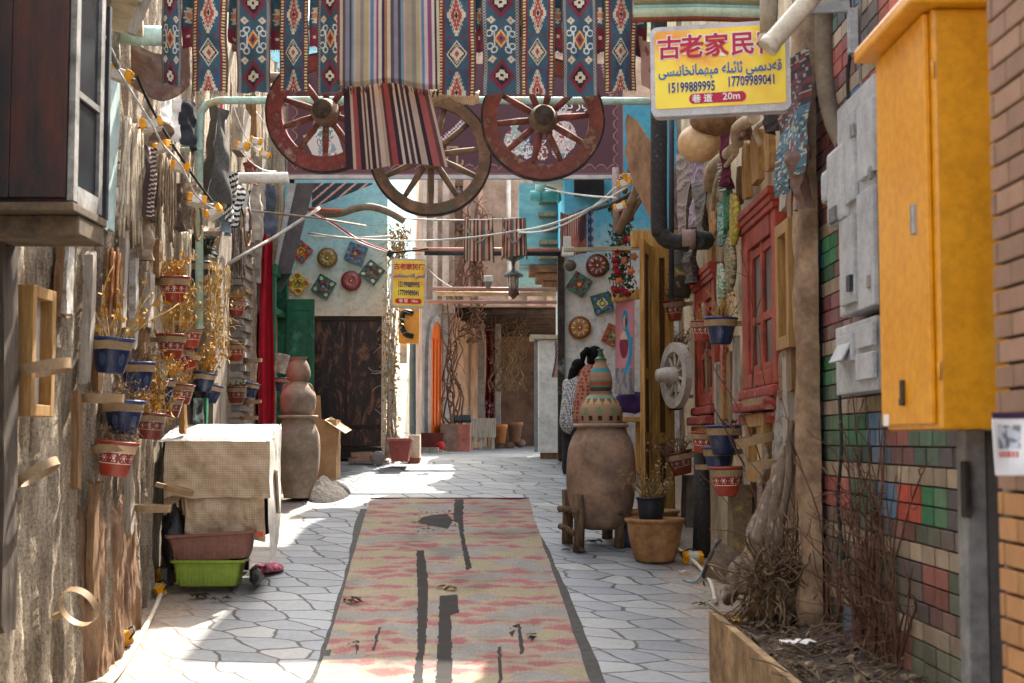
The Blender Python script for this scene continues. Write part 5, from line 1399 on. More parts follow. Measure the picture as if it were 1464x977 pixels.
for px, py, lab, yw in ((183, 916, 'yellow spotlight on the ground nearest the camera at the foot of the left wall', -.9), (228, 846, 'yellow spotlight on the ground by the broken orange plaster', -.7), (240, 825, 'greyer spotlight lying against the black bag on the ground', .5),
 (988, 799, 'yellow spotlight on the paving right of the big clay bowl', .2), (1029, 806, 'yellow spotlight on the ground beside the leaning brown bucket', 1.0)):
    Y = yg(py+7); p = G(px, Y, .055); place_spot(p, lab, 1.15, (.5, 0, yw))
for px, py, lab in ((1203, 893, 'yellow spotlight sunk in the planter soil under the grey meters'), (1335, 958, 'yellow spotlight in the near end of the planter soil by the post')):
    d_ = ray(px, py); t = (zpt-EYE.z)/d_.z; p = EYE+d_*t; place_spot(p+V((0, 0, .06)), lab, 1.15, (.6, 0, .6))
# ================================================================== LEFT WALL CLUTTER
m_dkw = M('blackened wood with red streaks', C('#4a2219'), C('#211c1b'), C('#100f0f'), scale=1.7, stretch=(3.2, 3.2, .55), bump=.4, rough=.5)
m_wgrey = M('silvered grey wood', C('#a59a8b'), C('#7a7064'), scale=7, stretch=(6, 6, .6), bump=.5)
m_wbrn = M('brown old wood', C('#8a6a48'), C('#5e4630'), scale=7, stretch=(6, 6, .6), bump=.5)
m_whon = M('honey coloured wood', C('#a07a46'), C('#785831'), scale=6, stretch=(6, 6, .6), bump=.35)
m_whpnt = M('flaking white paint', C('#bdb9b0'), C('#8f887d'), C('#5f574d'), scale=9, bump=.4)
m_mintb = M('pale mint board', C('#aebfbb'), C('#8ba09c'), scale=5, bump=.3)
YA, YB_ = 7.55, 8.12
c0 = PX(97, 290, -2.38); zc0 = P(60, 291, YA).z
DC = thing('wall_cabinet', 'black and red-streaked wooden cabinet with a pale framed side, jutting from the upper left wall', 'cabinet', (-2.7, 7.8, zc0))
MB().box((-2.69, (YA+YB_)/2, zc0+.75), (.6, YB_-YA-.03, 1.5)).build('body', m_dkw, DC)
mb = MB()
for i in range(2): mb.box((-2.84+.30*i, YA-.012, zc0+.75), (.297, .03, 1.44), bev=.003)
mb.build('front_boards', m_dkw, DC)
MB().box((-2.68, (YA+YB_)/2, zc0-.02), (.68, YB_-YA+.06, .045), bev=.006).box((-2.66, (YA+YB_)/2+.06, zc0-.10), (.62, YB_-YA-.1, .11), bev=.01).build('base_board', M('dusty brown board', C('#6a5842'), C('#41362a'), scale=6), DC)
mb = MB()
for y in (YA+.05, YB_-.06): mb.box((-2.375, y, zc0+.75), (.04, .07, 1.46))
mb.box((-2.375, (YA+YB_)/2, zc0+.06), (.04, YB_-YA-.18, .1)); mb.box((-2.376, (YA+YB_)/2, zc0+.62), (.036, YB_-YA-.18, .035)); mb.build('side_frame', M('grey worn frame', C('#96938c'), C('#6f6b64'), C('#4a4640'), scale=5, bump=.3), DC)
MB().box((-2.385, (YA+YB_)/2, zc0+.75), (.02, YB_-YA-.1, 1.4)).build('side_pane', M('dark pane', C('#2a2c2e'), C('#1c1d1f'), rough=.25, bump=0), DC)
MB().box((-2.45, YB_+.16, zc0+.78), (.06, .05, 1.3), bev=.005).box((-2.45, YB_+.33, zc0+.7), (.05, .05, 1.3), bev=.005).build('shutter_edges', M('black shutter wood', C('#3a3a3c'), C('#252526'), bump=.3), DC)
solo('grey_conduit', MB().tube([PX(106, -25, -2.45), PX(143, 46, -2.45), PX(158, 75, -2.5), PX(168, 95, -2.6)], .022, 8), m_conc, 'grey conduit slanting down past the top of the dark cabinet', 'conduit')
CA = thing('timber_canopy', 'small pale timber canopy sticking out at the top of the left wall', 'canopy', P(175, 40, 9.6))
MB().box(P(160, 14, 9.6), (.42, .9, .05), (0, radians(10), radians(14)), bev=.008).build('board', M('pale sun-bleached board', C('#c9bda2'), C('#a3967c'), scale=6), CA)
for px in (143, 200): MB().box(P(px, 20, 9.3), (.055, .06, .3), (0, radians(22), 0), bev=.006).build('strut', m_wgrey, CA)
solo('gutter_pipe', MB().tube([P(172, 50, 10.4), P(236, 52, 10.4)], .075, 14), m_mint, 'short fat mint gutter pipe left of the patterned kilim', 'pipe')
def lsheet(px0, px1, py0, py1, Y, fn=None, amp=.02, nx=20, ny=40, taper=0, seed=0, sag_=0):
    def f(u, v):
        w_ = (px1-px0)*(1-taper*v); cx_ = (px0+px1)/2; p = P(cx_+w_*(u-.5)+2*fbm(v*2+seed, u, 1, 2), py0+(py1-py0)*v+sag_*sin(pi*u), Y); p.y += amp*fbm(u*3+seed, v*2.2, 6, 3)-amp*sin(2*pi*u+seed); return p
    return MB().sheet(f, nx, ny, fn)
m_leath = M('faded brown hide', C('#84675a'), C('#674e44'), C('#b59a86'), scale=2.4, bump=.3, rough=.7)
solo('leather_cloth', lsheet(189, 270, 56, 122, 10.6, None, .03, taper=-.05, sag_=22), m_leath, 'faded brown hide hanging at the left end of the patterned kilim', 'hide', solid=.006)
def lpost(name, px, y0, y1, w_, t_, m, label, cat, X=-2.88, lean=0, bev=.008, grp=None):
    a = PX(px, y0, X); zt = a.z; zb = PX(px, y1, X).z
    mb = MB().board((0, 0, 0), (t_, w_*.8, zt-zb), (radians(lean), 0, 0), px*1.37+y0)
    mb.v = [(q[0]+X, q[1]+a.y, q[2]+(zt+zb)/2) for q in mb.v]
    return solo(name, mb, m, label, cat, None, grp)
G1 = 'old boards fixed to the left wall'
lpost('board', 157, 92, 330, .34, .05, m_mintb, 'tall pale mint board on the left wall behind the highest spotlight', 'board', -2.9)
lpost('board', 143, 150, 310, .2, .05, M('black board', C('#3a3634'), C('#232120')), 'narrow black board between the dark cabinet and the mint board', 'board', -2.8, 4)
lpost('board', 92, 345, 455, .3, .05, m_wbrn, 'short dark brown board tapering down under the dark cabinet', 'board', -2.9, -6)
lpost('board', 98, 352, 450, .16, .04, m_whpnt, 'white painted strip beside the short dark board under the cabinet', 'board', -2.86, -6)
lpost('board', 127, 360, 545, .1, .06, m_wgrey, 'thin silver-grey batten left of the nearest big blue pot', 'board', -2.88, -4)
lpost('post', 6, 345, 900, .3, .12, M('dark damp timber', C('#5a4d40'), C('#3a3129'), C('#85725c'), scale=3, stretch=(3, 3, .5), bump=.6), 'dark rough timber post at the left picture edge under the cabinet', 'post', -2.9)
lpost('board', 213, 392, 470, .2, .05, m_wgrey, 'grey plank left of the highest red pot on the left wall', 'board', -2.85)
lpost('board', 206, 470, 560, .2, .05, m_wbrn, 'brown plank under the grey plank behind the blue pots', 'board', -2.88)
lpost('board', 140, 470, 560, .16, .05, m_wbrn, 'brown plank directly behind the nearest big blue pot', 'board', -2.93)
lpost('board', 262, 560, 620, .14, .05, m_whon, 'short honey-brown plank left of the white topped cart', 'board', -2.95)
def rframe(px0, px1, py0, py1, X, label, m, name='shadow_box', bar=.07):
    a = PX(px0, py0, X); b = PX(px1, py0, X); zt = PX((px0+px1)/2, py0, X).z; zb = PX((px0+px1)/2, py1, X).z
    root = thing(name, label, 'wall box', ((X), (a.y+b.y)/2, zb)); y0, y1 = min(a.y, b.y), max(a.y, b.y); s_ = 1 if X < 0 else -1
    mb = MB()
    for y in (y0+bar/2, y1-bar/2): mb.box((X, y, (zt+zb)/2), (.1, bar, zt-zb), bev=.006)
    for z in (zb+bar/2, zt-bar/2): mb.box((X, (y0+y1)/2, z), (.097, y1-y0-2*bar, bar), bev=.006)
    mb.build('frame', m, root); MB().box((X-.035*s_, (y0+y1)/2, (zt+zb)/2), (.02, y1-y0-2*bar, zt-zb-2*bar)).build('back_panel', m_pale if X < 0 else m_cream, root); return root
rframe(36, 70, 412, 596, -2.86, 'small tall honey wood frame on the left wall, crossed by an empty ring holder', m_whon)
m_fib = M('pale raw fibre', C('#cfc2aa'), C('#a39580'), scale=14, bump=.3)
def strands(name, px, y0, y1, X, wid, n, r_, m, label, cat, seed, taper=.4):
    r = random.Random(seed); root_a = PX(px, y0, X); zb = PX(px, y1, X).z; mb = MB(); L = root_a.z-zb
    for i in range(n):
        o = V((r.uniform(0, .06), r.uniform(-wid, wid), r.uniform(-.05, .03))); l = L*r.uniform(1-taper, 1)
        pts = [root_a+o+V((.012*fbm(i*1.3, k*.7, 1, 2), (o.y*.3*k/6)+.02*fbm(i*2.1, k*.6, 5, 2), -l*k/6)) for k in range(7)]; mb.tube(pts, [r_*(1-.06*k) for k in range(7)], 5)
    return solo(name, mb, m, label, cat)
strands('fibre_bundle', 183, 178, 350, -2.88, .2, 34, .012, m_fib, 'bundle of pale raw fibre hanging below the highest spotlight', 'fibre', 3)
strands('fibre_bundle', 232, 225, 345, -2.88, .22, 26, .012, M('brown yarn', C('#8d7a62'), C('#5f4f3e'), scale=14), 'bundle of brown and pale ropes under the fourth spotlight', 'rope', 5)
strands('fibre_bundle', 262, 330, 400, -2.95, .2, 22, .014, m_fib, 'bundle of pale strands behind the top blue pot', 'fibre', 8)
strands('bead_strands', 334, 318, 402, -2.98, .25, 26, .012, M('dull bead strands', C('#8a7a6a'), C('#5a4a48'), C('#4c6a60'), scale=30), 'cluster of dull bead strands over the small far red pots', 'beads', 11)
strands('fibre_bundle', 158, 360, 470, -2.92, .14, 18, .011, M('rusty dry stalks', C('#a8784a'), C('#7a4f2e'), scale=16), 'sheaf of rusty dry stalks standing above the nearest big blue pot', 'stalks', 14)
def darkrug(u, v): return C('#b0a290') if int((u*9+v*48)) % 3 == 0 and .15 < u < .85 else C('#3f302e')
def lhang(name, px, y0, y1, wid, X, fn, label, cat, seed, m=None, amp=.03, taper=0):
    """cloth hung flat against the left wall, wid metres along the alley"""
    a = PX(px, y0, X); zb = PX(px, y1, X).z; L = a.z-zb
    def f(u, v): return (X+.03+amp*fbm(u*2.2+seed, v*1.6, 2, 3)-amp*sin(2.2*pi*u+seed), a.y+wid*(u-.5)*(1-taper*v)+.02*fbm(v*3, seed, 1, 2), a.z-L*v)
    return solo(name, MB().sheet(f, 26, 50, fn), m or m_kilim, label, cat)
lhang('narrow_rug', 213, 213, 316, .34, -2.8, darkrug, 'narrow dark rug with pale slanting stripes on the left wall', 'rug', 2)
m_wool = M('charcoal wool cloth', C('#56534f'), C('#3a3836'), scale=30, bump=.5, bscale=90)
lhang('hanging_coat', 304, 150, 288, .6, -2.85, None, 'charcoal woollen coat hanging behind the bent mint pipe', 'coat', 5, m_wool, .07, -.3)
lhang('hanging_cloth', 268, 150, 215, .5, -2.95, None, 'black cloth hanging behind the brown hide', 'cloth', 8, M('black cloth', C('#2b2c33'), C('#1c1c20'), bump=.4), .05)
lhang('hanging_cloth', 240, 130, 195, .6, -3.0, None, 'bleached white cloth catching the sun at the upper left', 'cloth', 9, M('white cloth', C('#dcd8d0'), C('#c3bdb2'), bump=.3), .04)
def zebra(u, v): return C('#d0ccc4') if int((v*16+u*5+2*sin(u*5))) % 2 else C('#2a2a2c')
lhang('zebra_cloth', 330, 255, 322, .8, -2.8, zebra, 'black and white striped cloth hanging below the charcoal coat', 'cloth', 3, None, .06, .4)
lhang('hanging_cloth', 346, 270, 330, .5, -2.95, lambda u, v: C('#c9c6c2') if int(u*9) % 2 else C('#2d3142'), 'navy and white striped cloth right of the zebra striped one', 'cloth', 12, None, .05)
lhang('hanging_cloth', 320, 300, 335, .35, -2.85, None, 'short steel-blue cloth below the zebra striped cloth', 'cloth', 15, M('steel blue cloth', C('#7a8a94'), C('#56646e')), .05)
lhang('hanging_cloth', 289, 335, 368, .7, -2.95, None, 'dark bowl-shaped bag hanging above the top blue pot', 'bag', 18, M('dark green black cloth', C('#24302c'), C('#151b19')), .08, .5)
lhang('plaid_cloth', 284, 570, 606, .6, -2.98, lambda u, v: C('#3f1f30') if int(u*16) % 2 and int(v*9) % 2 else (C('#274a3c') if int(u*8) % 2 else C('#1d1a22')), 'dark plaid cloth just above the white topped cart', 'cloth', 21, None, .02)
solo('green_batten', MB().box(PX(293, 590, -2.95), (.05, .1, .28), bev=.005), M('green batten', C('#2f7a52'), C('#225c3c')), 'thin green batten beside the dark plaid cloth', 'board')
def candy(i): return C('#b32a26')
RS = thing('striped_pole', 'thin red and white pole standing beside the charcoal coat', 'pole', P(317, 310, 13.6))
MB().tube([P(318, 138, 13.6), P(316, 300, 13.6)], .02, 8).build('red_stripe', M('bright red paint', C('#b8281f'), C('#94180f'), rough=.5), RS)
MB().tube([P(321.5, 138, 13.6), P(319.5, 300, 13.6)], .016, 8).build('white_stripe', m_whpnt, RS)
solo('leaning_pole', MB().tube([P(318, 382, 14.4), P(395, 338, 16), P(456, 298, 17.4)], .022, 8), M('grey stick', C('#a39c92'), C('#7d766c')), 'grey pole slanting up from the far pots to the dark awning', 'pole')
solo('thin_rod', MB().tube([P(345, 300, 15.5), P(455, 312, 17), P(523, 323, 18.6)], .014, 6), M('rusty rod', C('#9a8a78'), C('#6e5c4c')), 'thin rusty rod reaching from the left wall towards the tiled blue house', 'rod')
solo('ribbed_duct', hose([P(340, 255, 14.6), P(412, 254, 14.6)], .06, .03, 14, .9), m_pvcw, 'horizontal white ribbed duct beneath the red wheel', 'duct')
for px, y0, y1, w_, m, lab in ((345, 160, 222, .5, m_wgrey, 'grey wooden bracket frame beside the group of three spotlights'), (362, 140, 200, .3, m_wbrn, 'rough brown stick upright behind the group of three spotlights'), (371, 225, 300, .35, m_wgrey, 'knotted grey branch hanging above the white ribbed duct')):
    lpost('wall_timber', px, y0, y1, w_, .12, m, lab, 'timber', -2.95, rnd.uniform(-8, 8))
BPIL = thing('brick_pilaster', 'pale grey stepped brick pilaster left of the red cloth', 'pillar', G(356, 16.2))
mb = MB(); pz0 = PX(356, 300, -3.0)
for r in range(44):
    z = gz(16.2)+r*.075; mb.box((-3.2+(.03 if r % 2 else 0), 16.2, z+.037), (.34, .5-(.05 if r % 3 == 0 else 0), .066), bev=.006)
mb.build('bricks', M('whitened old brick', C('#a89f92'), C('#82786c'), scale=6, bump=.5), BPIL)
MB().box((-3.24, 16.2, gz(16.2)+1.6), (.36, .46, 3.2)).build('mortar_core', m_grey, BPIL)
lpost('tree_post', 308, 330, 612, .8, .18, M('pale cracked post', C('#a89b8a'), C('#7f7264'), C('#5e5347'), scale=3, stretch=(3, 3, .6), bump=.8), 'thick pale cracked post behind the hanging pots', 'post', -3.02)
lpost('wall_timber', 370, 345, 405, .12, .06, m_whpnt, 'short white painted batten at the top left of the red cloth', 'board', -2.95)
# bow of wood and hoops
for px, py, r_, lab in ((283, 318, .16, 'small bent wooden hoop beside the fifth spotlight'), (354, 325, .2, 'larger bent wooden hoop below the white ribbed duct')):
    c_ = PX(px, py, -2.75); solo('wooden_hoop', MB().tube([c_+V((.0, .9*r_*cos(a), r_*sin(a))) for a in [2*pi*i/20 for i in range(21)]], .012, 6), m_wbrn, lab, 'hoop')
# cable of the spotlight string
pts = [PX(x, y, X) for x, y, X in ((148, 62, -2.66), (171, 104, -2.66), (216, 176, -2.66), (233, 207, -2.66), (258, 236, -2.66), (281, 280, -2.66), (307, 300, -2.66))]
solo('light_cable', MB().tube(smooth(pts, 8), .008, 6), m_pvcw, 'pale cable linking the spotlights down the left wall', 'cable')
solo('light_cable', MB().tube(smooth([PX(196, 110, -2.7), PX(214, 150, -2.68), PX(240, 196, -2.68), PX(275, 250, -2.68), PX(303, 288, -2.68)], 8), .011, 6), M('black cable', C('#1f1d1c'), C('#121110'), bump=0), 'thick black cable running beside the left string of spotlights', 'cable')
r = random.Random(4)
for i, (a, b, d_, lab) in enumerate([((262, 240), (305, 292), .1, 'loose thin white wire drooping beside the fifth spotlight'), ((330, 140), (372, 215), .12, 'thin white wire dangling to the group of three spotlights'), ((366, 160), (420, 205), .06, 'pinkish cable crossing behind the red wheel rim'), ((340, 210), (395, 245), .08, 'curly thin wire above the white ribbed duct')]):
    solo('loose_wire', MB().tube(sag(P(a[0], a[1], 13.5+i*.3), P(b[0], b[1], 14+i*.3), d_), .006, 5), m_pvcw, lab, 'wire')
# red cloth, green door, awning
def redc(u, v):
    p = P(370+21*u+3*v*(u-.3)+1.2*sin(6*v+3*u), 322+(285)*v+(22*(1-abs(u-.1)*1.0) if v < .0 else 0)-0*u, 16.6); p.z += (-.25*u if v < .05 else 0); p.y += .05*sin(3.2*pi*u+1.5*v); return p
solo('red_cloth', MB().sheet(redc, 40, 90), M('crimson cotton', C('#b5182e'), C('#951224'), scale=4, rough=.8, bump=.3), 'long crimson cloth hanging beside the green doorway', 'cloth')
m_grn = M('green door paint', C('#1f6b4c'), C('#15503a'), C('#3c8468'), scale=4, rough=.5, bump=.2)
GD = thing('green_door', 'open green panelled door beside the stacked clay jar', 'door', G(412, 18.6))
xg0, xg1 = P(415, 0, 18.6).x, P(454, 0, 18.6).x; zg0, zg1 = gz(18.6)+.05, P(430, 428, 18.6).z
MB().box(((xg0+xg1)/2, 18.6, (zg0+zg1)/2), (xg1-xg0, .04, zg1-zg0), bev=.005).build('leaf', m_grn, GD)
mb = MB()
for z0_, z1_ in ((zg0+.15, zg0+.75), (zg0+.9, zg1-.14)):
    for x in (xg0+.09, xg1-.06): mb.box((x, 18.573, (z0_+z1_)/2), (.02, .02, z1_-z0_))
    for z in (z0_, z1_): mb.box(((xg0+xg1)/2+.015, 18.573, z), (xg1-xg0-.15, .02, .02))
mb.build('mouldings', m_grn, GD); MB().box((xg0+.03, 18.572, (zg0+zg1)/2), (.03, .03, .12)).build('handle', m_iron, GD)
GF = thing('green_door_frame', 'green door frame in the left wall between the red cloth and the open green door', 'door frame', G(400, 18))
mb = MB(); zg = P(0, 395, 18).z
for y, w_ in ((17.75, .12), (18.7, .12)): mb.box((-3.06, y, (gz(18)+zg)/2), (.2, w_, zg-gz(18)), bev=.01)
mb.box((-3.06, 18.22, zg+.05), (.22, 1.1, .14), bev=.01); mb.box((-3.06, 18.22, zg-.45), (.18, .83, .08), bev=.01); mb.build('frame', m_grn, GF)
MB().box((-3.1, 18.22, (gz(18)+zg-.5)/2), (.04, .82, zg-.5-gz(18))).build('curtain', M('cream curtain', C('#c9b48c'), C('#a08a64'), bump=.3), GF)
AW = thing('slanted_awning', 'dark grey folded awning slanting down above the green doorway', 'awning', P(425, 330, 18.2))
v = []
for py, x0_, x1_ in ((262, 424, 450), (392, 395, 416)):
    for px in (x0_, x1_):
        for dy in (0, .5): v.append(tuple(P(px, py, 18.0+dy)))
mb = MB().add(v, [(0, 2, 6, 4), (1, 5, 7, 3), (0, 4, 5, 1), (2, 3, 7, 6), (0, 1, 3, 2), (4, 6, 7, 5)], None, False); mb.build('cover', M('charcoal tarpaulin', C('#5b585c'), C('#403d41'), scale=5, bump=.4, bscale=18, rough=.6), AW)
v = []
for py, x0_, x1_ in ((262, 414, 423), (388, 391, 395)):
    for px in (x0_, x1_):
        for dy in (0, .2): v.append(tuple(P(px, py, 17.96+dy)))
MB().add(v, [(0, 2, 6, 4), (1, 5, 7, 3), (0, 4, 5, 1), (2, 3, 7, 6), (0, 1, 3, 2), (4, 6, 7, 5)], None, False).build('edge_rail', M('grey aluminium', C('#a9abb0'), C('#8c8e93'), rough=.4, metal=.5), AW)
MB().box(P(404, 402, 18.2), (.1, .06, .3), (0, radians(30), 0)).build('bracket', M('green bracket', C('#4d6a5c'), C('#3a5247')), AW)
solo('crate_stack', MB().box(P(403, 520, 17.6), (.13, .2, .24), (0, .25, 0), bev=.01).box(P(404, 509, 17.62), (.15, .2, .03), (0, .25, 0)), m_whpnt, 'stack of pale egg trays by the green door frame', 'trays')
# bare broken plaster and drips near ground, conduit
solo('ground_conduit', MB().tube(smooth([G(160, 9.6, .03), G(185, 10.3, .03), G(222, 11.6, .035), G(240, 12.6, .03), G(262, 13.2, .04)], 8), .022, 10), m_pvc, 'cream conduit lying along the foot of the left wall', 'conduit')
# broken adobe low on the wall
def adobe(u, v):
    Y = 9.75+1.9*u; z = -.05+1.35*v*(1-.25*fbm(u*4, 2, 1, 2)); d = .05+.05*fbm(Y*4, z*.7, 4, 3)+.022*fbm(Y*18, z*3, 8, 4)
    e = min(u, 1-u, 1-v)*6; return (XL(Y)+.02+d*min(1, e)+.05*(1-v)-.06*(1-min(1, e)), Y, z)
o = MB().sheet(lambda u, v: adobe(u, v), 140, 60).build('broken_adobe', M('orange adobe', C('#a1805f'), C('#7c5e46'), C('#564030'), scale=4, stretch=(1, 2, .5), bump=1, bscale=50, dist=.02), LH)
o['label'] = 'exposed orange adobe where the plaster broke away near the ground'
r = random.Random(41)
EX = [('hanging_cloth', 226, 175, 215, .3, '#7d6a58', 'narrow brown cloth behind the second spotlight'), ('hanging_cloth', 246, 262, 330, .3, '#5d4a3e', 'dark brown shawl beside the brown rope strands'), ('hanging_cloth', 272, 262, 300, .3, '#b0a08c', 'pale hemp sack over the wooden hoop'),
      ('hanging_cloth', 352, 232, 262, .5, '#8a5048', 'dull red cloth between the spotlights and the white duct'), ('hanging_cloth', 384, 268, 340, .6, '#565c6a', 'slate blue cloth right of the brick pilaster top'), ('hanging_cloth', 366, 262, 345, .5, '#c4b8a8', 'bleached cloth hanging over the brick pilaster'), ('hanging_cloth', 198, 300, 372, .3, '#a08c74', 'tan sacking strip under the narrow dark rug')]
for i, (nm, px, y0, y1, w_, col, lab) in enumerate(EX):
    lhang(nm, px, y0, y1, w_, -2.9, lambda u, v, c_=C(col): tuple(a*(.75+.4*fbm(u*5, v*8, 3, 3)) for a in c_), lab, 'cloth', i*5+1, None, .06, .2)
for i, (px, y0, y1, w_, m, lab) in enumerate(((176, 330, 470, .12, m_wgrey, 'silver-grey batten left of the rusty stalks, under the fibre bundle'), (192, 360, 500, .1, m_whpnt, 'white streaked batten between the fibre bundle and the red pots'), (226, 345, 400, .14, m_wbrn, 'short brown plank just above the highest red pot'), (300, 400, 470, .2, m_wgrey, 'grey plank behind the yellow stems beside the top blue pot'), (110, 560, 700, .1, m_wbrn, 'brown batten running down below the two nearest empty holders'), (185, 640, 760, .12, m_wgrey, 'grey batten low on the wall right of the lowest red pot'), (136, 690, 860, .14, m_wbrn, 'dark brown batten low on the wall above the dangling ring'))):
    lpost('board', px, y0, y1, w_, .05, m, lab, 'board', -2.9, r.uniform(-5, 5))
m_gold = M('golden dry leaves', C('#b08a42'), C('#856530'), scale=18, bump=0, rough=.8)
def trailing(px, y0, y1, wid, n, leaves, X, label, seed, ml):
    r = random.Random(seed); a = PX(px, y0, X); zb = PX(px, y1, X).z; L = a.z-zb
    root = thing('dry_bunch', label, 'dried plant', (X, a.y, zb)); st, lf = MB(), MB()
    for i in range(n):
        o = V((r.uniform(-.08, .06), r.uniform(-wid, wid)*.5, r.uniform(-.1, .1))); pts = [a+o+V((.05*fbm(i*1.7, k_*.4, 3, 2), o.y*.6*k_/9+.08*fbm(i*2.1, k_*.5, 5, 2), -L*k_/9*r.uniform(.92, 1))) for k_ in range(10)]
        st.tube(pts, [.006-.0004*k_ for k_ in range(10)], 4)
        for j in range(4): st.tube(wander(pts[r.randint(1, 9)], (r.uniform(-1, 1), r.uniform(-1, 1), r.uniform(-1, .5)), r.uniform(.08, .2), 5, .4, r), .0025, 3)
        for j in range(leaves):
            q = pts[r.randint(1, 9)]+V((r.gauss(0, .04), r.gauss(0, .04), r.gauss(0, .05))); lf.add([(-1, -.4, 0), (0, -.6, .3), (1, 0, 0), (0, .6, .3), (-1, .4, 0)], [(0, 1, 3, 4), (1, 2, 3)], None, False, TR(q, r.uniform(0, 6), r.uniform(0, 6), r.uniform(0, 6), r.uniform(.014, .034)))
    st.build('stems', m_straw, root); lf.build('leaves', ml, root)
trailing(304, 376, 500, .4, 11, 9, -2.8, 'golden dry plant bunch trailing below the top blue pot', 3, m_gold)
trailing(322, 385, 525, .3, 9, 7, -2.86, 'paler dry plant bunch trailing right of the golden one', 5, m_straw)
trailing(262, 405, 450, .3, 9, 10, -2.78, 'golden leaf bunch hanging right under the highest red pot', 7, m_gold)
trailing(233, 530, 590, .2, 6, 9, -2.72, 'golden leaf bunch dangling between the blue pots nearest the camera', 9, m_gold)
# unseen slats, added high over the alley to throw dappled shade on the lower left wall
SL = thing('added_shade_slats', 'unseen ragged planks added high over the left side of the alley to shade its wall', 'awning', (-1.5, 13, 6.4))
r = random.Random(2); y = 10.6
while y < 16.4:
    w_ = r.uniform(.1, .34); x0_ = -1.95+r.uniform(-.25, .2); x1_ = -1.12+r.uniform(-.25, .25)
    MB().board(((x0_+x1_)/2, y+w_/2, 6.42), (.03, w_, x1_-x0_), (0, pi/2, r.uniform(-.15, .15)), y).build('slat', m_wgrey, SL); y += w_+r.choice((.12, .28, .45, .6))
for x in (-1.9, -1.2): MB().tube([(x, 10.4, 6.37), (x, 16.6, 6.37)], .02, 6).build('carrying_cord', m_rope, SL)
for yy in (11, 13.6, 16): MB().tube([(-3.1, yy, 6.45), (-1.0, yy, 6.36)], .03, 6).build('bearer', m_wbrn, SL)
# ================================================================== RIGHT WALL CLUTTER
def rpost(name, px, y0, y1, w_, t_, m, label, cat, X=1.96, lean=0, roll=0):
    a = PX(px, y0, X); zb = PX(px, y1, X).z
    mb = MB().board((0, 0, 0), (t_, w_, a.z-zb), (radians(lean), radians(roll), 0), px*1.37+y0)
    mb.v = [(q[0]+X, q[1]+a.y, q[2]+(a.z+zb)/2) for q in mb.v]
    return solo(name, mb, m, label, cat)
rp = MB()
a = PX(1149, 0, 1.96)
def colf(u, v): 
    an = -pi/2-pi*u; r_ = .13*(1+.06*fbm(cos(an)*2, v*9, 3, 3)); return (2.04+r_*cos(an)*1.1 if False else 2.0-.12*sin(pi*u)*(1+.3*fbm(u*2.5, v*11, 1, 4)), a.y+.14*cos(pi*u)*(1+.2*fbm(u*2, v*14, 6, 3)), -.2+5.5*v)
solo('corner_pillar', MB().sheet(lambda u, v: colf(1-u, v), 24, 160), M('crumbly brown plaster', C('#a68a6c'), C('#7d654e'), C('#5c4838'), scale=4, bump=.9, bscale=50), 'round crumbly plaster pillar between the red windows and the painted brick wall', 'pillar')
rframe(1117, 1136, 318, 500, 1.94, 'tall narrow honey wood frame between the large red window and the plaster pillar', m_whon, bar=.09)
rframe(1074, 1101, 592, 690, 1.93, 'small wooden wall frame under the large red window', m_whon, bar=.1)
for px, y0, y1, w_, t_, m, lab, ln in (
 (1068, 205, 285, .22, .05, m_whon, 'honey wood plank directly over the left half of the large red window', 3), (1082, 190, 262, .3, .06, m_whon, 'wider honey wood plank with a pointed foot above the large red window', -2),
 (1100, 178, 245, .2, .05, m_whon, 'honey wood plank tucked behind the large sign corner', 4), (1123, 245, 300, .24, .05, m_wgrey, 'short grey plank beside the patterned textile', 0),
 (1132, 250, 560, .14, .05, m_wbrn, 'long brown stick against the plaster pillar', 1), (1126, 500, 640, .16, .06, m_wgrey, 'weathered grey plank hanging on the pillar above two ring holders', 2),
 (1112, 560, 690, .2, .04, m_whpnt, 'whitewashed plank below the tall narrow frame', 0), (1036, 500, 600, .16, .05, m_whon, 'thin honey plank below the large blue pot, left one', 5), (1046, 505, 605, .2, .05, m_wbrn, 'broader brown plank below the large blue pot', 0),
 (1052, 480, 600, .12, .05, m_wgrey, 'thin grey plank beside the frame of the large red window', -3), (1026, 520, 610, .14, .05, m_wgrey, 'short grey plank left of the honey plank below the large blue pot', 3)):
    rpost('plank', px, y0, y1, w_, t_, m, lab, 'plank', 1.96, ln)
# painted boards shaped like leaves
def leafboard(px, y0, y1, wid, cols, label, X=1.9, seed=0):
    a = PX(px, y0, X); zb = PX(px, y1, X).z; L = a.z-zb
    def f(u, v):
        w_ = wid*(max(.02, sin(pi*min(max(v, .02), .98)))**.55); return (X-.03*sin(pi*u), a.y-w_*(u-.5), a.z-L*v)
    def cf(u, v): 
        n = fbm(u*6+seed, v*14, seed, 3); return cols[0] if n < -.15 else cols[1] if n < .25 else cols[2]
    solo('painted_board', MB().sheet(f, 14, 40, cf), MC('painted wood board', rough=.6, bump=.4, bscale=60, var=.5), label, 'board', solid=.03)
g_ = lambda *h: [C(x) for x in h]
leafboard(1021, 278, 345, .5, g_('#7d5530', '#a87a44', '#8d6336'), 'leaf-shaped bare brown board left of the green painted ones', seed=1)
leafboard(1033, 290, 352, .42, g_('#2f6a5c', '#9ab0a0', '#3a6f80'), 'leaf-shaped board painted blue-green and white', seed=2)
leafboard(1041, 262, 330, .4, g_('#235c3c', '#3f7a4c', '#1d4a34'), 'leaf-shaped dark green painted board, topmost of the painted boards', seed=3)
leafboard(1051, 278, 352, .42, g_('#b89a2c', '#7a8a34', '#a84a34'), 'leaf-shaped yellow, green and red painted board', seed=4)
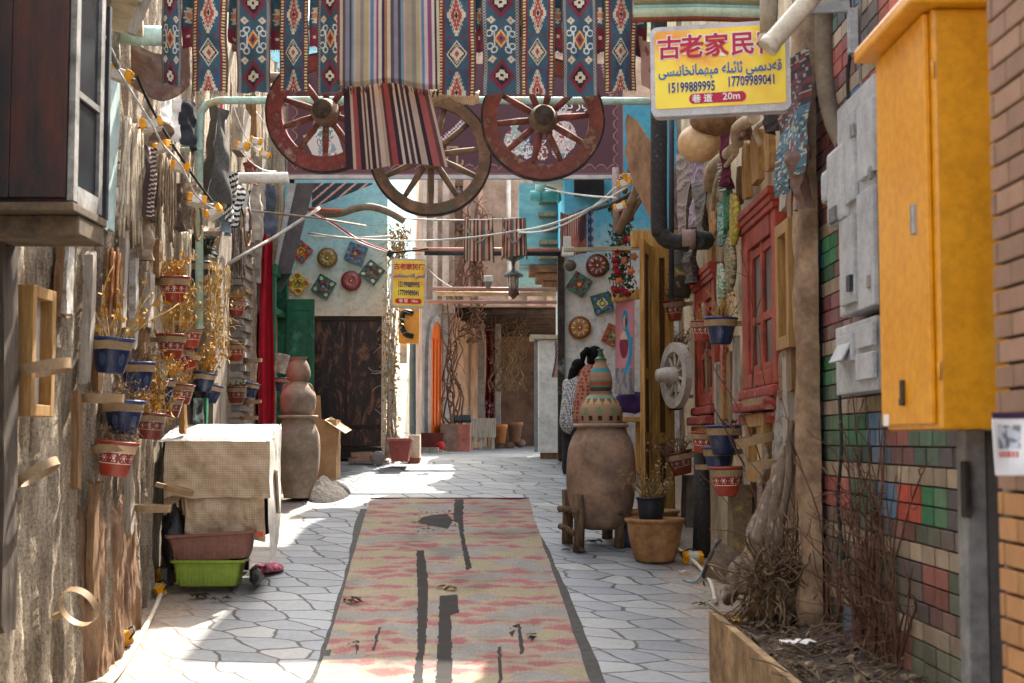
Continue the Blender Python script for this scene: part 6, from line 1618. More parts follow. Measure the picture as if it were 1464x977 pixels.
leafboard(1032, 378, 442, .42, g_('#6a8a74', '#b0b49a', '#4f7466'), 'leaf-shaped pale green board above the large blue pot', seed=5)
leafboard(1045, 342, 418, .46, g_('#6a6450', '#9a8a60', '#46504c'), 'leaf-shaped brownish mottled board beside the large red window', seed=6)
rpost('patterned_batten', 1034, 490, 560, .16, .03, M('multicolour batten', C('#c27a2c'), C('#7a3a3a'), C('#3a6a8a'), scale=26), 'thin multicoloured batten hanging under the large blue pot', 'board', 1.93)
def rhang(name, px, y0, y1, wid, X, fn, label, cat, seed, m=None, amp=.03, taper=0):
    a = PX(px, y0, X); zb = PX(px, y1, X).z; L = a.z-zb
    def f(u, v): return (X-.02+amp*fbm(u*2.2+seed, v*1.6, 2, 3)-amp*sin(2.2*pi*u+seed), a.y-wid*(u-.5)*(1-taper*v)+.02*fbm(v*3, seed, 1, 2), a.z-L*v)
    return solo(name, MB().sheet(f, 30, 70, fn), m or m_kilim, label, cat)
def tex1(u, v):
    d = abs(u-.55)/.28+abs(v-.72)/.13
    if d < .35: return C('#c9b79c')
    if d < .8: return C('#7c2838')
    n = fbm(u*16, v*34, 3, 4); w_ = int(u*9+v*3)+int(v*26)
    if v < .45: return C('#6e3a3c') if w_ % 3 == 0 else C('#3f3a3c') if n < .2 else C('#94897a')
    return C('#a5a292') if n > .3 else C('#4a6a74') if n > -.2 else C('#6a4a48') if w_ % 4 == 0 else C('#3a4c54')
rhang('hanging_kilim', 1134, 96, 268, .95, 1.86, tex1, 'worn blue and red kilim strip hanging right of the large sign', 'kilim', 3, None, .05)
rhang('ragged_cloth', 1148, 215, 300, .4, 1.84, None, 'ragged brown cloth hanging from the lower end of the kilim strip', 'cloth', 6, m_leath, .06, .5)
for i, (px, y0, y1, w_, col, lab) in enumerate(((983, 215, 350, .8, '#8a7a70', 'dusty grey-pink rag hanging beside the black downpipe'), (996, 225, 330, .7, '#8f7d84', 'faded lilac patterned rag hanging under the gourds'), (1006, 260, 350, .5, '#6f6a62', 'grey rag hanging right of the lilac one'), (1040, 165, 270, .3, '#5c2a38', 'dark maroon braid hanging right of the gourds'), (990, 360, 405, .6, '#57504a', 'stiff grey glove-like rag below the pipe elbow'))):
    rhang('hanging_rag', px, y0, y1, w_, 1.85, lambda u, v, c_=C(col), i=i: tuple(a*(.6+.7*((int(u*9+v*22+3*fbm(u*4, v*6, i, 2))) % 3)/2) for a in c_), lab, 'rag', i*3, None, .06, .3)
rhang('bead_braid', 1033, 205, 275, .2, 1.83, lambda u, v: C('#b9b4a6') if int(v*30) % 2 else (C('#7a3038') if int(v*15) % 2 else C('#2f6a5c')), 'white and green beaded braid hanging over the green leaf-shaped board', 'braid', 17, None, .02)
# gourds
GO = thing('gourd', 'round pale gourd hanging under the large sign', 'gourd', P(1000, 205, 11.6))
MB().ball(tuple(P(1000, 205, 11.6)), .178, 28, squash=(1, 1, .9), wob=.04).build('shell', M('pale gourd skin', C('#c9a678'), C('#b08c60'), scale=3, rough=.45, bump=.1), GO)
MB().tube([P(1000, 182, 11.6), P(1001, 160, 11.6)], .02, 8).build('stalk', m_bstem, GO)
solo('coconut_bowl', MB().ball(tuple(P(1020, 172, 11.45)), .19, 24, squash=(1, 1, .66), wob=.06, seed=4), M('hairy brown husk', C('#8a6848'), C('#5c422c'), scale=14, bump=.8, bscale=70), 'brown husk bowl hanging between the large sign and the pale gourd', 'bowl')
for a, b, r_, lab in (((1078, 168), (1055, 205), .05, 'bent pale driftwood stub right of the gourds'), ((1048, 215), (1012, 268), .055, 'pale driftwood branch slanting below the gourds'), ((1052, 220), (1020, 300), .02, 'thin pale root hanging beside the driftwood branch'), ((1098, 170), (1088, 208), .02, 'knotted bone-like twig over the honey planks')):
    pa, pb = PX(a[0], a[1], 1.85), PX(b[0], b[1], 1.85); mid = (pa+pb)/2+V((-.05, .1, .04))
    solo('driftwood', MB().tube(smooth([pa, mid, pb], 6), r_, 10), M('pale driftwood', C('#b5a286'), C('#8a775c'), scale=6, bump=.5), lab, 'driftwood')
# carved board, black pipes
cbm = M('bark streaked board', C('#a8835f'), C('#84634a'), C('#4f3c30'), scale=3.2, stretch=(3, 1, .8), bump=.6)
ol = [(894, 175), (897, 160), (912, 172), (932, 205), (932, 318), (925, 305), (905, 262), (893, 216), (897, 200)]
c_ = P(912, 235, 13.4); mb = MB().prism([((x-912)/S(13.4), (235-y)/S(13.4)) for x, y in ol][::-1], .05, Matrix.Translation(c_) @ eul(0, 0, radians(-20)))
solo('carved_board', mb, cbm, 'ragged slab of pale brown bark hung beside the black downpipe', 'board')
m_blkpipe = M('sooty black pipe', C('#3a3735'), C('#262322'), C('#5c554e'), scale=16, bump=.7, bscale=80, rough=.8)
YP = 12.4
DPp = thing('downpipe', 'thick sooty black downpipe with an elbow, under the left end of the large sign', 'pipe', P(942, 345, YP))
MB().tube(smooth([P(942, -20, YP), P(942, 180, YP), P(942, 315, YP), P(946, 335, YP), P(958, 345, YP), P(985, 347, YP)], 6), .074, 18).build('pipe', m_blkpipe, DPp)
MB().tube([P(974, 343, YP), P(993, 343, YP)], .09, 18).build('collar', M('pinkish grey collar', C('#8a746a'), C('#64544d')), DPp); MB().tube([P(993, 344, YP), P(1009, 344, YP+.2)], .085, 18).build('end_cap', m_blkpipe, DPp)
solo('thin_black_pipe', MB().tube([P(960, 130, 12.9), P(960, 430, 12.9)], .026, 10), M('blue black pipe', C('#2e3138'), C('#1d1f24'), rough=.6), 'thin dark pipe right behind the thick black downpipe', 'pipe')
solo('wall_stump', MB().tube([P(972, 360, 15.3), P(974, 400, 15.3), P(972, 425, 15.3)], [.1, .13, .11], 12), M('dark mossy bark', C('#4c463c'), C('#2c2822'), C('#a38f3c'), scale=5, bump=.7), 'dark mossy trunk piece on the wall above the highest red pot', 'trunk')
# white wheel on wall
WW = thing('cart_wheel', 'small white painted wooden wheel fixed to the right wall among the blue pots', 'wheel', PX(966, 537, 1.74)); WW['_o'] = [0, 0, 0]
m_ww = M('chalky white wood', C('#b8b0a4'), C('#8f877b'), scale=7, bump=.4)
ring(MB(), .24, .335, .07, 48, .01, 3).build('rim', m_ww, WW)
for k_ in range(10):
    d_ = V((cos(2*pi*k_/10), 0, sin(2*pi*k_/10))); MB().tube([d_*.06, d_*.26], .016, 6).build('spoke', m_ww, WW)
MB().lathe([(.08, -.05), (.09, 0), (.085, .1), (.06, .2), (.058, .205), (.0, .207)], 20, mat=Matrix.Rotation(pi/2, 4, 'X')).build('hub', m_ww, WW)
WW.rotation_euler = (0, radians(14), radians(-73)); WW.scale = (1.05,)*3
# yellow doors and shop
m_ydoor = M('yellow varnished pine', C('#c79c56'), C('#a67a3a'), C('#86602f'), scale=5, stretch=(6, 6, .5), rough=.5, bump=.25)
m_ydark = M('dark pine panel', C('#5c3a18'), C('#3a2410'), scale=5, stretch=(5, 5, .6), rough=.6)
YD = 15.9; zd0, zd1 = gz(YD)+.02, P(930, 352, YD).z
DO = thing('yellow_door', 'yellow pine double folding shop door standing open behind the large clay jar', 'door', G(930, YD))
def leaf(x0, x1, Y0, Y1, nm):
    a, b = V((x0, Y0, 0)), V((x1, Y1, 0)); d_ = (b-a); ang_ = atan2(d_.y, d_.x); L = d_.length; c_ = (a+b)/2
    mb = MB(); Mx_ = Matrix.Translation((c_.x, c_.y, 0)) @ eul(0, 0, ang_)
    for x in (-L/2+.055, L/2-.055): mb.box((x, 0, (zd0+zd1)/2), (.11, .05, zd1-zd0), bev=.006)
    for z in (zd0+.1, zd0+.85, zd0+1.55, zd1-.07): mb.box((0, 0, z), (L-.22, .045, .12), bev=.004)
    place(mb, Mx_); o = sub(mb.build(nm, m_ydoor, DO), DO)
    mb = MB().box((0, .008, (zd0+zd1)/2), (L-.2, .02, zd1-zd0-.1)); place(mb, Mx_).build('panel', m_ydark, o); return o
leaf(P(926, 0, YD).x, P(960, 0, YD).x, YD, YD+.12, 'leaf')
leaf(P(909, 0, YD-.1).x, P(925, 0, YD).x, YD-.62, YD-.02, 'leaf')
for py in (425, 600, 648):
    MB().box(P(925, py, YD-.04), (.11, .02, .2), (0, 0, radians(0)), bev=.004).build('hinge', M('galvanised hinge', C('#8f8570'), C('#6e6654'), metal=.5, rough=.5), DO)
MB().box((P(945, 0, YD).x+.1, YD+.1, zd1+.09), (.9, .12, .2), bev=.01).build('lintel', m_ydoor, DO)
# portrait banner and garland, stall behind the women
def port(u, v):
    x, y = u, v
    if (x-.52)**2/.03+(y-.22)**2/.012 < 1 and not ((x-.5)**2/.012+(y-.24)**2/.005 < 1): return C('#2f8db0')
    if (x-.5)**2/.010+(y-.24)**2/.0045 < 1: return C('#c79a80') if x < .52 else C('#2a2026')
    if abs(x-.55-.25*sin((y-.3)*7)) < .1 and .28 < y < .78: return C('#2f8db0')
    if (x-.45)**2/.05+(y-.48)**2/.02 < 1: return C('#c9b09a') if y < .42 else C('#7a3344')
    if abs(x-.85+.3*(y-.4)) < .06 and .4 < y < .7: return C('#6d6f9a')
    if y > .72: return C('#6f7480') if fbm(x*7, y*9, 1, 3) > 0 else C('#9a8e88')
    return C('#c08488')
BN = thing('painted_banner', 'pink cloth banner painted with a blue-veiled musician beside the yellow door', 'banner', P(894, 560, 18.0))
def bsh(u, v): 
    p = P(880+27*u, 428+136*v, 18.0); p.y += .03*sin(4*u+2*v); return p
MB().sheet(bsh, 50, 130, port).build('cloth', MC('printed cotton', rough=.85, bump=.2, var=.3), BN)
MB().box(P(895, 423, 18.0), (.36, .06, .13), (0, radians(-7), 0), bev=.02).build('wooden_header', m_ydoor, BN)
m_rose = M('dusty red roses', C('#9a2230'), C('#6a1420'), scale=30, bump=0); m_rosp = M('peach roses', C('#c9774f'), C('#a8573a'), scale=30, bump=0); m_dleaf = M('dark artificial leaves', C('#2c4a2a'), C('#1c321c'), scale=20, bump=0, rough=.5)
GA = thing('flower_garland', 'hanging garland of red and peach roses with dark leaves beside the yellow door', 'garland', P(890, 425, 17.4))
r = random.Random(12); lf = MB(); st = MB()
for s_ in range(4):
    st.tube([P(878+8*s_+r.uniform(-2, 2), 262, 17.4), P(876+8*s_, 340, 17.35), P(876+8*s_+r.uniform(-3, 3), 424-8*s_, 17.4)], .006, 5)
for i in range(620):
    px = 890+r.gauss(0, 8)-(6 if r.random() < .3 else 0); py = r.uniform(282, 424); c_ = P(px, py, 17.4+r.uniform(-.15, .1)); s_ = r.uniform(.02, .04)
    lf.add([(-1, 0, 0), (-.3, -.5, .15), (.5, -.45, .1), (1, 0, 0), (.5, .45, .1), (-.3, .5, .15)], [(0, 1, 2, 3), (0, 3, 4, 5)], None, False, TR(c_, r.uniform(0, 6), r.uniform(0, 6), r.uniform(0, 6), s_))
lf.build('leaves', m_dleaf, GA); st.build('stems', m_bstem, GA)
for i in range(24):
    px, py = 890+r.gauss(0, 8), r.uniform(288, 420); c_ = P(px, py, 17.25+r.uniform(-.08, .08)); mb = MB(); rr_ = r.uniform(.035, .05)
    for k_ in range(3):
        for j in range(5):
            a_ = 2*pi*(j/5+k_*.1); t_ = rr_*(1-.28*k_); e = c_+V((t_*.75*cos(a_), -.012*k_, t_*.75*sin(a_))); mb.ball(tuple(e), t_*.45, 6, squash=(1, .5, 1))
    mb.ball(tuple(c_+V((0, -.02, 0))), rr_*.45, 6); mb.build('rose', m_rosp if i % 3 == 0 else m_rose, GA)
solo('stall_cloth', MB().ball(tuple(P(902, 575, 18.2)), .2, 18, squash=(1, .6, .7), wob=.3, seed=3), M('purple cloth', C('#4b2f66'), C('#2f1d44')), 'bundle of purple cloth at the foot of the painted banner', 'cloth')
solo('stall_table', MB().box(P(900, 600, 18.4), (.5, .5, .06), bev=.01).box(P(893, 640, 18.4), (.06, .06, .66)).box(P(912, 640, 18.4), (.06, .06, .66)), m_ydoor, 'low yellow pine stall table behind the large clay jar', 'table')
# bowls and pots on the paving
YBW = 13.75; kb = S(YBW)
m_bowl = M('tan ribbed clay bowl', C('#a87f54'), C('#86623e'), C('#684a30'), scale=4, bump=.4, bscale=30)
def bowl(name, px, y_rim, y_base, wtop, wbase, Y, label, m):
    g_ = G(px, Y); kk = S(Y); zr = P(px, y_rim, Y).z-g_.z; root = thing(name, label, 'planter', g_)
    a, b = wbase/2/kk, wtop/2/kk
    pr = sm([(a*.95, 0), (a, .01), (a*1.08, .04), (a+(b-a)*.55, zr*.42), (b*.93, zr*.82), (b*.96, zr*.9)], 4)+[(b*1.0, zr*.91), (b*1.03, zr*.95), (b*1.02, zr), (b*.95, zr), (b*.9, zr*.9)]
    MB().lathe(pr+[(b*.86, zr*.86)], 64, tuple(g_), wob=.01).build('bowl', m, root)
    MB().lathe([(b*.9, zr*.88), (b*.5, zr*.91), (.003, zr*.92)], 24, tuple(g_), wob=.06).build('soil', m_soil, root); return root, g_, zr
bowl('clay_bowl', 935, 741, 803, 84, 54, 13.7, 'big tan clay planter bowl with a black pot standing in it', m_bowl)
bowl('clay_bowl', 929, 729, 785, 82, 50, 14.5, 'second tan clay bowl mostly hidden behind the one holding the black pot', m_bowl)
_, g_, zr = bowl('black_pot', 930, 711, 745, 42, 30, 13.66, 'small black pot with a dead shrub, standing in the big clay bowl', M('blue black plastic pot', C('#22262e'), C('#15181d'), rough=.4, bump=.05))
g_.z = 0
bp = [o for o in bpy.data.objects if o.name.startswith('black_pot')][-1]
zz = P(930, 745, 13.66).z-gz(13.66)
for ch in bp.children: ch.scale = (1, 1, (P(930, 711, 13.66).z-P(930, 745, 13.66).z)/(P(930, 711, 13.66).z-gz(13.66)))
bp.location.z += zz
st, lf = MB(), MB(); r = random.Random(31); top = P(930, 715, 13.66)
for i in range(26):
    a_ = r.uniform(0, 2*pi); w_ = wander(top+V((.05*cos(a_), .05*sin(a_), -.02)), (.5*cos(a_), .5*sin(a_), 1), r.uniform(.2, .48), 7, .28, r); st.tube(w_, [.006-.0006*k_ for k_ in range(8)], 4)
    for b in range(20):
        c_ = w_[r.randint(2, 7)]+V((r.gauss(0, .025), r.gauss(0, .025), r.gauss(0, .025))); lf.add([(-1, -.4, 0), (0, -.6, .2), (1, 0, 0), (0, .6, .2), (-1, .4, 0)], [(0, 1, 3, 4), (1, 2, 3)], None, False, TR(c_, r.uniform(0, 6), r.uniform(0, 6), r.uniform(0, 6), r.uniform(.008, .018)))
loc = bp.location
for mb, nm, m_ in ((st, 'dead_shrub', m_bstem), (lf, 'dry_leaves', M('olive dry leaves', C('#8a7444'), C('#5f4e2c'), scale=20, bump=0))):
    mb.v = [(a-loc.x, b-loc.y, c-loc.z) for a, b, c in mb.v]; mb.build(nm, m_, bp, local=True)
bowl('blue_pot', 899, 752, 783, 30, 24, 14.35, 'dark blue bucket pot on the ground beside the log cradle', M('dark blue pot', C('#1d2a44'), C('#121b2e'), rough=.4, bump=.05))
# driftwood stack, bucket, root ball
m_drift = M('grey driftwood', C('#8d7a66'), C('#5f5042'), C('#b5a691'), scale=5, stretch=(3, 3, .6), bump=.8, bscale=40)
r = random.Random(21)
DRW = [((1062, 850), (1118, 668), .07, 'thickest grey driftwood log leaning on the pillar'), ((1045, 850), (1104, 690), .045, 'long driftwood pole left of the thickest log'), ((1074, 846), (1096, 640), .028, 'thin crooked branch leaning up to the small wooden wall frame'), ((1088, 850), (1124, 640), .05, 'dark brown branch right of the thickest log'), ((1105, 860), (1132, 600), .035, 'upright vine-wrapped stick nearest the pillar'), ((1042, 856), (1058, 800), .06, 'short grey stump at the planter corner')]
for a, b, r_, lab in DRW:
    p0 = P(a[0], a[1], 9.75+r.uniform(-.1, .15)); p1 = PX(b[0], b[1], 1.9); 
    if 'stump' in lab: p1 = P(b[0], b[1], 9.8)
    pts = [p0.lerp(p1, i/8)+V((r.uniform(-.02, .02), r.uniform(-.02, .02), 0)) for i in range(9)]
    solo('driftwood_log', MB().tube(smooth(pts, 3), [r_*(1+.18*fbm(i*.6, r_*99, 2, 2))*(1-.012*i) for i in range(25)], 10), m_drift, lab, 'driftwood')
BU = thing('leaning_bucket', 'weathered brown bucket leaning on its side against the driftwood', 'bucket', P(1045, 815, 10.3))
c_ = P(1046, 812, 10.25); Mx_ = Matrix.Translation(c_) @ eul(radians(-14), radians(-66), 0)
MB().lathe([(.10, -.16), (.135, .13), (.15, .14), (.15, .17), (.135, .17), (.1, -.13), (.002, -.13)], 36, mat=Mx_).build('body', M('muddy brown plastic', C('#a3917b'), C('#7a6956'), C('#b8a890'), scale=5, rough=.6, bump=.3), BU)
MB().lathe([(.152, .142), (.155, .156), (.152, .168)], 36, mat=Mx_).build('rim_band', M('dark brown rim', C('#4a3d38'), C('#30272a')), BU)
r = random.Random(8); mb = MB(); c_ = P(1112, 838, 9.6)
for i in range(230):
    a_ = r.uniform(0, 2*pi); b_ = r.uniform(-.6, 1.2); d_ = V((cos(a_)*cos(b_), sin(a_)*cos(b_), sin(b_))); p = c_+V((d_.x*.16, d_.y*.16, d_.z*.2-.02))*r.uniform(.4, 1.1)
    mb.tube(wander(p, d_.cross(V((r.uniform(-1, 1), r.uniform(-1, 1), r.uniform(-1, 1))))+d_*.2, r.uniform(.15, .5), 7, .42, r), r.uniform(.003, .009), 4)
mb.ball(tuple(c_+V((0, .02, -.08))), .17, 20, wob=.5, seed=3)
for i in range(160):
    p = c_+V((r.gauss(0, .12), r.gauss(0, .12), r.uniform(-.2, .15)))
    mb.add([(-1, -.4, 0), (0, -.6, .3), (1, 0, 0), (0, .6, .3), (-1, .4, 0)], [(0, 1, 3, 4), (1, 2, 3)], None, False, TR(p, r.uniform(0, 6), r.uniform(0, 6), r.uniform(0, 6), r.uniform(.015, .035)))
solo('root_ball', mb, M('tangled brown roots', C('#8a7154'), C('#5a4632'), C('#a88d68'), scale=10, bump=.6), 'tangled ball of dry roots in the far end of the planter', 'dead plant')
# bare vines climbing the painted wall and the pillar
m_vine = M('bare red-brown vine', C('#6b4a38'), C('#483125'), scale=14, bump=.3)
def vine(px, y0, h_, n, spread, seed, label, X0=1.9, r_=.008, loc=None):
    r = random.Random(seed); d_ = ray(px, y0); b = loc or (EYE+d_*((zpt-.06-EYE.z)/d_.z)); mb = MB()
    for i in range(n):
        w_ = wander(b+V((r.uniform(-.1, .08), r.uniform(-.5, .5)*spread, -.03)), (r.uniform(-.3, .12), r.uniform(-spread, spread), 1), h_*r.uniform(.35, 1), 12, .22, r)
        w_ = [V((min(q.x, 2.02), q.y, q.z)) for q in w_]
        mb.tube(w_, [r_*(1.2-.07*k_)*r.uniform(.8, 1.2) for k_ in range(13)], 5)
        for b_ in range(4):
            s_ = w_[r.randint(3, 11)]; q = wander(s_, (r.uniform(-.5, .3), r.uniform(-1, 1), r.uniform(-.2, 1)), r.uniform(.1, .4), 6, .35, r); mb.tube([V((min(z_.x, 2.02), z_.y, z_.z)) for z_ in q], r_*.4, 4)
    return solo('dried_vine', mb, m_vine, label, 'vine')
vine(1262, 940, 1.9, 26, .5, 3, 'thick clump of bare vines rising under the grey meters from the planter')
vine(1236, 905, 1.1, 18, .75, 5, 'low spreading bare shrub in the middle of the planter')
vine(1325, 960, 1.5, 16, .55, 7, 'bare vines nearest the grey post')
vine(1185, 880, 2.1, 11, .35, 9, 'thin bare vines close to the plaster pillar', r_=.005)
vine(1165, 870, 3.6, 5, .12, 11, 'long bare vine climbing the painted wall beside the pillar', r_=.006)
vine(1128, 850, 2.6, 8, .1, 13, 'rope-like vine twisted up the plaster pillar', r_=.012)
# planter litter
r = random.Random(17)
for (px, py, w_, m_, lab) in ((1140, 920, .2, m_signwhite, 'torn white and blue wrapper on the planter soil'), (1052, 888, .05, m_ylp, 'small yellow scrap at the far end of the planter soil')):
    d_ = ray(px, py); p = EYE+d_*((zpt-.0-EYE.z)/d_.z)
    solo('litter', MB().sheet(lambda u, v: (p.x+w_*(u-.5), p.y+.12*(v-.5), p.z+.012+.02*fbm(u*4, v*4, 2, 2)), 10, 8), m_, lab, 'litter')
solo('ground_conduit', MB().tube(smooth([G(960, 14.3, .03), G(985, 13.6, .05), G(1002, 13.2, .03), G(1014, 12.7, .03), G(1020, 12.0, .05)], 6), .018, 8), m_pvc, 'cream conduit lying at the foot of the right wall beside the clay bowl', 'conduit')
solo('rag_knot', MB().tube(smooth([G(975, 12.9, .01), G(992, 12.8, .02), G(1002, 13.0, .06), G(1010, 13.2, .05), G(1006, 12.9, .02)], 6), .013, 5), M('pale blue rag', C('#9ab0b4'), C('#73898d')), 'pale blue rag knotted on the right conduit', 'rag')
solo('trunk_piece', MB().tube([G(1001, 13.9), G(1003, 13.9, .5), G(1002, 13.95, 1.0)], [.09, .08, .075], 12), m_blkpipe, 'sooty upright pipe stub on the right wall below the stacked pots', 'pipe')
rpost('wall_post', 1058, 690, 830, .3, .16, M('mossy brown plaster', C('#8d795a'), C('#5f503c'), C('#a3894e'), scale=4, bump=.8), 'rough mossy wall buttress right of the lowest red pot', 'buttress', 1.95)
rpost('wall_post', 988, 680, 800, .5, .16, M('dark grey lumpy plaster', C('#6a6056'), C('#463e37'), scale=4, bump=.9), 'dark lumpy wall buttress behind the clay bowls', 'buttress', 1.95)
# twigs, leaves and clods on the planter soil
r = random.Random(55); mb = MB()
for i in range(260):
    x, y = r.uniform(1.45, 2.0), r.uniform(5.0, 9.9); z = zpt-.05+.03*fbm((x-1.42)/.66*3, (y-4)/5.95*22, 1)+.05*(x-1.42)/.66+.012
    mb.tube(wander((x, y, z), (r.uniform(-1, 1), r.uniform(-1, 1), r.uniform(-.05, .25)), r.uniform(.06, .3), 5, .3, r), r.uniform(.002, .006), 4)
for i in range(420):
    x, y = r.uniform(1.45, 2.0), r.uniform(5.0, 9.9); z = zpt-.05+.03*fbm((x-1.42)/.66*3, (y-4)/5.95*22, 1)+.05*(x-1.42)/.66+.012
    mb.add([(-1, -.4, 0), (0, -.6, .3), (1, 0, 0), (0, .6, .3), (-1, .4, 0)], [(0, 1, 3, 4), (1, 2, 3)], None, False, TR((x, y, z), r.uniform(-.6, .6), r.uniform(-.6, .6), r.uniform(0, 6), r.uniform(.012, .035)))
o = mb.build('dead_plant_litter', M('dry brown litter', C('#8a7256'), C('#54432f'), C('#a8957a'), scale=9, bump=.2), None); o['kind'] = 'stuff'; o['label'] = 'dry twigs and dead leaves lying on the planter soil'; o['category'] = 'leaf litter'
# more curios between and above the red windows
G2 = ((1008, 400, 470, .18, .04, m_wgrey, 'grey slat between the second red window and the pale green board', 3), (1018, 352, 400, .16, .04, m_whon, 'short honey slat above the pale green leaf-shaped board', -4), (1026, 446, 470, .3, .05, m_wbrn, 'small brown block behind the straw of the large blue pot', 0), (1012, 500, 590, .14, .04, m_wbrn, 'brown slat at the right edge of the second red window', 2),
      (1058, 240, 292, .16, .05, m_wbrn, 'thin brown plank left of the honey planks over the large red window', 5), (1140, 330, 470, .1, .05, m_whpnt, 'peeling white batten on the plaster pillar', 1), (1120, 505, 570, .12, .05, m_wbrn, 'brown block under the tall narrow honey frame', -4), (1090, 690, 760, .2, .05, m_wbrn, 'brown plank below the small wall frame behind the driftwood', 6), (1066, 600, 690, .12, .05, m_whpnt, 'white batten left of the small wooden wall frame', 0))
for px, y0, y1, w_, t_, m, lab, ln in G2: rpost('plank', px, y0, y1, w_, t_, m, lab, 'plank', 1.97, ln)
for i, (px, y0, y1, w_, col, lab) in enumerate(((970, 240, 330, .5, '#6f5f52', 'brown rag nearest the thin dark pipe'), (1015, 225, 262, .35, '#a08c78', 'pale tan rag behind the pale gourd'), (1070, 150, 200, .3, '#8a6a5a', 'reddish rag half behind the large sign'), (1108, 130, 190, .3, '#4a4440', 'dark rag between the large sign and the kilim strip'))):
    rhang('hanging_rag', px, y0, y1, w_, 1.88, lambda u, v, c_=C(col), i=i: tuple(a*(.7+.5*fbm(u*6, v*9, i, 3)) for a in c_), lab, 'rag', i*3+40, None, .05, .2)
# cables feeding the meters
for i, (pts_, r_, lab) in enumerate((([(1214, -20), (1216, 60), (1212, 120), (1216, 165)], .011, 'black cable dropping into the top of the tall meter cabinet'), ([(1232, -20), (1228, 70), (1234, 150)], .009, 'grey cable beside the black one above the tall meter cabinet'), ([(1200, 566), (1203, 640), (1198, 720), (1206, 800)], .011, 'black cable hanging down below the lower meter box'))):
    solo('meter_cable', MB().tube(smooth([PX(a_, b_, 1.97) for a_, b_ in pts_], 8), r_, 8), m_blkpipe if i != 1 else m_conc, lab, 'cable')
# ================================================================== TILES, FAR ALLEY, OVERHEAD, LITTER
m_tile = MC('glazed tile', rough=.35, bump=.15, bscale=40, var=.3, vscale=14, spec=.5)
def sqtile(px, py, half, rot, cols, label, Y, seed):
    c_ = P(px, py, Y); s_ = half/S(Y); bg_, a_, b_, d_, e_ = [C(x) for x in cols]
    Mx_ = Matrix.Translation(c_) @ eul(0, radians(rot), 0)
    def cf(u, v):
        x, y = (u-.5)*2, (v-.5)*2; r_ = sqrt(x*x+y*y); th = atan2(y, x)
        if max(abs(x), abs(y)) > .93: return bg_ if int((x+y)*9) % 2 else d_
        if r_ < .2: return e_
        if r_ < .3: return C('#2a2a26')
        if r_ < .36+.2*abs(cos(2*th+seed)): return a_
        if r_ < .42+.2*abs(cos(2*th+seed)): return C('#23241f')
        cx, cy = abs(x)-.62, abs(y)-.62; q = sqrt(cx*cx+cy*cy)
        if q < .2: return b_
        if q < .27: return C('#23241f')
        if abs(sin(6*r_+2*th+seed)) < .3: return d_
        return bg_
    def f(u, v):
        x, y = (u-.5)*2*s_, (v-.5)*2*s_; k_ = .97+.03*(abs(sin(u*25))+abs(sin(v*25))) if max(abs(u-.5), abs(v-.5)) > .48 else 1
        return Mx_ @ V((x*k_, -.03-.012*fbm(u*5+seed, v*5, 1, 2), y*k_))
    mb = MB().sheet(f, 44, 44, cf); mb.box(c_, (2*s_*.98, .05, 2*s_*.98), (0, radians(rot), 0), col=bg_)
    solo('wall_tile', mb, m_tile, label, 'tile', tuple(c_), 'glazed wall tiles')
def rdtile(px, py, rad, cols, label, Y):
    c_ = P(px, py, Y); s_ = rad/S(Y); bg_, pet, cen, rimc = [C(x) for x in cols]
    def cf(i, u, z): return bg_
    def f(u, v):
        a_ = 2*pi*u; r_ = s_*v; return (c_.x+r_*cos(a_), c_.y-.04+.008*sin(v*9), c_.z+r_*sin(a_))
    def cc(u, v):
        if v < .2: return C('#c9d8d4') if v < .17 else cen
        if v > .86: return rimc if int(u*48) % 2 else bg_
        t = abs((u*9) % 1-.5)
        if .38 < v < .78 and t < .26*sin((v-.38)/.4*pi): return pet if t < .15*sin((v-.38)/.4*pi) else C('#3a2a22')
        return bg_ if v > .3 else cen
    mb = MB().sheet(f, 144, 24, cc); mb.lathe([(s_, -.04), (s_, .035)], 48, mat=Matrix.Translation(c_) @ Matrix.Rotation(pi/2, 4, 'X'), colfn=lambda i, u, z: rimc)
    solo('round_tile', mb, m_tile, label, 'tile', tuple(c_), 'glazed wall tiles')
YL = 19.96
sqtile(431, 360, 12.5, 40, ('#b5482c', '#c98a2c', '#3f7a8a', '#7a2a22', '#d0a030'), 'red square tile with yellow and blue flowers, top left on the blue house', YL, 1)
sqtile(509, 363, 14, 20, ('#5a6a80', '#6a3a4a', '#3f86b0', '#4a5a6a', '#d0982c'), 'blue-grey square tile with a yellow centre, top right on the blue house', YL, 2)
sqtile(426, 406, 12.5, 42, ('#c9a82c', '#6a9a2c', '#b5482c', '#d0b84a', '#b5482c'), 'yellow square tile with green leaves, lower left on the blue house', YL, 3)
sqtile(463, 410, 14, 30, ('#2f4a44', '#8a4a3c', '#a8b8a0', '#3f6a5a', '#3f7a9a'), 'dark green square tile with pale corner flowers on the blue house', YL, 4)
sqtile(532, 390, 14, 38, ('#2f5a50', '#7a3a34', '#c0c4b8', '#3a4a44', '#2f7a4c'), 'dark green and maroon square tile, rightmost on the blue house', YL, 5)
rdtile(468, 369, 14.5, ('#a88a2c', '#5a86a8', '#5f8a3c', '#7a5a2c'), 'round yellow rosette tile on the blue house', YL)
rdtile(502, 402, 14.5, ('#a8442c', '#4f78a8', '#b85a2c', '#7a3a2c'), 'round red rosette tile on the blue house', YL)
sqtile(828, 407, 14.5, 32, ('#2f6a50', '#7a2f34', '#7a2f34', '#2a4a3c', '#c9982c'), 'green square tile with maroon scrolls, left of the turquoise house wall', YL, 6)
sqtile(861, 434, 14.5, -16, ('#2c5a3c', '#c0c4b0', '#3f6aa8', '#24442c', '#d0b82c'), 'dark green square tile with white and yellow flower on the turquoise house', YL, 7)
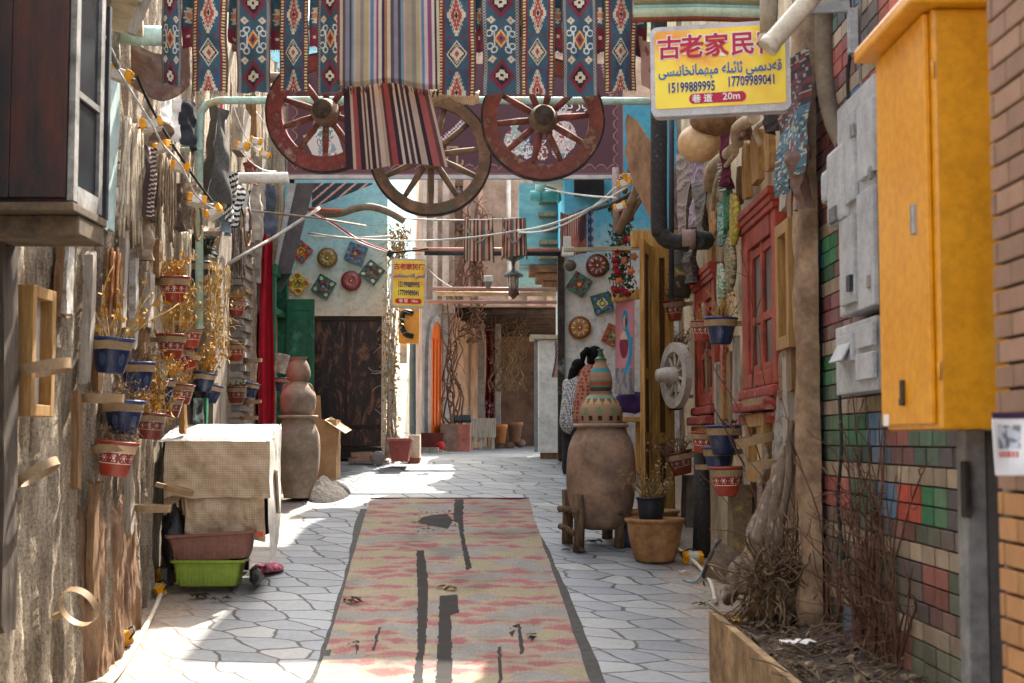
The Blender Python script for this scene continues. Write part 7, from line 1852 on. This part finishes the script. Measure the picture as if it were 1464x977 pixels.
sqtile(877, 480, 14, 24, ('#a8502c', '#2f7a4c', '#a84a34', '#7a5a34', '#c9a02c'), 'orange-brown square tile half behind the painted banner', YL, 8)
rdtile(854, 380, 16.5, ('#7a3424', '#b8b4a0', '#8a4428', '#5a2a1c'), 'round dark red rosette tile high on the turquoise house', YL)
rdtile(829, 469, 16.5, ('#a8742c', '#d0c8b0', '#b8562c', '#7a4a1c'), 'round ochre rosette tile low on the turquoise house', YL)
# kilim wedge, hose and pipes on blue house
def wedge(u, v): 
    px = 446+86*u; py = 262+(36-34*u)*v; return P(px, py, 19.6)
def wedc(u, v):
    px = 446+86*u; x = (px+(262+(36-34*u)*v)*1.2)/16; a_ = abs((x % 1)-.5)
    return C('#c0b09a') if a_ < .12 else C('#7c2a34') if a_ < .26 else C('#2c4c5a')
solo('kilim_wedge', MB().sheet(wedge, 60, 24, wedc), m_kilim, 'folded corner of a patterned kilim under the maroon board, against the blue wall', 'kilim', solid=.01)
solo('flexible_hose', hose(smooth([P(442, 304, 19.4), P(480, 306, 19.4), P(510, 298, 19.4), P(530, 296, 19.4), P(555, 303, 19.4), P(578, 316, 19.4)]), .055, .03), m_hose, 'brown ribbed hose sagging across the top of the blue house wall', 'hose')
solo('red_pipe', MB().tube([P(440, 299, 19.3), P(488, 301, 19.3)], .025, 8), M('salmon pipe', C('#c2705a'), C('#a0553f'), rough=.5), 'short salmon pipe above the ribbed hose on the blue house', 'pipe')
RW = thing('red_white_cable', 'red and white flat cable sagging across the blue house towards the small sign', 'cable', P(500, 330, 19))
MB().tube(smooth([P(445, 302, 18.9), P(478, 320, 18.9), P(515, 344, 18.9), P(556, 360, 18.6)]), .012, 6).build('red_strand', M('red cable', C('#b82a2c'), C('#921c1e'), rough=.5), RW)
MB().tube(smooth([P(443, 303, 18.88), P(474, 321, 18.88), P(512, 346, 18.88), P(556, 362, 18.58)]), .012, 6).build('white_strand', m_pvcw, RW)
MB().tube([P(555, 361, 18.6), P(561, 364, 18.6)], .05, 10).build('junction', m_blkpipe, RW)
for i, (a, b, d_, Ya, Yb, r_, lab) in enumerate([((440, 333), (740, 330), .12, 18.5, 18.5, .012, 'long cream cable crossing the alley below the lowest wheel'), ((740, 330), (905, 262), .1, 18.5, 14.6, .014, 'cream cable rising to the right towards the garland'), ((780, 270), (880, 283), .02, 17.5, 15, .012, 'short straight cream cable at the top of the garland'),
   ((570, 312), (745, 312), .03, 19.5, 19.5, .012, 'taut cream clothes line carrying the two striped bags'), ((742, 332), (880, 268), .16, 18.2, 15.2, .012, 'second cream cable running under the rising one'), ((445, 338), (560, 338), .02, 19, 19, .015, 'pale horizontal cable above the tiles of the blue house'), ((612, 385), (672, 415), .1, 20, 26, .008, 'thin grey wire sagging behind the small sign'), ((846, 300), (905, 275), .03, 16.5, 14.8, .02, 'black bundled cable at the top of the turquoise wall')]):
    solo('overhead_cable', MB().tube(sag(P(a[0], a[1], Ya), P(b[0], b[1], Yb), d_), r_, 6), m_pvcw if i != 7 else m_blkpipe, lab, 'cable')
sb = stripes([(0, '#7a4a44'), (2, '#c2a890'), (4, '#4a4448'), (6, '#b08a7a'), (8, '#5a6a70'), (10, '#c2b49a'), (13, '#8a3a3c'), (16, '#b59a7a'), (18, '#4a4a50'), (21, '#c0a08a'), (24, '#8a4a4c'), (27, '#5c7074'), (30, '#b8a284'), (34, '#8c3440'), (37, '#c9b9a0'), (40, '#4a3c40')])
def tbag(px0, px1, py0, py1, Y, label, sd):
    root = thing('striped_bag', label, 'bag', P((px0+px1)/2, py1, Y)); w_ = px1-px0
    def f(u, v):
        p = P(px0+w_*u+(3*(u-.5))*v, py0+(py1-py0)*v+2*sin(3*u+sd), Y); p.y += -.05*sin(pi*u)*sin(pi*v)+.03*fbm(u*3+sd, v*3, 1, 2); return p
    MB().sheet(f, 42, 40, lambda u, v: sb((u*42+sd*5) % 43)).build('cloth', m_kilim, root)
    mb = MB().tube(smooth([P(px0+2, py0+14, Y-.06), P((px0+px1)/2, py0+34, Y-.08), P(px1-2, py0+14, Y-.06)]), .014, 6); mb.build('strap', M('pale strap', C('#a89c90'), C('#7c7268')), root)
    mb = MB().tube([P(px0+1, py0-2, Y), P(px0, py1+5, Y)], .01, 5).tube([P(px1-1, py0-2, Y), P(px1+1, py1+4, Y)], .01, 5); mb.build('side_cords', m_bstem, root)
tbag(664, 705, 313, 372, 19.45, 'striped woven bag on the clothes line, left one with a hanging strap', 0)
tbag(718, 752, 314, 367, 19.45, 'striped woven bag on the clothes line, right one above the lantern', 2)
def tc(u, v): return C('#a86a5c') if fbm(u*3, v*2, 1, 2) > .15 else (C('#4a5a74') if u > .65 else C('#b09486')) if int(u*24) % 2 else C('#7a4038')
def f(u, v):
    p = P(801+38*u, 303+62*v+3*sin(5*u), 18.8); p.y += .05*sin(7*u+v)+.03*fbm(u*3, v*3, 2, 2); return p
solo('hanging_cloth', MB().sheet(f, 50, 50, tc), m_kilim, 'pinkish striped cloth hanging at the top of the turquoise wall', 'cloth')
def f(u, v):
    p = P(840+9*u, 298+62*v, 18.7); p.y += .04*sin(5*u); return p
solo('hanging_cloth', MB().sheet(f, 12, 40, lambda u, v: C('#3a4f74') if (abs(u-.5)+abs(((v*5) % 1)-.5)) < .5 else C('#8a9098')), m_kilim, 'narrow blue patterned cloth right of the pinkish striped one', 'cloth')
# crossbars, lantern, floodlight
m_barp = M('pink and brown painted bar', C('#b08478'), C('#8a6258'), scale=3, stretch=(.5, 3, 3), rough=.6); m_barn = M('navy bar', C('#39424e'), C('#262c36'), rough=.5)
for py, r_, m_, x0_, x1_, Y, lab in ((357, .035, M('salmon bar', C('#cf9a86'), C('#b07c68'), rough=.5), 590, 800, 19.8, 'salmon crossbar over the alley behind the striped bags'), (362, .035, m_barn, 607, 800, 19.8, 'navy crossbar directly below the salmon one'), (413, .03, m_barp, 618, 795, 21, 'upper pinkish pipe crossing the alley by the lantern'), (420, .035, M('cream bar', C('#c9b08c'), C('#a38a68'), rough=.5), 624, 795, 21.05, 'cream pipe crossing the alley just below the upper pinkish pipe'), (431.5, .028, m_barp, 612, 796, 20.9, 'lower pinkish pipe crossing the alley under the cream one')):
    solo('crossbar', MB().tube([P(x0_, py, Y), P(x1_, py+1, Y)], r_, 10), m_, lab, 'crossbar')
m_lamp = M('aged grey lamp metal', C('#6c6c6a'), C('#4c4c4b'), rough=.45, metal=.5)
c_ = P(734, 393, 20.4); k = S(20.4)
LN = thing('hanging_lantern', 'old grey street lantern with a domed shade hanging from the crossbars', 'lantern', c_)
MB().lathe([(3/k, 22/k), (3.2/k, 16/k), (2.2/k, 15/k), (2.2/k, 8/k), (5/k, 6/k), (14/k, 0), (14.6/k, -2/k), (12.5/k, -3/k), (.01, -2.5/k)], 32, tuple(c_)).build('shade', m_lamp, LN)
MB().lathe([(17/k, 25.5/k), (12/k, 23/k), (4/k, 19/k), (3/k, 18.5/k)], 28, tuple(c_)).build('canopy', m_lamp, LN)
MB().lathe([(6/k, -22/k), (7.5/k, -3/k), (7.4/k, -2.6/k)], 6, tuple(c_)).build('glass', M('frosted lamp glass', C('#b8ada4'), C('#958a82'), rough=.4, bump=.1), LN)
mb = MB()
for j in range(6):
    a_ = pi/3*j; mb.tube([c_+V((6.2/k*cos(a_), 6.2/k*sin(a_), -22/k)), c_+V((7.7/k*cos(a_), 7.7/k*sin(a_), -3/k))], .006, 4)
mb.build('cage', m_lamp, LN); MB().lathe([(2/k, -35/k), (5/k, -31/k), (8/k, -29/k), (8/k, -27/k), (6.5/k, -22/k), (.01, -21.8/k)], 16, tuple(c_)).build('base', M('rusty lamp base', C('#6b4a3c'), C('#4a332a')), LN)
FL = thing('floodlight', 'small white floodlight standing on the upper crossbar', 'floodlight', P(698, 412, 20.9))
MB().box(P(698, 399, 20.9), (.13, .08, .09), bev=.01).build('head', m_pvcw, FL); MB().lathe([(.03, -.1), (.045, -.05), (.05, .0)], 14, tuple(P(698, 403, 20.9))).build('body', m_conc, FL)
# speaker / camera box and bracket on turquoise wall
CCV = thing('wall_device', 'white box with a round grey speaker under a metal bar on the turquoise wall', 'device', P(812, 360, 18.4))
MB().box(P(811, 346, 18.4), (.1, .1, .14), bev=.008).box(P(812, 360, 18.4), (.15, .12, .12), bev=.01).build('case', m_pvcw, CCV)
MB().ball(tuple(P(815, 380, 18.4)), .085, 18, squash=(1, 1, .9)).build('speaker', M('brown grey dome', C('#6a5c50'), C('#4a4038'), rough=.5), CCV)
solo('metal_bar', MB().box(P(866, 356, 17.2), (1.02, .04, .05), (0, radians(-1.5), 0), bev=.004), M('khaki steel bar', C('#a09878'), C('#7c745a'), metal=.3, rough=.5), 'khaki steel bar crossing in front of the turquoise wall above the tiles', 'bar')
TP = thing('teal_pipework', 'thick teal and cream drain pipes at the top right of the alley end', 'pipe', P(800, 280, 21))
m_tealp = M('teal pipe', C('#5fa8a4'), C('#468a88'), rough=.45, bump=.1)
MB().tube([P(758, 281, 21), P(802, 280, 21)], .085, 16).build('horizontal_pipe', m_tealp, TP); MB().tube([P(772, 255, 21), P(772, 281, 21)], .075, 16).build('riser', M('pale teal pipe', C('#a3c2b4'), C('#83a496'), rough=.45), TP)
MB().tube(smooth([P(784, 256, 20.8), P(800, 262, 20.8), P(812, 275, 20.8), P(818, 292, 20.8)]), .1, 14).build('cream_duct', m_pvc, TP)
for px in (770, 796): MB().tube([P(px, 281, 21), P(px+4, 281, 21)], .098, 16).build('coupling', m_tealp, TP)
solo('eave_board', MB().box(P(815, 256, 20.4), (1.1, .5, .07), bev=.01), m_signframe, 'white eave board above the teal drain pipes', 'board')
solo('vent_window', MB().box(P(842, 268, 19.9), (.42, .1, .25), bev=.01), M('dark vent', C('#2a2a2c'), C('#1a1a1b')), 'dark vent opening high on the turquoise house', 'vent')
for px, y0_, y1_, lab in ((880, 260, 330, 'upright whitish pole at the top of the garland'), ):
    solo('garland_pole', MB().tube([P(px, y0_-20, 16.2), P(px+1, y1_, 16.2)], .04, 10), M('dull pink pole', C('#a89088'), C('#83706a')), lab, 'pole')
for a, b, r_, lab in (((914, 262), (884, 332), .045, 'thick slanting stick crossing the top of the garland'), ((925, 270), (897, 315), .03, 'thinner slanting stick beside the bark slab'), ((905, 225), (893, 275), .03, 'steep stick rising behind the bark slab')):
    solo('stick', MB().tube([P(a[0], a[1], 14.6), P(b[0], b[1], 15)], r_, 8), M('pale brown stick', C('#9a8068'), C('#705a47'), bump=.5), lab, 'stick')
# side of blue house: drainpipe, vine, yellow box
solo('drainpipe', MB().tube([P(590, 640, 21.5), P(590, 520, 21.5), P(591, 440, 21.5)], .052, 14), M('grey blue drainpipe', C('#5f6a70'), C('#4a5358'), rough=.5), 'grey-blue drainpipe below the yellow phone box', 'pipe')
YB3 = 20.6
PBx = thing('yellow_wall_box', 'yellow wall box with a thick black looped hose, below the small sign', 'box', P(585, 490, YB3))
MB().box(P(585, 464, YB3), (.3, .14, .56), bev=.02).build('case', m_yel, PBx)
MB().tube(smooth([P(590, 448, YB3-.1), P(577, 447, YB3-.14), P(574, 465, YB3-.14), P(580, 478, YB3-.14), P(590, 481, YB3-.1)]), .04, 12).build('hose', M('black rubber hose', C('#1d1d1e'), C('#121212'), rough=.4), PBx)
MB().box(P(577, 505, YB3+.3), (.1, .1, .3), bev=.01).build('lower_meter', m_gry, PBx)
def climber(px0, px1, y0, y1, Y, n, m_, label, seed, leaves=0, lm=None, r_=.01, name='dry_climber'):
    r = random.Random(seed); mb = MB(); lf = MB()
    for i in range(n):
        x0_, x1_ = r.uniform(px0, px1), r.uniform(px0, px1); a = P(x0_, y1, Y+r.uniform(-.05, .15)); b = P(x1_, y0+r.uniform(0, (y1-y0)*.35), Y+r.uniform(-.05, .15))
        pts = [a.lerp(b, k_/12)+V(((.06 if Y < 25 else .22)*fbm(i*3.1, k_*.45, 1, 3), .05*fbm(i*2.3, k_*.6, 2, 2), 0)) for k_ in range(13)]; mb.tube(pts, [r_*(1.2-.06*k_) for k_ in range(13)], 5)
        for j in range(5):
            q = pts[r.randint(2, 12)]; mb.tube(wander(q, (r.uniform(-1, 1), r.uniform(-.3, .2), r.uniform(-1, .6)), r.uniform(.1, .35), 5, .4, r), r_*.35, 4)
        for j in range(leaves):
            q = pts[r.randint(0, 12)]+V((r.gauss(0, .05), r.gauss(0, .05), r.gauss(0, .05))); lf.add([(-1, -.4, 0), (0, -.6, .3), (1, 0, 0), (0, .6, .3), (-1, .4, 0)], [(0, 1, 3, 4), (1, 2, 3)], None, False, TR(q, r.uniform(0, 6), r.uniform(0, 6), r.uniform(0, 6), r.uniform(.015, .035)))
    root = thing(name, label, 'climber', P((px0+px1)/2, y1, Y)); mb.build('stems', m_, root)
    if leaves: lf.build('leaves', lm, root)
climber(549, 568, 370, 655, 19.85, 16, M('whitened vine', C('#c9c0b2'), C('#938778'), scale=14, bump=.3), 'pale dry climber covering the right corner of the blue house', 3, 26, m_straw, .012)
climber(556, 582, 318, 380, 19.7, 10, m_straw, 'tangle of dry twigs and scraps above the small sign', 4, 14, m_yleaf, .012)
climber(633, 660, 400, 640, 29.3, 9, m_vine, 'bare brown climber between the arched door and the tan passage wall', 5, 14, m_bstem, .02)
climber(646, 694, 425, 490, 29.6, 9, m_vine, 'bare brown branches under the eave of the passage', 6, 8, m_bstem, .02)
climber(700, 755, 445, 560, 31, 26, m_bstem, 'grey dry creepers hanging in the dark passage', 7, 6, m_bstem, .01)
climber(652, 694, 262, 420, 29.2, 12, m_vine, 'reddish dry creeper on the upper storey behind the striped bags', 8, 26, M('rosy dry leaves', C('#9a6a64'), C('#744a46'), scale=20, bump=0), .02)
# passage furniture
def fbox(name, px0, px1, py0, py1, Y, dep, m_, label, cat, bev=.01):
    a, b = P(px0, py1, Y), P(px1, py0, Y); return solo(name, MB().box(((a.x+b.x)/2, Y+dep/2, (a.z+b.z)/2), (b.x-a.x, dep, b.z-a.z), bev=bev), m_, label, cat)
m_redbr = M('red brown planter', C('#8a4a3c'), C('#643329'), scale=5)
TB = thing('trough_planter', 'red and brown masonry trough in front of the tan passage wall', 'planter', P(650, 649, 29))
a, b = P(630, 647, 28.8), P(654, 606, 28.8); MB().box(((a.x+b.x)/2, 29.1, (a.z+b.z)/2), (b.x-a.x, .6, b.z-a.z), bev=.01).build('front', M('brown slab', C('#7d6455'), C('#5c483c')), TB)
a, b = P(654, 647, 28.8), P(672, 607, 28.8); MB().box(((a.x+b.x)/2, 29.12, (a.z+b.z)/2), (b.x-a.x, .6, b.z-a.z), bev=.01).build('side', M('dull red slab', C('#9a5c50'), C('#754438')), TB)
fbox('step_block', 601, 634, 619, 641, 28.2, .5, M('dark red step', C('#5c2420'), C('#3f1816')), 'dark red step below the orange arched door', 'step')
solo('red_sack', MB().ball(tuple(P(630, 638, 27.9)), .09, 14, wob=.2), M('bright red bag', C('#a8201c'), C('#7c1512')), 'tiny bright red bag beside the dark red step', 'bag')
for px, lab in ((606, 'left grey cinder block at the foot of the arched door'), (620, 'right grey cinder block at the foot of the arched door')):
    fbox('cinder_block', px-6, px+7, 640, 651, 27.4, .2, m_grey, lab, 'block')
solo('ramp_board', MB().box(P(644, 648, 27.0), (.5, .25, .02), (0, radians(14), 0)), m_wgrey, 'pale board lying at the foot of the red trough', 'board')
BE = thing('slatted_bench', 'grey slatted bench with dark jars on it in front of the tan wall', 'bench', P(690, 640, 31))
mb = MB()
for i in range(13): mb.box(P(673+2.9*i, 612, 31), (.038, .03, .42), bev=.004)
mb.build('slats', m_wgrey, BE)
for px in (676, 688, 705): MB().box(P(px, 633, 31.1), (.06, .06, .3)).build('leg', m_wgrey, BE)
MB().box(P(690, 600, 31.15), (.55, .35, .04)).build('seat', m_wgrey, BE)
for i in range(7):
    c_ = P(651+3.5*i+r.uniform(-.6, .6), 601, 29.4); solo('small_jar', MB().lathe([(.03, -.05), (.045, 0), (.04, .06), (.022, .09), (.025, .11)], 12, tuple(c_)), M('dark blue jar', C('#23303c'), C('#151d26'), rough=.4), 'tiny dark jar in the row on the masonry trough by the passage wall', 'jar', None, 'tiny dark jars on the trough')
def fpot(px, y0_, y1_, w_, Y, label, m_):
    k_ = S(Y); c_ = P(px, y1_, Y); h_ = (y1_-y0_)/k_; solo('plant_pot', MB().lathe([(w_*.34/k_, 0), (w_*.47/k_, h_*.8), (w_*.53/k_, h_*.82), (w_*.53/k_, h_), (w_*.45/k_, h_), (.01, h_*.9)], 24, tuple(c_)), m_, label, 'pot')
fpot(715, 607, 634, 20, 31.5, 'terracotta pot with a torn wrapper in the passage, left of two', M('bright terracotta', C('#a86a3c'), C('#84502c'))); fpot(736, 604, 632, 22, 32, 'browner clay pot in the passage, right of two', M('brown terracotta', C('#7d5a42'), C('#5c4030')))
for px, py, lab in ((704, 632, 'small wooden stool by the terracotta pot'), ):
    solo('stool', MB().box(P(px-3, 624, 31.3), (.22, .2, .04)).box(P(px-7, 632, 31.3), (.03, .15, .22)).box(P(px+1, 632, 31.3), (.03, .15, .22)), m_wbrn, lab, 'stool')
for i, (px, py) in enumerate(((744, 634), (728, 637), (716, 640))): solo('rubble_stone', MB().ball(tuple(P(px, py, 33)), .12, 10, wob=.4, seed=i, squash=(1.2, 1, .7)), m_brown, ('dark stone at the right of the passage pots', 'dark stone between the passage pots and the alley', 'dark stone at the foot of the terracotta pot')[i], 'stone')
def f(u, v):
    p = P(694+13*u, 474+125*v, 33); p.x += .02*sin(5*v); p.y += .06*sin(3*pi*u); return p
solo('door_curtain', MB().sheet(f, 24, 50, lambda u, v: C('#b09a90') if v > .75 and fbm(u*9, v*30, 1, 2) > .25 else C('#5a1420')), m_kilim, 'dark red curtain with a pale pattern in the passage wall', 'curtain')
for x0_, x1_, lab in ((683, 693, 'grey jamb left of the dark red curtain'), (708, 716, 'grey jamb right of the dark red curtain')):
    fbox('door_jamb', x0_, x1_, 462, 632, 32.9, .25, m_grey, lab, 'door jamb')
# white kiosk
KX = thing('white_locker', 'tall white metal locker standing against the turquoise house end', 'locker', G(781, 20.9))
m_wh = M('scuffed white metal', C('#e2e3e1'), C('#cfd1d0'), C('#a9a8a3'), scale=2.5, rough=.45, bump=.06)
a, b = P(770, 656, 20.7), P(801, 486, 20.7); zk0 = gz(20.7)+.1
MB().box(((a.x+b.x)/2, 20.95, (zk0+b.z)/2), (b.x-a.x, .5, b.z-zk0), bev=.012).build('body', m_wh, KX)
MB().box((P(765.5, 0, 20.75).x, 20.75, (zk0+b.z)/2), (.05, .06, b.z-zk0)).build('door_edge', M('grey door edge', C('#83888c'), C('#666b6f'), rough=.4), KX)
MB().box((P(781, 0, 20.8).x, 20.9, b.z+.035), (.5, .62, .06), (0, .02, 0), bev=.01).build('top', M('yellowed white', C('#c2b8a2'), C('#a0967f')), KX)
MB().box(((a.x+b.x)/2, 20.95, zk0-.06), (b.x-a.x-.06, .42, .1)).build('plinth', m_wbrn, KX)
def f(u, v):
    p = P(793+9*u-3*v+2*sin(4*v), 488+52*v, 20.2); p.y += .03*sin(6*u); return p
solo('hanging_scarf', MB().sheet(f, 12, 30, lambda u, v: C('#7c2a30') if int(u*6+v*14) % 2 else C('#c0b0a4')), m_kilim, 'red and white checked scarf on the charred post beside the white locker', 'scarf')
# base of blue house
for i in range(3):
    for j in range(2 if i < 2 else 1): solo('loose_brick', MB().box(P(510+9*i+3*j, 657-7*j, 19.6), (.22-.03*i, .12, .065), (0, rnd.uniform(-.1, .1), rnd.uniform(-.2, .2)), bev=.006), M('pinkish loose brick', C('#a5806a'), C('#806050')), 'pinkish loose brick in the pile at the foot of the dark metal door', 'brick', None, 'bricks at the metal door')
solo('stone_disc', MB().lathe([(.0, -.03), (.09, -.03), (.1, 0), (.09, .03), (.03, .035), (.0, .035)], 20, mat=TR(P(540, 655, 19.5), pi/2-.2, 0, 0)), m_grey, 'round grey stone leaning at the corner of the blue house', 'stone')
RPl = thing('red_planter', 'faded red square planter with pale dry stems at the corner of the blue house', 'planter', P(572, 660, 19.3))
a, b = P(556, 660, 19.3), P(588, 630, 19.3)
MB().add([(a.x+.04, 19.2, a.z), (b.x-.04, 19.2, a.z), (b.x-.04, 19.5, a.z), (a.x+.04, 19.5, a.z), (a.x, 19.15, b.z), (b.x, 19.15, b.z), (b.x, 19.55, b.z), (a.x, 19.55, b.z)], [(0, 1, 5, 4), (1, 2, 6, 5), (2, 3, 7, 6), (3, 0, 4, 7), (0, 3, 2, 1), (4, 5, 6, 7)], None, False).build('tub', M('faded red plastic', C('#9a4f46'), C('#7c3a33'), rough=.6), RPl)
MB().box(((a.x+b.x)/2, 19.35, b.z+.012), (b.x-a.x+.03, .44, .04), bev=.008).build('rim', M('pale red rim', C('#a86a5c'), C('#86504a')), RPl)
fbox('cream_planter', 584, 600, 622, 655, 19.9, .3, m_pvc, 'cream square planter right of the faded red one', 'planter')
fbox('brick_plinth', 583, 600, 654, 664, 19.7, .35, M('base bricks', C('#8a5a44'), C('#64402f')), 'small brick base under the cream planter', 'base')
# litter on the paving and the runner
r = random.Random(77)
m_dl = M('dead leaf', C('#5c4a36'), C('#3a2e22'), bump=0); 
LIT = [(640, 845, 'curled tan leaf beside the widest black tear of the runner', .1), (497, 864, 'dark twig on the left edge of the runner', .12), (297, 857, 'dry brown leaf heap in front of the trough planters', .13), (508, 926, 'small dark curl near the left bottom of the runner', .05), (735, 902, 'small black scrap on the right of the runner', .05), (760, 912, 'black curl right of the black scrap on the runner', .06), (815, 791, 'dry leaf crumbs on the paving left of the clay bowl', .12), (848, 778, 'dry leaves under the log cradle', .1), (975, 822, 'white paper scrap near the right conduit', .05), (1002, 868, 'little weed at the corner of the planter box', .08), (320, 861, 'second curled leaf beside the dry leaf heap', .08)]
for px, py, lab, s_ in LIT:
    Y = yg(py); g_ = G(px, Y, .025); mb = MB()
    for i in range(6):
        c_ = g_+V((r.uniform(-s_, s_)*.8, r.uniform(-s_, s_)*.6, r.uniform(-.004, .02))); L = s_*r.uniform(.3, .6)
        Mq = TR(c_, r.uniform(-.4, .4), r.uniform(-.4, .4), r.uniform(0, 6), L)
        mb.add([(-1, -.2, .0), (-.3, -.35, .25), (.5, -.25, .2), (1, 0, .05), (.5, .25, .2), (-.3, .35, .25), (-1, .2, 0), (0, 0, .0)], [(0, 1, 7), (1, 2, 7), (2, 3, 7), (3, 4, 7), (4, 5, 7), (5, 6, 7), (6, 0, 7)], None, False, Mq)
    solo('weed' if 'weed' in lab else 'litter', mb, m_gleaf if 'weed' in lab else (m_signwhite if 'white' in lab else (M('tan curl', C('#9a8260'), C('#70593c')) if 'tan' in lab else m_dl)), lab, 'weed' if 'weed' in lab else 'litter')
# beams and cables above the large sign
for py, r_, m_, lab in ((2, .05, M('olive cable', C('#7d7452'), C('#5a5338'), rough=.5), 'thick olive cable crossing at the top above the large sign'), (9, .04, M('mint cable', C('#86b0a6'), C('#688f86'), rough=.5), 'mint pipe crossing just below the olive cable'), (18, .045, M('pale green pipe', C('#b0b89a'), C('#8c9478'), rough=.5), 'pale green pipe crossing above the large sign'), (24, .03, M('rust bar', C('#8a4a34'), C('#643424')), 'rusty bar lowest above the large sign')):
    solo('overhead_pipe', MB().tube([P(905, py+2, 9.2), P(1000, py, 9.2), P(1110, py+3, 9.0)], r_, 10), m_, lab, 'pipe')
# ================================================================== doors belong to their houses
def into(door, house, name):
    for kk in ('category', 'label', 'kind'):
        if kk in door: del door[kk]
    h = house.location; l = door.location.copy(); door.parent = house; door.location = (l.x-h.x, l.y-h.y, l.z-h.z); door.name = name
into(GD, LH, 'door'); into(GF, LH, 'door_frame'); into(DO, RH, 'door')
